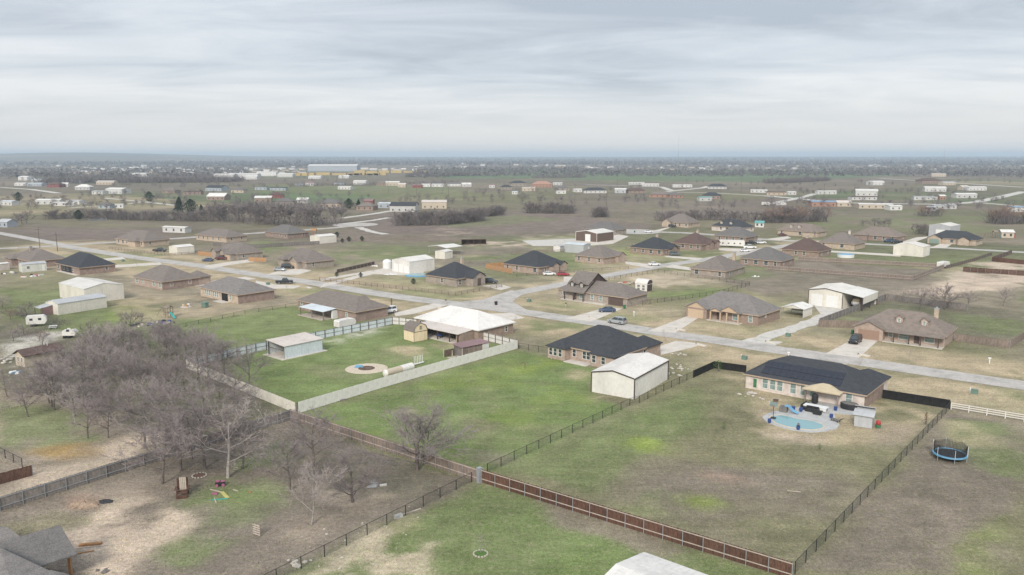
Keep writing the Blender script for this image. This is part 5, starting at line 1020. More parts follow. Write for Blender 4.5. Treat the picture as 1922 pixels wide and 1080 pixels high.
# brush filling the belts: nobody could count its stems
def brush():
    r = np.random.default_rng(21); vs = []
    def fill(pts, per_m, h0, h1, depth, wd):
        W_ = [G(*p) for p in pts]
        for a, b in zip(W_[:-1], W_[1:]):
            L = (b-a).length; n = int(L*per_m); f = r.random(n); x = a.x+(b.x-a.x)*f+r.normal(0,1.5,n); y = a.y+(b.y-a.y)*f+r.random(n)*depth
            env = .55+.9*vnoise(x/9, y/9, 5)
            for xi, yi, e in zip(x, y, env):
                h = r.uniform(h0, h1)*e; z = r.uniform(-.2, .35*h); c = np.array([xi, yi, z]); d = np.array([r.normal(0,.42)*h, r.normal(0,.42)*h, h*r.uniform(.45,.8)]); s = np.array([r.normal(0,1), r.normal(0,1), r.normal(0,.3)]); s = s/np.linalg.norm(s)*wd; vs.append(np.stack([c-s, c+s, c+d]))
    for pts, pm, h0, h1, dp, wd in (([(78,413),(160,411),(250,415),(370,417)],26,2.5,6.5,14,.11),([(370,416),(470,422),(560,426),(630,424)],12,3,7,24,.12),([(740,425),(830,424),(905,416)],34,3.5,8.5,16,.12),([(905,408),(945,404)],28,4,7.5,8,.12),([(984,401),(1080,402)],22,3,6.5,8,.12),([(1112,409),(1140,408)],30,4,7.5,6,.13),([(1240,417),(1340,414),(1440,419)],20,3.5,7.5,16,.13),([(1440,420),(1500,419),(1555,417)],34,5,10,20,.13),([(1728,407),(1768,407)],14,4,7,8,.13),([(1876,423),(1922,421),(1980,421)],36,6,11,16,.12),([(1728,441),(1762,442)],20,2,5,8,.1),
            ([(60,346),(140,345),(300,344),(435,343)],24,9,14,70,.35),([(430,386),(490,392),(640,400)],8,4,8,20,.2),([(540,352),(860,345)],5,4,8,30,.3),([(1440,345),(1500,343),(1560,340)],16,7,11,30,.3),([(1000,335),(1100,334)],10,6,10,30,.3),([(760,333),(900,330)],12,7,12,30,.3),([(20,640),(110,612),(0,590)],40,.8,2.2,4,.03),([(60,700),(200,660),(330,655),(420,690)],40,.8,2.2,8,.03),([(1700,560),(1760,545)],20,.8,2.0,4,.03)):
        fill(pts, pm, h0, h1, dp, wd)
    k = 0
    while k < 520:                                                       # lone hedge trees of the far fields
        y = 640*(1750/640)**r.random(); x = (r.random()-.5)*1.32*y
        if fbm(np.array([x]), np.array([y*2.2]), 210, 55, 3)[0] < .55 or (318 < HOR+CAM_H*FPX/y < 341 and -120 < x < 1000): continue
        k += 1; h = r.uniform(4, 8.5); m = 60
        for _ in range(m):
            z = r.uniform(.12, .75)*h; c = np.array([x+r.normal(0,.16)*h, y+r.normal(0,.16)*h, z]); d = np.array([r.normal(0,.26)*h, r.normal(0,.26)*h, r.uniform(.05,.34)*h]); s = r.normal(0, 1, 3); s = s/np.linalg.norm(s)*.16; vs.append(np.stack([c-s, c+s, c+d]))
        vs.append(np.array([[x-.2,y,0],[x+.2,y,0],[x,y,h*.6]]))
    V = np.concatenate(vs); n = len(V)//3; me = bpy.data.meshes.new('brush'); me.vertices.add(len(V)); me.vertices.foreach_set('co', V.astype(np.float32).ravel()); me.loops.add(len(V)); me.loops.foreach_set('vertex_index', np.arange(len(V), dtype=np.int32)); me.polygons.add(n); me.polygons.foreach_set('loop_start', np.arange(0, len(V), 3, dtype=np.int32)); me.polygons.foreach_set('loop_total', np.full(n, 3, np.int32)); me.update(calc_edges=True)
    me.materials.append(MAT['twig_dim']); o = link('brush', me); o['kind'] = 'stuff'; tag(o, 'grey-brown bare brush filling the tree belts', 'brush')
brush()

# ------------------------------------------------------------------ vehicles
def vehicle_meshes(kind, paint):
    key = ('veh', kind, paint)
    if key in MESHES: return MESHES[key]
    S = dict(sedan=(4.7,1.8,.62,.92,1.42), suv=(4.9,1.95,.72,1.10,1.78), pickup=(5.7,2.0,.78,1.14,1.86))[kind]; L, Wd, zb, zbelt, zt = S; w = Wd/2; x0, x1 = -L/2, L/2
    body = MB()
    def loft(st, mb):                                                     # stations (x, zlow, zhigh, halfwidth low, halfwidth high)
        vs = []; fs = []
        for x, a, b, wl, wh in st: vs += [(x,-wl,a),(x,-wl*1.0,(a+b)/2),(x,-wh,b),(x,wh,b),(x,wl*1.0,(a+b)/2),(x,wl,a)]
        for i in range(len(st)-1):
            for k in range(6): p, q = i*6+k, i*6+(k+1) % 6; fs.append((p, q, q+6, p+6))
        fs += [tuple(range(6)), tuple(range(len(st)*6-1, len(st)*6-7, -1))]; mb.add(vs, [f[::-1] for f in fs])
    zl = .28
    if kind == 'sedan': loft([(x0,.42,.80,w*.84,w*.78),(x0+.25,zl,.93,w*.97,w*.88),(x0+1.0,zl,.97,w,w*.92),(.9,zl,.95,w,w*.92),(x1-.5,zl,.80,w*.97,w*.86),(x1-.06,.38,.66,w*.82,w*.74)], body)
    elif kind == 'suv': loft([(x0,.45,1.02,w*.90,w*.86),(x0+.15,zl+.05,1.10,w*.98,w*.92),(.9,zl+.05,1.10,w,w*.94),(x1-.3,zl+.05,1.0,w*.97,w*.88),(x1,.45,.86,w*.88,w*.80)], body)
    else: loft([(x0,.5,1.08,w*.94,w*.92),(x0+.1,zl+.14,1.12,w*.98,w*.95),(-.75,zl+.14,1.12,w,w*.95),(-.7,zl+.12,1.16,w,w*.95),(1.2,zl+.12,1.16,w,w*.94),(x1-.25,zl+.12,1.08,w*.98,w*.90),(x1,.5,.95,w*.9,w*.84)], body)
    cab = MB(); roof = MB()
    c0, c1, r0, r1 = dict(sedan=(-1.85,1.05,-1.15,.25), suv=(-2.38,1.25,-2.15,.45), pickup=(-.72,1.35,-.55,.70))[kind]; zc = {'sedan':.90,'suv':1.06,'pickup':1.12}[kind]
    cab.add([(c0,-w*.90,zc),(c1,-w*.90,zc),(c1,w*.90,zc),(c0,w*.90,zc),(r0,-w*.72,zt-.05),(r1,-w*.72,zt-.05),(r1,w*.72,zt-.05),(r0,w*.72,zt-.05)], [(0,3,2,1),(4,5,6,7),(0,1,5,4),(1,2,6,5),(2,3,7,6),(3,0,4,7)])
    roof.box(r0-.03,r1+.04,-w*.74,w*.74,zt-.06,zt)
    for s in (-1,1):
        for (xa, xb) in ((c0,r0),(c1,r1),((c0+c1)/2-.1,(r0+r1)/2-.1)): roof.tube((xa,s*w*.905,zc),(xb,s*w*.735,zt-.04),.055,n=4)
    if kind == 'pickup': bed = MB(); bed.box(x0+.12,-.85,-w*.80,w*.80,1.125,1.13)
    wr = {'sedan':.33,'suv':.37,'pickup':.40}[kind]; tyre = MB(); 
    tyre.tube((0,-.12,0),(0,.12,0),wr,n=14); rim = MB(); rim.tube((0,-.135,0),(0,.135,0),wr*.6,n=10)
    lf = MB().box(-.03,.06,-.19,.19,-.07,.07); M_ = dict(body=body.mesh('body',paint,), glass=cab.mesh('windows','glass'), roof=roof.mesh('roof',paint), tyre=tyre.mesh('wheel','rubber'), rim=rim.mesh('rim','rim'), head=lf.mesh('headlight','lamp_clear'), tail=lf.mesh('tail_light','lamp_red'), S=S, wr=wr, bed=bed.mesh('load_bed','plastic_black') if kind == 'pickup' else None)
    MESHES[key] = M_; return M_
def vehicle(px, py, kind, paint, heading, label, name=None):
    p = G(px, py); M_ = vehicle_meshes(kind, paint); L, Wd, zb, zbelt, zt = M_['S']; wr = M_['wr']
    cat = {'sedan':'car','suv':'car','pickup':'pickup truck'}[kind]; t = thing(name or {'sedan':'parked_car','suv':'parked_car','pickup':'pickup_truck'}[kind], label, cat, (p.x,p.y,.056), math.radians(heading))
    link('body',M_['body'],t); link('windows',M_['glass'],t); link('roof',M_['roof'],t)
    if M_['bed']: link('load_bed',M_['bed'],t)
    for fx in (-.30,.31):
        for s in (-1,1): w = link('wheel',M_['tyre'],t,(L*fx,s*(Wd/2-.10),wr)); link('rim',M_['rim'],w)
    zl = {'sedan':.66,'suv':.82,'pickup':.92}[kind]
    for s in (-1,1): link('headlight',M_['head'],t,(L/2-.09,s*Wd*.36,zl)); link('tail_light',M_['tail'],t,(-L/2-.01,s*Wd*.38,zl+.08))
    return t
for a in ((1158,608,'suv','car_silver',140,'silver car driving along the main road'), (1139,586,'sedan','car_blue',180,'dark blue car on the drive of the steep-gabled house'), (728,588,'suv','car_white',222,'white car parked beside the long brick house'), (1605,644,'suv','car_black',232,'black car parked on the drive of the dormer house'),
        (534,533,'pickup','car_black',15,'dark pickup truck with an open bed, parked beside the main road'), (525,509,'sedan','car_silver',-8,'silver car on the drive of the house with double front gables'), (541,504,'suv','car_black',0,'black car beside the silver one, at the house with double front gables'), (390,491,'sedan','car_blue',172,'dark blue car on the drive of the house with small porch gables'), (417,488,'pickup','car_maroon',178,'maroon pickup truck beside the dark blue car'),
        (920,532,'suv','car_black',-15,'black car beside the arched entry of the corner house'), (1031,517,'sedan','car_white',8,'white car beside a red one, at the cedar-fenced house'), (1057,518,'sedan','car_red',10,'red car beside the white one, at the cedar-fenced house'), (1228,499,'sedan','car_white',10,'white car parked at the kerb of the side street'), (1266,480,'suv','car_grey',-6,'grey car by the slate-roofed house with the pale chimney'), (1217,437,'sedan','car_white',5,'white car standing in the cul-de-sac'),
        (1407,467,'pickup','car_white',178,'white pickup truck in front of the travel trailer'), (1398,473,'sedan','car_white',10,'white low car at the kerb below the white pickup'), (1409,459,'pickup','car_black',0,'black pickup truck at the end of the travel trailer'), (1428,458,'suv','car_white',4,'white car right of the black pickup'), (1476,473,'sedan','car_white',0,'white car beside the brown-roofed house with the round pool'), (1668,455,'suv','car_blue',200,'dark blue car in front of the wide brown brick house'), (1682,457,'pickup','car_black',180,'black pickup truck in front of the wide brown brick house'),
        (1262,427,'suv','car_black',0,'black car by the steep-gabled house of the cul-de-sac'), (1469,443,'sedan','car_maroon',0,'maroon car by the tan dormer house'), (300,473,'pickup','car_black',0,'dark truck behind the cream two-door building')): vehicle(*a)
def trailer(px, py, L, Wd, z, ang, label, name='travel_trailer', cat='trailer', mat='metal_white', wins=4):
    p = G(px, py); t = thing(name, label, cat, (p.x,p.y,0), math.radians(ang)); w = Wd/2; b = MB(); b.xprism([(-L/2,.7),(L/2-.5,.6),(L/2,1.3),(L/2-.1,z-.5),(L/2-.6,z),(-L/2+.25,z),(-L/2,z-.3)],-w,w); b.build('body',mat,t)
    for k in range(wins): MB().box(-L/2+L*(k+.6)/(wins+.4)-.35,-L/2+L*(k+.6)/(wins+.4)+.35,-w-.02,-w+.01,1.6,2.15).build('window','glass',t)
    me = MB().tube((0,-.12,0),(0,.12,0),.36,n=12).mesh('wheel','rubber')
    for x in (-.5,.45):
        for s in (-1,1): link('wheel',me,t,(x-.6,s*(w-.15),.36))
    MB().tube((L/2-.2,0,.65),(L/2+1.1,0,.5),.07).build('tow_hitch','steel',t); MB().box(-L/2+L*.42,-L/2+L*.42+.65,-w-.015,-w+.01,.8,2.5).build('door','trim_white',t); return t
trailer(1374,464,11.5,2.5,3.3,-18,'long white travel trailer with dark windows'); trailer(70,612,4.5,2.1,2.7,25,'small white camper beside the thicket','camper',wins=2); trailer(133,634,3.2,1.8,1.9,10,'small pale trailer beside the olive-grey bush','cargo_trailer',wins=1); trailer(648,616,5.2,2.2,2.3,50,'white enclosed cargo trailer behind the metal fence','cargo_trailer',wins=0); trailer(1770,503,6.0,2.4,2.4,40,'white tank trailer beside the weathered fence corner','tank_trailer',wins=0)
trailer(1466,387,8,2.5,3.0,0,'white travel trailer on the far green field, right of two',wins=2); trailer(1437,386,7,2.5,3.0,0,'white travel trailer on the far green field, left of two',wins=2)
# motor boat under the shop's open bay
loc, rz, hx, hy = shop_m; M4 = Matrix.Translation(loc) @ Matrix.Rotation(rz, 4, 'Z')
def in_shop(x, y): return M4 @ Vector((x, y, 0))
p = in_shop(hx+2.8, -hy+4.2); t = thing('motor_boat', 'white motor boat on a trailer under the open bay of the two-door shop', 'boat', (p.x,p.y,0), rz-math.pi/2)
b = MB(); vs = []
for x, w, z0, z1 in ((-3.6,1.15,.75,1.75),(0,1.25,.7,1.8),(2.2,1.05,.8,1.95),(3.4,.5,1.2,2.1),(4.1,.05,1.8,2.2)): vs += [(x,-w,z1),(x,-w*.85,(z0+z1)/2),(x,0,z0),(x,w*.85,(z0+z1)/2),(x,w,z1)]
b.add(vs,[(i*5+k,i*5+k+1,i*5+k+6,i*5+k+5)[::-1] for i in range(4) for k in range(4)]+[(i*5,i*5+5,i*5+9,i*5+4)[::-1] for i in range(4)]+[(0,1,2,3,4)]); b.build('hull','plastic_white',t); MB().box(-1.2,1.4,-.9,.9,1.8,2.7).build('cabin','fabric_tan',t); MB().box(-.8,1.2,-.95,.95,2.15,2.5).build('cabin_window','glass',t); MB().box(-3.4,3.2,-.6,.6,.35,.55).build('trailer_frame','steel',t)
me = MB().tube((0,-.12,0),(0,.12,0),.34,n=12).mesh('wheel','rubber')
for s in (-1,1): link('wheel',me,t,(-1,s*.95,.34))

# ------------------------------------------------------------------ pool garden
deck_px = [(1430,784),(1440,778),(1452,773),(1466,772),(1490,769),(1505,762),(1530,752),(1556,745),(1578,752),(1612,768),(1618,776),(1600,780),(1576,778),(1566,776),(1568,786),(1576,798),(1570,806),(1548,811),(1520,813),(1490,809),(1462,802),(1440,794)]
def poly_z(name, px, z0, z1, mat, parent=None):
    P = W2(px); n = len(P); ar = sum(P[i][0]*P[(i+1) % n][1]-P[(i+1) % n][0]*P[i][1] for i in range(n)); P = P if ar > 0 else P[::-1]; return MB().prism(P,z0,z1).build(name,mat,parent)
pool_px = [(1446,786),(1452,782),(1466,781),(1482,784),(1497,788),(1512,790),(1528,793),(1542,798),(1546,802),(1540,806),(1524,808),(1500,806),(1474,801),(1456,795)]
struct(poly_z('pool_deck', deck_px, 0, .10, 'deck_stone'))
cx = sum(p[0] for p in pool_px)/len(pool_px); cy = sum(p[1] for p in pool_px)/len(pool_px)
t = thing('swimming_pool', 'curved blue swimming pool with pale stone coping', 'swimming pool', (0,0,0)); poly_z('coping', [(cx+(x-cx)*1.07, cy+(y-cy)*1.12) for x, y in pool_px], .05, .135, 'pool_coping', t); poly_z('water', pool_px, .06, .140, 'pool_water', t)
def at_local(px, py): p = G(px, py); return (p.x, p.y, .10)
def pot(px, py, label, plant=False):
    t = thing('flower_pot', label, 'flower pot', at_local(px, py)); MB().lathe([(.20,0),(.30,.35),(.27,.60),(.31,.65)],12).build('pot','plastic_blue',t)
    if plant: tm, cm, h0 = TREES['deadbush']; link('plant',cm,t,(0,0,.55),scale=(.5,.5,.25))
for a in ((1444,795,'blue pot at the left tip of the pool deck'),(1498,808,'blue pot holding a plant on the near edge of the pool',True),(1489,771,'blue pot near the blue pool slide'),(1560,786,'blue pot at the inner curve of the pool deck'),(1568,772,'blue pot beside the gazebo post'),(1503,774,'light blue pot beside the patio sofa')): pot(*a)
def gazebo():
    p = G(1548,755); t = thing('gazebo', 'tan canvas-roofed gazebo against the solar-panel house', 'gazebo', (p.x,p.y,.1), math.radians(-38)); r = MB(); hip(r,-2.9,2.9,-2.4,2.4,2.5,.28,.25,.2); r.build('canopy','fabric_tan',t); posts(t,[(-2.7,-2.2),(2.7,-2.2),(-2.7,2.2),(2.7,2.2)],2.45,'wood_weathered',.11)
    for s in (-1,1): MB().box(-2.7,2.7,s*2.2-.07,s*2.2+.07,2.2,2.44).build('beam','wood_weathered',t)
gazebo()
def sofa(px, py, ang, L, label, mat='fabric_grey', cushion=None):
    t = thing('patio_sofa', label, 'sofa', at_local(px,py), math.radians(ang)); MB().box(-L/2,L/2,-.45,.45,.0,.38).build('base',mat,t); MB().box(-L/2,L/2,.28,.45,.38,.85).build('backrest',mat,t)
    for s in (-1,1): MB().box(s*L/2-.1,s*L/2+.1,-.45,.45,.38,.65).build('armrest',mat,t)
    MB().box(-L/2+.12,L/2-.12,-.42,.26,.38,.52).build('cushion',cushion or mat,t)
sofa(1512,767,50,2.4,'dark patio sofa at the left of the white covered table','plastic_black'); sofa(1524,774,-38,2.0,'dark patio bench in front of the white covered table','plastic_black'); sofa(1534,779,142,1.2,'single dark patio chair nearest the pool','plastic_black')
t = thing('patio_table', 'patio table under a white cover, on the pool deck', 'table', at_local(1531,771), math.radians(-38)); MB().box(-1.9,1.9,-.75,.75,.65,.74).box(-1.85,1.85,-.72,-.68,.2,.65).build('table_cover','plastic_white',t)
for x, y in ((-1.7,-.6),(1.7,-.6),(1.7,.6),(-1.7,.6)): MB().box(x-.05,x+.05,y-.05,y+.05,0,.65).build('leg','steel',t)
t = thing('spa_tub', 'dark covered spa tub right of the gazebo', 'hot tub', at_local(1594,769), math.radians(-38)); b = MB(); b.lathe([(1.25,0),(1.3,.8),(1.35,.85),(1.2,1.0)],12,sx=1.15,sy=.7); b.build('tub','plastic_black',t); MB().lathe([(1.2,1.0),(1.15,1.1)],12,sx=1.15,sy=.7).build('cover','fabric_grey',t)
t = thing('smoker_grill', 'tall black smoker beside the left gazebo post', 'grill', at_local(1529,759)); MB().lathe([(.5,.25),(.55,.4),(.55,1.5),(.3,1.75)],12).build('barrel','plastic_black',t)
for k in range(3): MB().tube((.4*math.cos(k*2.1),.4*math.sin(k*2.1),0),(.4*math.cos(k*2.1),.4*math.sin(k*2.1),.4),.04).build('leg','black_metal',t)
t = thing('lounge_chair', 'grey lounge chair at the right end of the pool deck', 'chair', at_local(1570,793), math.radians(-60)); MB().box(-.9,.5,-.33,.33,.28,.38).build('seat','fabric_grey',t); MB().xprism([(.5,.28),(1.05,.75),(1.0,.85),(.45,.38)],-.33,.33).build('backrest','fabric_grey',t)
for x in (-.8,.4):
    for s in (-1,1): MB().box(x-.04,x+.04,s*.28-.04,s*.28+.04,0,.28).build('leg','black_metal',t)
t = thing('pool_slide', 'blue slide with a brown base at the pool edge', 'slide', at_local(1472,774), math.radians(-35)); MB().box(-.7,.5,-.5,.5,0,.95).build('base','fabric_grey',t); MB().xprism([(.1,1.0),(.7,1.0),(1.5,.35),(2.3,.1),(2.3,.2),(1.5,.47),(.75,1.15),(.1,1.15)],-.4,.4).build('chute','plastic_skyblue',t)
t = thing('basketball_hoop', 'poolside basketball hoop with a pale backboard', 'basketball hoop', at_local(1451,787), math.radians(-30)); MB().tube((0,0,0),(0,0,2.6),.05).build('pole','black_metal',t); MB().box(-.6,.6,-.1,-.06,2.0,2.8).build('backboard','glass_pale',t); h = MB(); [h.tube((.22*math.cos(a),-.35+.22*math.sin(a),2.15),(.22*math.cos(a+.7),-.35+.22*math.sin(a+.7),2.15),.02,n=4) for a in np.arange(0,6.2,.7)]; h.build('hoop','plastic_red',t); MB().box(-.4,.4,-.3,.5,0,.15).build('base','plastic_black',t)
def rocks(px, py, n, r_, label, mat='stone_pale', s0=.12, s1=.4, seed=1):
    r = random.Random(seed); p = G(px,py); t = thing('rock_pile', label, 'rocks', (p.x,p.y,0))
    for i in range(n):
        a, d = r.uniform(0,6.28), r_*math.sqrt(r.random()); s = r.uniform(s0,s1); m = MB(); m.lathe([(s*.7,-.03),(s,s*.25),(s*.75,s*.5),(s*.3,s*.62)],6,sx=r.uniform(.7,1.2),sy=r.uniform(.7,1.2)); m.build('rock',mat,t,(d*math.cos(a),d*math.sin(a),0),r.uniform(0,3))
rocks(1404,741,14,1.6,'pile of pale flat stones by the solar-panel house wall',s1=.5); rocks(1447,752,5,2.2,'scattered stepping stones near the rusty fire bowl',seed=2); rocks(1280,690,16,2.6,'pale limestone rubble on the lawn behind the off-white shop',seed=3); rocks(1268,665,12,2.5,'pale limestone rubble beside the concrete drive',seed=4); rocks(1262,706,10,2.0,'pale rubble beside the black screen fence corner',seed=5)
rocks(560,1060,9,.8,'white rocks beside the black wire fence post',seed=6); rocks(660,1035,26,7,'pale stones strewn over the gravelly foreground yard',s0=.06,s1=.22,seed=7); rocks(190,1075,5,.7,'dark boulders beside the near house corner',mat='fabric_grey',s1=.5,seed=8); rocks(750,982,20,4.5,'small pale stones along the foot of the black wire fence',s0=.05,s1=.16,seed=9); rocks(40,672,30,5,'heap of pale broken concrete at the left edge',s0=.2,s1=.8,seed=10); rocks(1040,672,4,1.4,'flat pale stones on the lawn by the pinkish brick house',seed=11)
t = thing('fire_bowl', 'rusty round fire bowl near the solar-panel house', 'fire pit', tuple(G(1456,755))); MB().lathe([(.2,0),(.45,.35),(.5,.4),(.35,.36)],12).build('bowl','door_rust',t); MB().lathe([(.5,.4),(.5,.42)],12).build('rim_band','trim_brown',t)
t = thing('barrel', 'red round barbecue beside the small grey shed', 'barbecue', tuple(G(1648,803))); MB().lathe([(.3,.5),(.4,.8),(.3,1.1),(.1,1.2)],12).build('kettle','plastic_red',t); MB().lathe([(.38,0),(.42,.5)],10).build('stand','plastic_green',t)
# trampoline
p = G(1791,868); t = thing('trampoline', 'round trampoline with light blue pad and black safety net', 'trampoline', (p.x,p.y+1.2,0)); R_ = 2.15
MB().lathe([(R_-.26,.86),(R_-.28,.88)],28).build('mat','plastic_black',t); pad = MB(); vs = []; n = 28
for i in range(n):
    a = 2*math.pi*i/n; c, s = math.cos(a), math.sin(a); vs += [((R_-.28)*c,(R_-.28)*s,.87),((R_+.06)*c,(R_+.06)*s,.90),((R_+.06)*c,(R_+.06)*s,.72)]
pad.add(vs,[f for i in range(n) for f in ((3*i,3*i+1,3*((i+1) % n)+1,3*((i+1) % n)),(3*i+1,3*i+2,3*((i+1) % n)+2,3*((i+1) % n)+1))]); pad.build('pad','plastic_skyblue',t)
for i in range(6):
    a = i*math.pi/3+.3; c, s = math.cos(a), math.sin(a); top_z = 2.35 if i not in (3,4) else 2.0; MB().tube((R_*c,R_*s,0),(R_*c,R_*s,.85),.04).build('leg','steel',t); MB().tube((R_*1.03*c,R_*1.03*s,.8),(R_*1.03*c,R_*1.03*s,top_z),.035).build('net_pole','metal_lightblue',t)
net = MB(); k = 72
for i in range(k):
    a = 2*math.pi*i/k; c, s = math.cos(a), math.sin(a); sag = .35*abs(math.sin(3*(a-.3))); net.tube((R_*.93*c,R_*.93*s,.9),(R_*.97*c,R_*.97*s,2.35-sag*.6),.02,n=3,cap=False)
for j in range(1,12):
    for i in range(k):
        a, b_ = 2*math.pi*i/k, 2*math.pi*(i+1)/k; f = j/11; z0 = .9+(1.35-.35*abs(math.sin(3*(a-.3))))*f; z1 = .9+(1.35-.35*abs(math.sin(3*(b_-.3))))*f; net.tube((R_*.95*math.cos(a),R_*.95*math.sin(a),z0),(R_*.95*math.cos(b_),R_*.95*math.sin(b_),z1),.018,n=3,cap=False)
net.build('safety_net','black_metal',t)

# ------------------------------------------------------------------ yard things
def bench_chair():
    p = G(343,930); t = thing('wooden_play_chair', 'tall red-brown wooden slatted play chair under the bare trees', 'play chair', (p.x,p.y,0), math.radians(15))
    for s in (-1,1):
        MB().box(s*.6-.06,s*.6+.06,-.6,-.48,0,1.0).build('leg','wood_red',t); MB().box(s*.6-.06,s*.6+.06,.4,.52,0,2.1).build('leg','wood_red',t); MB().box(s*.75-.12,s*.75+.12,-.65,.5,1.0,1.08).build('armrest','wood_red',t)
    for k in range(5): MB().box(-.6,.6,-.62+k*.2,-.46+k*.2,.5,.56).build('seat_slat','wood_red',t)
    for k in range(6): MB().box(-.55+k*.2,-.40+k*.2,.42,.47,.6,2.2).build('back_slat','wood_pale' if k in (1,2,3,4) else 'wood_red',t)
    MB().box(-.65,.65,-1.1,-.8,.0,.35).build('step','wood_red',t)
bench_chair()
t = thing('toy_car', 'small pink and black ride-on toy car', 'toy car', tuple(G(413,912)), .3); MB().xprism([(-.6,.2),(.65,.2),(.62,.5),(.2,.58),(-.55,.62)],-.35,.35).build('body','plastic_black',t); MB().box(.1,.62,-.3,.3,.585,.62).box(-.5,0,-.3,.3,.62,.7).build('hood','plastic_pink',t); me = MB().tube((0,-.08,0),(0,.08,0),.2,n=10).mesh('wheel','plastic_pink')
for x in (-.38,.4):
    for s in (-1,1): link('wheel',me,t,(x,s*.38,.2))
def plank(px, py, ang, L, w, z, mat, label, name='plank', cat='plank'):
    p = G(px,py); o = MB().box(-L/2,L/2,-w/2,w/2,0,z).box(-L/2+.02,L/2-.02,-w/2+.02,w/2-.02,z,z+.015).build(name,mat,None,(p.x,p.y,.005),math.radians(ang)); return tag(o,label,cat)
plank(422,930,-52,2.2,.45,.10,'plastic_yellow','yellow plastic slide piece on the grass','slide_piece','slide'); plank(405,922,-25,1.9,.12,.08,'wood_pale','long pale board lying above the yellow slide piece'); plank(404,940,-62,1.4,.14,.08,'wood_pale','pale board below the yellow slide piece, crossing another'); plank(412,938,12,2.0,.1,.09,'plastic_teal','thin green bar lying below the yellow slide piece','bar','bar'); plank(442,921,-30,.9,.16,.06,'wood_pale','short pale board right of the toy car'); plank(469,924,-30,.6,.16,.06,'wood_orange','short orange board right of the toy car'); plank(403,928,10,.7,.4,.18,'plastic_pink','pink toy lying on the grass','toy','toy')
plank(170,1023,12,2.3,.45,.18,'wood_orange','stack of orange boards on the bare dirt yard'); plank(178,1027,14,6.5,.10,.06,'wood_pale','long thin pale pole on the bare dirt yard'); plank(158,1038,24,1.9,.16,.08,'wood_orange','single orange board beside the near house corner'); plank(643,932,38,3.6,.14,.10,'wood_pale','long pale board left of the short thick-trunked tree'); plank(770,962,40,3.0,.16,.08,'wood_pale','pale boards at the foot of the black wire fence'); plank(1490,923,-15,1.6,.10,.06,'wood_pale','short pale stick lying in the pool lot')
plank(635,753,25,3.0,.3,.2,'wood_grey','grey boards lying along the sage fence'); plank(748,972,40,1.0,.5,.4,'deck_stone','grey concrete block at the foot of the black wire fence','concrete_block','block')
t = thing('pallet', 'weathered wooden pallet standing upright on the grass', 'pallet', tuple(G(482,1006)), math.radians(-30))
for k in range(5): MB().box(-.55,.55,-.03,0,.12+k*.27,.27+k*.27).build('slat','wood_pale',t)
for x in (-.5,0,.5): MB().box(x-.04,x+.04,0,.09,0,1.45).build('stringer','wood_weathered',t)
t = thing('scrap_heap', 'crumpled grey sheet metal beside the short thick-trunked tree', 'scrap', tuple(G(702,912)), .3); MB().add([(-1,-.4,0),(.2,-.6,0),(.7,.3,0),(-.6,.6,0),(-.2,-.1,.95),(.3,.1,.7)],[(0,1,4),(1,5,4),(1,2,5),(2,3,5),(3,4,5),(3,0,4),(0,3,2,1)]).build('sheet','metal_grey',t); MB().box(-.06,.06,.7,.8,0,2.0).build('stake','wood_new',t); MB().box(.7,1.6,-.5,-.2,0,.2).build('pipe','metal_white',t)
def mound(px, py, rx, ry, h, mat, label, name='dirt_pile', cat='dirt', seed=1):
    r = random.Random(seed); p = G(px,py); m = MB(); n = 18; vs = []; fs = []
    for k, (f, z) in enumerate(((1,-.02),(.8,.35),(.5,.75),(.2,.98))):
        for i in range(n): a = 2*math.pi*i/n; q = f*r.uniform(.85,1.15); vs.append((rx*q*math.cos(a),ry*q*math.sin(a),h*z*r.uniform(.75,1.2) if z > 0 else z))
    for k in range(3):
        for i in range(n): fs.append((k*n+i,k*n+(i+1) % n,(k+1)*n+(i+1) % n,(k+1)*n+i))
    fs.append(tuple(range(3*n,4*n))); m.add(vs,fs); return tag(m.build(name,mat,None,(p.x,p.y,0)),label,cat)
mound(158,948,1.9,1.3,.55,'dirt_pile','mound of reddish dug earth in the bare yard'); mound(197,942,1.1,.7,.22,'plastic_black','black sheeting over a dug hole in the bare yard','tarp','tarp',3); mound(735,692,1.4,.5,.01,'dirt_pile','thin spread of soil','soil_patch','soil',4) if False else None
def fire_ring(px, py, r_, label, mat='stone_pale', n=14, name='fire_ring', core='mulch'):
    p = G(px,py); t = thing(name, label, 'fire ring', (p.x,p.y,0)); me = MB().box(-.10,.10,-.07,.07,0,.11).mesh('stone',mat)
    for i in range(n): a = 2*math.pi*i/n; link('stone',me,t,(r_*math.cos(a),r_*math.sin(a),0),a+1.57)
    MB().lathe([(r_*.9,-.02),(r_*.9,.04)],14).build('ash_bed',core,t)
fire_ring(374,893,.9,'ring of stones round a fire place under the bare trees'); fire_ring(902,1040,.75,'ring of pale stones round a young sapling',core='leaf_green',name='tree_ring')
p = G(688,692); t = thing('fire_pit_circle', 'round pale sand bed holding a dug fire pit with a blue tarp', 'fire pit', (p.x,p.y,0), .2); MB().lathe([(4.4,-.02),(4.2,.06),(2.2,.08)],24,sx=1.0,sy=.95).build('sand_bed','dirt_sand',t) if 'dirt_sand' in MAT else MB().lathe([(4.3,-.02),(4.1,.05),(3.6,.06)],24,sx=1.0,sy=.95).build('sand_bed','stone_sand' if 'stone_sand' in MAT else 'pool_coping',t); MB().lathe([(1.7,.05),(1.5,.16),(.9,.10)],16).build('pit','mulch',t); MB().xprism([(-2.4,.07),(-.6,.07),(-.9,.4),(-2.0,.45)],.6,1.6).build('tarp','plastic_skyblue',t); MB().box(-.3,.9,-1.0,-.6,.1,.35).build('log','bark',t)
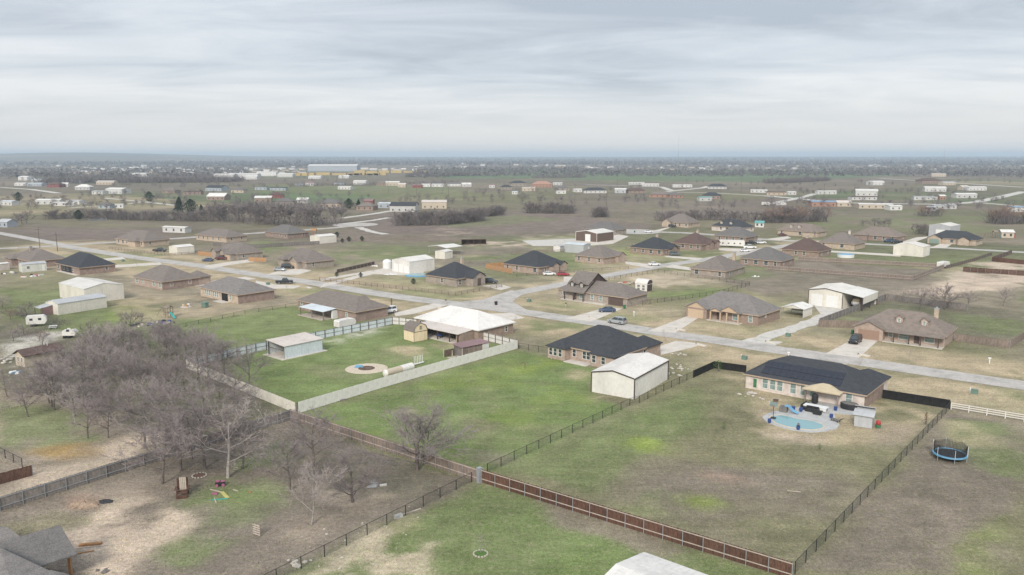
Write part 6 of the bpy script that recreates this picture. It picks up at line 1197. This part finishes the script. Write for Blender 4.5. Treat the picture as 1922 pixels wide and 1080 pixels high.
p = G(742,706); t = thing('storage_tank', 'white and tan cylinder tanks lying behind the sage fence', 'tank', (p.x,p.y+1.0,0), math.radians(50)); MB().tube((-2.6,0,.8),(1.2,0,.8),.75,n=16).build('tan_tank','wall_tan',t); MB().tube((1.22,0,.8),(4.2,0,.8),.78,n=16).build('white_tank','metal_white',t); MB().lathe([(.75,0),(.6,.3),(.2,.42)],16).build('tank_end','metal_white',t,(-2.6,0,.8)).rotation_euler = (0,-math.pi/2,0)
p = G(778,687); t = thing('pipe_rack', 'row of white upright pipes behind the sage fence', 'pipes', (p.x,p.y,0), math.radians(50))
for k in range(6): MB().tube((k*.45,0,.25),(k*.45,.05,2.0-.06*(k % 3)),.06).build('pipe','plastic_white',t)
MB().tube((-3.5,0,.3),(2.6,0,.3),.14,n=8).build('base_pipe','plastic_white',t)
def playset(px, py, ang, label, slide='plastic_teal', wood='wood_weathered', s=1.0):
    p = G(px,py); t = thing('playset', label, 'playset', (p.x,p.y,0), math.radians(ang)); t.scale = (s,s,s); posts(t,[(-.7,-.7),(.7,-.7),(.7,.7),(-.7,.7)],2.7,wood,.06); MB().box(-.8,.8,-.8,.8,1.25,1.35).build('platform',wood,t); r = MB(); gable(r,None,-.8,.8,-.8,.8,2.7,.7,'x',.15,.06); r.build('roof',wood,t); MB().xprism([(.8,1.35),(2.8,.15),(3.2,.12),(3.2,.22),(2.8,.27),(.8,1.5)],-.3,.3).build('slide',slide,t); MB().tube((-.8,0,2.3),(-4.0,0,2.3),.06).build('swing_beam',wood,t)
    for sy in (-1,1): MB().tube((-4.0,0,2.3),(-4.3,sy*1.2,0),.06).build('leg',wood,t)
    for x in (-1.8,-2.9): MB().box(x-.22,x+.22,-.1,.1,.45,.5).box(x-.2,x-.18,-.01,.01,.5,2.3).box(x+.18,x+.2,-.01,.01,.5,2.3).build('swing_seat','plastic_black',t)
playset(318,596,-40,'wooden playset with a teal slide on the dry lawn'); playset(590,446,0,'wooden playset with a blue slide beside the cream building','plastic_skyblue','wood_orange',1.4); playset(1190,470,10,'red and wood playset beside the slate-roofed house with the pale chimney','plastic_red','wood_weathered',.9); playset(1867,447,0,'playset with teal slide at the far right yard','plastic_teal','wood_weathered',1.2)
t = thing('round_pool', 'round white above-ground pool with light blue water', 'swimming pool', tuple(G(1587,483))); MB().lathe([(3.4,0),(3.4,1.25)],28).build('wall','plastic_white',t); MB().lathe([(3.3,1.25),(3.3,1.27)],28).build('water','plastic_skyblue',t)
t = thing('above_ground_pool', 'low light blue pool in front of the white three-door shop', 'swimming pool', tuple(G(785,518))); MB().lathe([(4.2,0),(4.2,.5)],24,sx=1.1,sy=.8).build('wall','plastic_skyblue',t); MB().lathe([(4.0,.5),(4.0,.52)],24,sx=1.1,sy=.8).build('water','pool_water',t)
t = thing('stock_tank', 'white round storage tank left of the three-door shop', 'tank', tuple(G(727,504))); MB().lathe([(1.7,0),(1.75,2.6),(1.3,3.2),(.4,3.5)],20).build('tank','plastic_white',t); MB().lathe([(.4,3.5),(.4,3.65)],12).build('lid','steel',t)
for px, py, lb in ((1397,675,'green utility box with a small white post, on the verge by the black screen corner'),(1829,739,'grey-green utility box on the dry verge at the right'),(1479,632,'low green utility box beside the gravel drive'),(503,535,'green utility box beside the dark pickup'),(993,567,'green utility box in the steep-gabled house yard'),(231,491,'green utility box on the verge beyond the largest cream shop')):
    p = G(px,py); t = thing('utility_box', lb, 'utility box', (p.x,p.y,0), math.radians(-40)); MB().box(-.5,.5,-.45,.45,0,.75).build('cabinet','utility_green',t); MB().box(-.53,.53,-.48,.2,.75,.83).build('lid','utility_green',t); MB().box(-.75,-.6,-.05,.05,0,1.0).build('marker','plastic_white',t)
for px, py, lb in ((1444,657,'white concrete culvert end right of the pinkish house drive'),) : pass
def culvert(px, py, lb): p = G(px,py); t = thing('culvert_end', lb, 'culvert', (p.x,p.y,0), math.radians(-40)); MB().xprism([(-1.2,0),(1.2,0),(1.2,.12),(-1.0,.4)],-.5,.5).build('apron','concrete',t); MB().tube((-1.3,0,.2),(-1.0,0,.2),.2,n=10).build('pipe','painted_shade',t)  # pipe is solid; its dark colour stands for the shaded bore
for a in ((1316,649,'sloped concrete culvert end right of the drive behind the off-white shop'),(1113,598,'sloped concrete culvert end right of the dark blue car drive'),(1278,620,'sloped concrete culvert end right of the tan-gabled house drive'),(1447,644,'sloped concrete culvert end beside the gravel drive mouth'),(1622,668,'sloped concrete culvert end right of the black car drive'),(828,580,'sloped concrete culvert end by the white-roofed house'),(580,541,'sloped concrete culvert end by the dark pickup'),(302,499,'sloped concrete culvert end beyond the cross-hip house')): culvert(*a)
def mailbox(px, py, lb, mat='stone_pale'): p = G(px,py); t = thing('mailbox', lb, 'mailbox', (p.x,p.y,0), math.radians(-40)); MB().box(-.08,.08,-.08,.08,0,1.05).build('post',mat,t); MB().yprism([(-.12,1.05),(.12,1.05),(.12,1.2),(0,1.3),(-.12,1.2)],-.26,.26).build('box','plastic_black' if mat != 'plastic_white' else mat,t)
for a in ((1480,672,'white mailbox behind the roof of the solar-panel house','plastic_white'),(1857,683,'white marker mailbox on the right verge','plastic_white'),(1190,594,'mailbox beside the silver car on the road','plastic_white'),(1062,577,'mailbox on the steep-gabled house lawn'),(837,571,'mailbox by the white-roofed house drive')): mailbox(*a)
p = G(931,573); t = thing('trash_bin', 'dark wheeled bin standing at the road junction', 'bin', (p.x,p.y,0), -.7)
MB().add([(-.25,-.28,.1),(.25,-.28,.1),(.25,.28,.1),(-.25,.28,.1),(-.32,-.36,1.0),(.32,-.36,1.0),(.32,.36,1.0),(-.32,.36,1.0)],[(0,3,2,1),(4,5,6,7),(0,1,5,4),(1,2,6,5),(2,3,7,6),(3,0,4,7)]).build('tub','plastic_black',t); MB().box(-.36,.36,-.4,.4,1.0,1.08).build('lid','plastic_black',t)
for px, py, lb, m in ((1172,580,'green wheeled bin beside the brown garage door','plastic_green'),(1601,628,'green wheeled bin beside the rust garage door','plastic_green'),(1191,437,'green wheeled bin pair at the cul-de-sac','plastic_green')):
    p = G(px,py); c = thing('trash_bin', lb, 'bin', (p.x,p.y,0), .3); b = MB(); b.add([(-.25,-.28,.1),(.25,-.28,.1),(.25,.28,.1),(-.25,.28,.1),(-.32,-.36,1.0),(.32,-.36,1.0),(.32,.36,1.0),(-.32,.36,1.0)],[(0,3,2,1),(4,5,6,7),(0,1,5,4),(1,2,6,5),(2,3,7,6),(3,0,4,7)]); b.build('tub',m,c); MB().box(-.36,.36,-.4,.4,1.0,1.08).build('lid',m,c)
def pole(px, py, h, lb, arms=True, group=None):
    p = G(px,py); t = thing('utility_pole', lb, 'utility pole', (p.x,p.y,0), .4, group); MB().tube((0,0,0),(0,0,h),.16 if h < 13 else .2,.11,7).build('pole','wood_dark',t); MB().box(-1.2,1.2,-.06,.06,h-.9,h-.75).build('cross_arm','wood_dark',t)
    for x in (-1.1,0,1.1): MB().tube((x,0,h-.75),(x,0,h-.5),.06,n=5).build('insulator','steel',t)
pole(75,466,9.5,'wooden utility pole left of its twin at the road junction'); pole(108,472,8.5,'wooden utility pole right of its twin at the road junction')
for px, py, h in ((782,368,17),(729,362,16),(831,364,16),(877,369,16),(946,373,16),(842,370,14),(1079,382,18),(1138,400,15),(1158,355,18),(1391,360,16),(1546,373,15),(1603,372,15)): pole(px,py,h,'distant wooden utility pole standing alone in the far fields', group='distant utility poles')
for px, h in ((1269,150),(1762,70)):
    y = 2000; t = thing('radio_mast', 'tall thin radio mast on the horizon' if h > 100 else 'short thin radio mast on the horizon at the right', 'mast', ((px-961)/FPX*y, y, 0)); hm = 92 if h > 100 else 62; MB().tube((0,0,0),(0,0,hm),.34,.22,5).build('mast','steel',t); MB().tube((0,0,hm),(0,0,hm+4),.15,.1,4).build('antenna','plastic_red',t)
def table(px, py, lb): p = G(px,py); t = thing('picnic_table', lb, 'table', (p.x,p.y,0), .4); MB().box(-.9,.9,-.4,.4,.7,.76).build('top','plastic_white',t); [MB().box(-.9,.9,s*.75-.14,s*.75+.14,.42,.47).build('bench','plastic_white',t) for s in (-1,1)]; [MB().box(x-.05,x+.05,-.7,.7,0,.42).build('leg','steel',t) for x in (-.6,.6)]
table(100,617,'white table beside the small white camper')
t = thing('covered_grill', 'dark green covered grill on the dry lawn past the cream barns', 'grill', tuple(G(385,577)), -.6); MB().box(-.9,.9,-.55,.55,.1,1.3).box(-1.0,1.0,-.62,.62,1.3,1.45).build('cover','utility_green',t); [MB().box(x-.05,x+.05,-.5,.5,0,.1).build('foot','black_metal',t) for x in (-.8,.8)]
t = thing('tan_cushion_heap', 'heap of pale garden furniture beside the dark covered grill', 'furniture', tuple(G(349,576)), .2); MB().lathe([(1.5,0),(1.45,.05)],16).build('pad','gravel',t); [MB().box(x-.3,x+.3,y-.3,y+.3,.05,h_).build('chair',m_,t) for x,y,h_,m_ in ((-.7,.2,.7,'fabric_tan'),(.3,-.3,.6,'wood_orange'),(.6,.5,.8,'plastic_white'))]
def junk(px, py, n, r_, lb, seed, mats=('metal_white','wood_grey','plastic_blue','metal_grey','wood_pale','plastic_black')):
    r = random.Random(seed); p = G(px,py); t = thing('junk_heap', lb, 'junk', (p.x,p.y,0))
    for i in range(n):
        a, d = r.uniform(0,6.28), r_*math.sqrt(r.random()); w, l, h_ = r.uniform(.1,.5), r.uniform(.3,1.1), r.uniform(.08,.55); m = MB(); m.add([(-l,-w,0),(l,-w,0),(l,w,0),(-l,w,0),(-l*.8,-w*.7,h_),(l*.9,-w*.8,h_*.8),(l*.85,w*.7,h_),(-l*.9,w*.9,h_*.7)],[(0,3,2,1),(4,5,6,7),(0,1,5,4),(1,2,6,5),(2,3,7,6),(3,0,4,7)]); m.build('junk_piece',r.choice(mats),t,(d*math.cos(a),d*math.sin(a),0),r.uniform(0,3.1))
junk(268,610,14,2.6,'scattered white and grey junk on the lawn below the playset',1); junk(312,606,10,2.4,'pale boards and a blue drum heaped beside the wire fence',2); junk(58,518,14,3.5,'red and grey junk in front of the grey metal garage',3,('plastic_red','metal_grey','plastic_black','metal_white')); junk(20,514,10,3,'grey junk left of the grey metal garage',4); junk(552,632,6,1.4,'dark mower and junk heap behind the white metal fence',5,('plastic_black','wood_dark','metal_grey')); junk(705,500,10,2.2,'pile of long white boards by the round storage tank',6,('metal_white','wood_pale')); junk(738,515,10,2.6,'white pool gear in front of the three-door shop',7,('metal_white','plastic_white')); junk(1180,533,16,4.5,'raised beds and toys beside the arched shed',8,('wood_grey','wood_dark','plastic_red','wood_pale')); junk(1420,520,3,1.2,'white garden chairs behind the grey brick house',9,('plastic_white',)); junk(1590,468,6,2,'silver tanks and grey boxes by the pale brick house',10,('metal_grey','metal_white')); junk(30,700,5,1.0,'white and blue sacks beside the maroon-roofed shed',11,('plastic_white','plastic_skyblue'))
# things under the long patio of the white-roofed house
mtx, hx, hy = patio_f
mw = Matrix.Translation(Vector((0,0,0)))
F0 = None
for o in bpy.data.objects:
    if o.get('label', '').startswith('brick house with wide white metal roof'): F0 = o
Mf = Matrix.Translation(F0.location) @ Matrix.Rotation(F0.rotation_euler.z, 4, 'Z')
for k, (x, y, m, lb) in enumerate(((-4.3,-2.2,'plastic_black','black cart under the long patio roof'),(-1.0,-2.6,'wood_dark','dark wooden table under the long patio roof'),(1.6,-3.6,'plastic_blue','blue drum under the long patio roof'),(4.0,-2.0,'wood_dark','dark shelf under the long patio roof'))):
    p = Mf @ Vector((x,-hy+y,.12)); t = thing('patio_furniture', lb, 'furniture', tuple(p), F0.rotation_euler.z); MB().box(-.7,.7,-.4,.4,.45,.8).build('top',m,t); [MB().box(sx*.6-.06,sx*.6+.06,sy*.3-.06,sy*.3+.06,0,.45).build('leg','black_metal',t) for sx in (-1,1) for sy in (-1,1)]

# ------------------------------------------------------------------ far buildings, one by one
def far_building(px, py, w, d, h, wall, roof, label, kind='gable', group=None, cat='house', name='far_house', ang=None):
    w *= .78 if kind == 'low' and w < 60 else 1.0
    p = G(px,py); r = random.Random(int(px*7+py)); th = math.radians(ang if ang is not None else r.choice((-12,-6,4,10,-20))); t = thing(name,label,cat,(p.x,p.y+d/2,0),th,group)
    wl = MB(); rf = MB(); wl.box(-w/2,w/2,-d/2,d/2,0,h)
    if kind == 'hip': hip(rf,-w/2,w/2,-d/2,d/2,h,.5)
    else: gable(rf,wl,-w/2,w/2,-d/2,d/2,h,{'gable':.42,'low':.14,'barn':.22}[kind],'x',.3,.15)
    wl.build('wall',wall,t); rf.build('roof',roof,t)
    k = max(2,int(w/4.5))
    for i in range(k): MB().box(-w/2+w*(i+.5)/k-.5,-w/2+w*(i+.5)/k+.5,-d/2-.06,-d/2-.01,.9,2.2).build('window','glass',t)
    return t
MH = 'long white mobile home'
FB = [(45,339,22,14,6,'wall_white','metal_white','barn','tall white barn in the far left farmyard'),(71,342,30,12,4,'wall_white','metal_lightblue','low','long low white barn right of the tall far white barn'),(38,349,22,10,3.5,'wall_white','metal_white','low','low white building below the tall far white barn'),(66,350,30,10,4,'wall_greyblue','metal_lightblue','low','low blue-grey building in the far left farmyard'),(101,352,20,12,4,'wall_red','shingle_red','hip','red-brown house among the far left barns'),(120,351,9,8,4,'wall_white','metal_white','gable','little white house beside the far red-brown house'),(143,344,34,12,4,'wall_greyblue','metal_grey','low','grey barn behind the far left houses'),(198,347,28,12,4.5,'wall_tan','metal_pale_tan','barn','tan and white barn before the far belt of trees'),(154,357,18,12,4,'wall_white','metal_white','hip','white hip-roofed building among the far left trees'),(217,364,24,14,5,'wall_white','metal_white','barn','broad white barn beside the far gravel road'),(184,365,18,10,3.2,'wall_white','metal_grey','low','low white sheds left of the broad far white barn'),
 (318,363,16,12,3.2,'brick_brown','shingle_brown','hip','brown far house beside a white truck'),(360,366,24,10,3.2,'brick_red','shingle_red','low','long red brick far house with white trim'),(404,359,24,14,4,'wall_greyblue','shingle_dark','gable','dark grey far house right of the long red brick one'),(447,362,16,10,3.2,'wall_tan','shingle_grey','hip','pale tan far house with grey roof'),(406,376,18,14,3.6,'brick_red','metal_white','gable','red-brown far house with white metal roof'),(14,386,18,8,3.5,'wall_white','metal_lightblue','low','white building at the left edge beside the evergreen'),(88,384,20,9,3.6,'wall_white','metal_white','barn','white barn with open side beyond the pond belt'),(119,387,22,6,2.8,'wall_white','metal_white','low','low white mobile home beyond the pond belt'),(139,384,20,8,3.2,'wall_white','metal_grey','low','white house with carport beyond the pond belt'),(196,392,10,8,3,'wall_greyblue','shingle_grey','hip','small grey house in the brown yard beyond the belt'),(222,391,9,4,3,'wall_white','metal_white','low','white trailer in the brown yard beyond the belt'),(8,427,8,7,3.2,'wall_greyblue','metal_grey','gable','grey-blue house at the left edge below the far farmyard'),(329,437,20,5,2.9,'wall_white','metal_white','low','long white mobile home standing alone beyond the first streets'),
 (676,347,20,12,5,'wall_white','metal_white','barn','white barn alone on the far green strip'),(736,349,20,12,5,'wall_tan','metal_white','barn','tan barn with white roof on the far ridge road'),(717,349,14,10,4,'brick_brown','shingle_brown','hip','brown far house left of the tan barn'),(755,352,11,8,4,'wall_tan','metal_pale_tan','gable','little tan house right of the tan far barn'),(783,353,13,8,3.5,'wall_red','metal_rust','barn','bright red far barn'),(800,351,16,9,3.4,'wall_white','metal_white','low','first white house right of the red far barn'),(822,351,22,9,3.6,'wall_white','metal_grey','low','second white house right of the red far barn'),(852,350,18,9,3.6,'wall_white','shingle_grey','gable','third white house right of the red far barn'),(875,351,13,9,3.6,'wall_white','metal_white','gable','fourth white house right of the red far barn'),(648,356,24,9,3.4,'wall_white','metal_white','low','long white house below the white far barn'),(637,348,20,9,3.5,'wall_greyblue','shingle_grey','low','grey house behind the long white far house'),(582,349,13,9,4,'wall_white','metal_rust','gable','white house with red roof on the far green strip'),(561,350,11,9,4,'wall_greyblue','shingle_grey','hip','grey house left of the far red-roofed white one'),(490,357,20,9,3.6,'wall_greyblue','shingle_grey','low','grey house row at the foot of the far town'),(522,358,26,9,3.4,'wall_greyblue','shingle_dark','low','long dark grey house below the far town'),
 (491,380,15,14,4,'brick_brown','metal_white','barn','brown barn with white roof left of the far red house'),(517,372,14,10,3.4,'wall_red','shingle_red','hip','red far house beside parked trucks'),(532,386,16,11,3.4,'brick_grey','shingle_grey','hip','grey brick far house with a light drive'),(567,382,10,8,3.2,'wall_white','metal_white','gable','small white far house beside junk trailers'),(618,390,18,13,3.6,'brick_tan','shingle_grey','hip','tan far house with broad grey roof'),(687,395,14,11,3.2,'brick_brown','shingle_brown','hip','brown far house with evergreens'),(692,385,8,6,3.6,'wall_red','metal_rust','gable','dark red far shed behind the brown house'),(725,391,16,9,3.8,'wall_greyblue','metal_lightblue','low','light blue far metal building'),(757,398,20,12,4.6,'wall_white','shingle_dark','gable','white farmhouse with steep dark roof'),(814,392,20,13,5.2,'wall_tan','metal_pale_tan','barn','tan metal barn right of the white farmhouse'),(923,353,7,6,4,'wall_white','metal_rust','gable','tiny red and white far barn'),(950,356,14,9,3.4,'brick_grey','shingle_dark','hip','dark-roofed far house left of the orange brick one'),
 (972,349,22,12,4,'brick_grey','shingle_dark','hip','dark grey far house above the orange brick one'),(1018,352,28,16,4.4,'brick_orange','brick_orange','hip','large orange brick far house'),(992,359,20,10,4,'wall_tan','metal_pale_tan','low','tan far building below the orange brick house'),(1048,348,18,8,3.2,'wall_white','metal_white','low',MH+' right of the orange brick house'),(1056,358,16,9,3.4,'brick_grey','shingle_grey','hip','grey far house right of the tan building'),(1053,364,14,4,3,'wall_white','metal_white','low','white trailer below the grey far house'),(1084,361,12,8,3.4,'wall_white','metal_white','low','small white far house left of the dark-roofed one'),(1117,363,26,11,3.4,'wall_white','shingle_dark','hip','white far house with dark hip roof'),(1166,363,13,10,4.4,'metal_grey','metal_white','barn','pale metal far barn'),(1194,363,20,10,3.2,'brick_brown','shingle_red','hip','brown far house right of the pale barn'),(1195,347,30,6,3.2,'wall_white','metal_white','low',MH+' with fence, left of a pair by the wheat field'),(1222,350,30,6,3.4,'wall_white','metal_white','low',MH+' with fence, right of a pair by the wheat field'),(1281,352,34,7,3.2,'wall_white','metal_white','low',MH+' with tan fence beside the wheat field'),(1348,355,24,12,3.4,'wall_white','shingle_dark','hip','white far house with dark roof by the gravel road'),(1426,362,24,6,3,'wall_white','metal_white','low',MH+' on the gravel road left of the brown house'),(1242,371,22,11,3.2,'brick_orange','shingle_brown','hip','far brick house with autumn tree'),(1268,372,14,10,3.2,'brick_orange','shingle_grey','hip','small far brick house beside the autumn tree'),(1324,378,16,8,3.6,'wall_white','metal_teal','low','white far house with teal roof'),(1338,374,18,11,3.6,'brick_red','shingle_dark','hip','red brick far house behind the teal roof'),(1428,427,5,5,2.6,'wall_white','metal_teal','gable','little white shed with teal roof behind the white dormer house'),(967,365,8,6,2.8,'wall_white','metal_lightblue','low','tiny white shed left of the tan far building'),
 (1459,367,26,10,3.2,'brick_tan','shingle_red','low','long tan house with red-brown roof on the gravel road'),(1486,366,12,7,3.2,'wall_white','metal_white','low','white garage right of the long tan house'),(1552,365,28,7,3.4,'wall_white','metal_white','low',MH+' with porch right of the gravel drive'),(1631,368,22,14,5.4,'wall_white','metal_white','barn','tall white far barn beside the brown-roofed house'),(1622,376,32,9,3,'wall_white','shingle_red','low','long white house with brown roof below the tall barn'),(1646,348,22,12,5,'wall_white','metal_white','barn','white barn alone behind the tall white far barn'),(1548,388,26,12,3.8,'brick_orange','metal_blue','low','orange brick far building with blue-grey roof'),(1586,388,12,8,3.2,'wall_tan','metal_pale_tan','gable','small tan house beside the blue-grey roof'),(1645,392,34,8,3.4,'wall_tan','metal_white','low','long tan building with white roof and parked cars'),(1681,395,13,8,3.2,'wall_white','metal_white','low','white garage right of the long tan building'),(1758,360,24,12,4.6,'wall_white','metal_white','barn','white far barn by the right-hand road'),(1738,376,28,6,3.2,'wall_white','metal_grey','low',MH+' with orange shed on the right'),(1769,376,6,5,4,'brick_orange','metal_white','gable','little orange shed beside the long mobile home'),(1814,372,22,9,3.8,'wall_white','metal_white','barn','white far house near the right-hand road bend'),(1834,358,32,10,4.2,'wall_white','metal_white','low','long white far building with dark shrubs'),(1811,357,10,8,4,'wall_tan','metal_pale_tan','gable','little tan far house left of the long white building'),(1747,345,34,16,4.6,'brick_red','shingle_red','hip','large brown far house with bare trees'),(1781,348,26,12,4,'wall_tan','metal_lightblue','low','tan and blue far house right of the large brown one'),(1749,396,9,6,2.8,'metal_grey','metal_grey','low','small grey shed left of the low white far building'),(1773,393,26,7,3,'wall_white','metal_grey','low','low white far building right of the small grey shed'),(1916,398,16,8,3.4,'wall_white','metal_blue','low','white building with blue roof at the right edge'),(1763,332,36,12,6,'wall_tan','metal_pale_tan','low','large tan building on the far road'),(1052,315,40,16,8,'wall_tan','metal_pale_tan','barn','tan building alone near the horizon trees'),(1893,447,6,5,3,'wall_tan','metal_white','gable','small tan shed at the right edge beside the red playhouse'),(1897,447,5,4,2.6,'wall_red','metal_rust','gable','red playhouse with red roof at the far right')]
for px, py, w, d, h, wl, rf, kd, lb in FB: far_building(px,py,w,d,h,wl,rf,lb,kd,cat='building' if kd in ('barn','low') else 'house',name='barn' if kd == 'barn' else 'mobile_home' if lb.startswith(MH) else 'far_house')
# factory with stacked yellow goods beyond the green strip
t = far_building(624,322,140,50,16,'wall_greyblue','metal_white','long pale factory hall near the horizon','low',cat='factory',name='factory',ang=0)
for i, (px, py, w, h, m) in enumerate(((625,329,220,6,'stock_yellow'),(555,330,90,6,'stock_yellow'),(735,325,190,7,'stock_yellow'),(690,329,90,5,'stock_yellow'))):
    p = G(px,py); t = thing('stock_stack', 'long stack of yellow goods in the factory yard', 'stacked goods', (p.x,p.y,0), 0, 'yellow stacks'); [MB().box(-w/2+w*k/6,-w/2+w*(k+.85)/6,-8,8,0,h*(.7+.3*((k*7+i) % 3)/2)).build('bundle',m,t) for k in range(6)]
for i, (px, py, w, h) in enumerate(((500,331,55,8),(535,333,40,6),(455,334,60,7),(420,335,50,7),(262,333,40,7),(590,336,30,4),(470,337,30,5),(645,335,25,4))): far_building(px,py,w,24,h,'wall_white','metal_white','pale shed in the yard around the factory','low',cat='building',name='factory_shed',ang=0,group='factory sheds')
# the far town: too many and too small to count
def far_town():
    r = np.random.default_rng(9); parts = {'wall_white': MB(), 'wall_tan': MB(), 'shingle_grey': MB(), 'metal_white': MB()}
    def put(x, y):
        w, d, h = r.uniform(9,24), r.uniform(8,14), r.uniform(3,5.5); R = math.hypot(x,y); f = min(1,max(0,(R-4500)/8500)); z = f*f*(3-2*f)*26; k = r.choice(['wall_white','wall_tan'],p=[.4,.6]); rk = r.choice(['shingle_grey','metal_white'],p=[.75,.25]); parts[k].box(x-w/2,x+w/2,y-d/2,y+d/2,z-1,z+h); hb = MB(); parts[rk].yprism([(y-d/2-.5,z+h),(y+d/2+.5,z+h),(y,z+h+2.2)],x-w/2-.5,x+w/2+.5)
    n = 0
    while n < 300:
        px, py = r.uniform(-60,1980), r.choice([r.uniform(301,313),r.uniform(312,326)],p=[.6,.4]); q = G(px,py)
        if fbm(np.array([q.x]),np.array([q.y*2]),900,66,2)[0] > .46: put(q.x,q.y); n += 1
    for _ in range(160): q = G(r.uniform(100,560),r.uniform(316,328)); put(q.x,q.y)
    t = tag(link('far_town',None),'far scattered town houses below the horizon','town'); t['kind'] = 'stuff'
    for k, m in parts.items(): o = m.build('town_houses',k,t); o['kind'] = 'stuff'
far_town()
# pasture animals: small far shapes are left to the field itself
# ------------------------------------------------------------------ grass clumps standing on the turf
def grass():
    r = np.random.default_rng(12); xs, ys, C = GCOL; n = 150000
    y = 70*(270/70)**r.random(n); x = (r.random(n)-.5)*2*(y*.70+4)
    ok = (fbm(x, y, 6, 51, 3)+.25*r.random(n)) > .52
    for rd, w in ((ROAD_A,4.2),(ROAD_B,4.0),(W2([(1392,650),(1440,632),(1495,615),(1540,598),(1570,586)]),2.6)): ok &= dist_line(x, y, rd) > w
    for p in DRIVES+[deck_px, [(1522,566),(1545,596),(1580,590),(1650,562),(1640,552),(1600,566)], [(850,568),(905,563),(960,545),(985,549),(962,566),(990,583),(930,584)], [(1374,640),(1402,636),(1474,640),(1440,658)]]: ok &= ~inside(x, y, W2(p))
    x, y = x[ok], y[ok]; n = len(x); i = np.clip(np.searchsorted(xs, x), 0, len(xs)-1); j = np.clip(np.searchsorted(ys, y), 0, len(ys)-1); col = C[j, i]*r.uniform(1.15,1.7,(n,1)); g = (r.random(n) < .25)[:, None]; col = np.where(g, col*np.array([.75,1.05,.6]), col)
    s = r.uniform(.035,.10,n)*np.where(r.random(n) < .04, 1.4, 1); V = np.zeros((n, 6, 3)); K = np.zeros((n, 6, 3))
    for k in range(2):
        a = r.uniform(0, 6.28, n); dx, dy = np.cos(a)*s*.8, np.sin(a)*s*.8
        V[:, 3*k] = np.stack([x-dx, y-dy, -.01*np.ones(n)], 1); V[:, 3*k+1] = np.stack([x+dx, y+dy, -.01*np.ones(n)], 1); V[:, 3*k+2] = np.stack([x+r.normal(0,.05,n), y+r.normal(0,.05,n), s*r.uniform(.7,1.3,n)], 1)
    K[:] = col[:, None, :]; V = V.reshape(-1, 3); n3 = len(V)//3
    me = bpy.data.meshes.new('grass'); me.vertices.add(len(V)); me.vertices.foreach_set('co', V.astype(np.float32).ravel()); me.loops.add(len(V)); me.loops.foreach_set('vertex_index', np.arange(len(V), dtype=np.int32)); me.polygons.add(n3); me.polygons.foreach_set('loop_start', np.arange(0, len(V), 3, dtype=np.int32)); me.polygons.foreach_set('loop_total', np.full(n3, 3, np.int32)); me.update(calc_edges=True)
    at = me.color_attributes.new('cover', 'FLOAT_COLOR', 'POINT'); at.data.foreach_set('color', np.concatenate([np.clip(K.reshape(-1,3),.01,.9), np.ones((len(V),1))],1).astype(np.float32).ravel())
    m = bpy.data.materials.new('grass_blades'); m.use_nodes = True; nt = m.node_tree; b = nt.nodes['Principled BSDF']; b.inputs['Roughness'].default_value = 1; b.inputs['Specular IOR Level'].default_value = .05; a = nt.nodes.new('ShaderNodeAttribute'); a.attribute_name = 'cover'; nt.links.new(a.outputs['Color'], b.inputs['Base Color']); me.materials.append(m)
    o = link('grass', me); o['kind'] = 'stuff'; tag(o, 'short patchy winter grass clumps over the lots', 'grass')
grass()
# ------------------------------------------------------------------ haze
def haze():
    o = MB().box(-26000,26000,-500,17000,-3,112).build('haze','concrete'); o.data.materials.clear(); m = bpy.data.materials.new('haze_air'); m.use_nodes = True; nt = m.node_tree; nt.nodes.clear(); out = nt.nodes.new('ShaderNodeOutputMaterial'); v = nt.nodes.new('ShaderNodeVolumePrincipled'); v.inputs['Color'].default_value = (.70,.86,1.0,1); v.inputs['Density'].default_value = 1.3e-4; v.inputs['Anisotropy'].default_value = 0.0; nt.links.new(v.outputs[0],out.inputs['Volume']); o.data.materials.append(m); o['kind'] = 'stuff'; tag(o,'pale blue haze filling the air over the plain','haze')
haze()
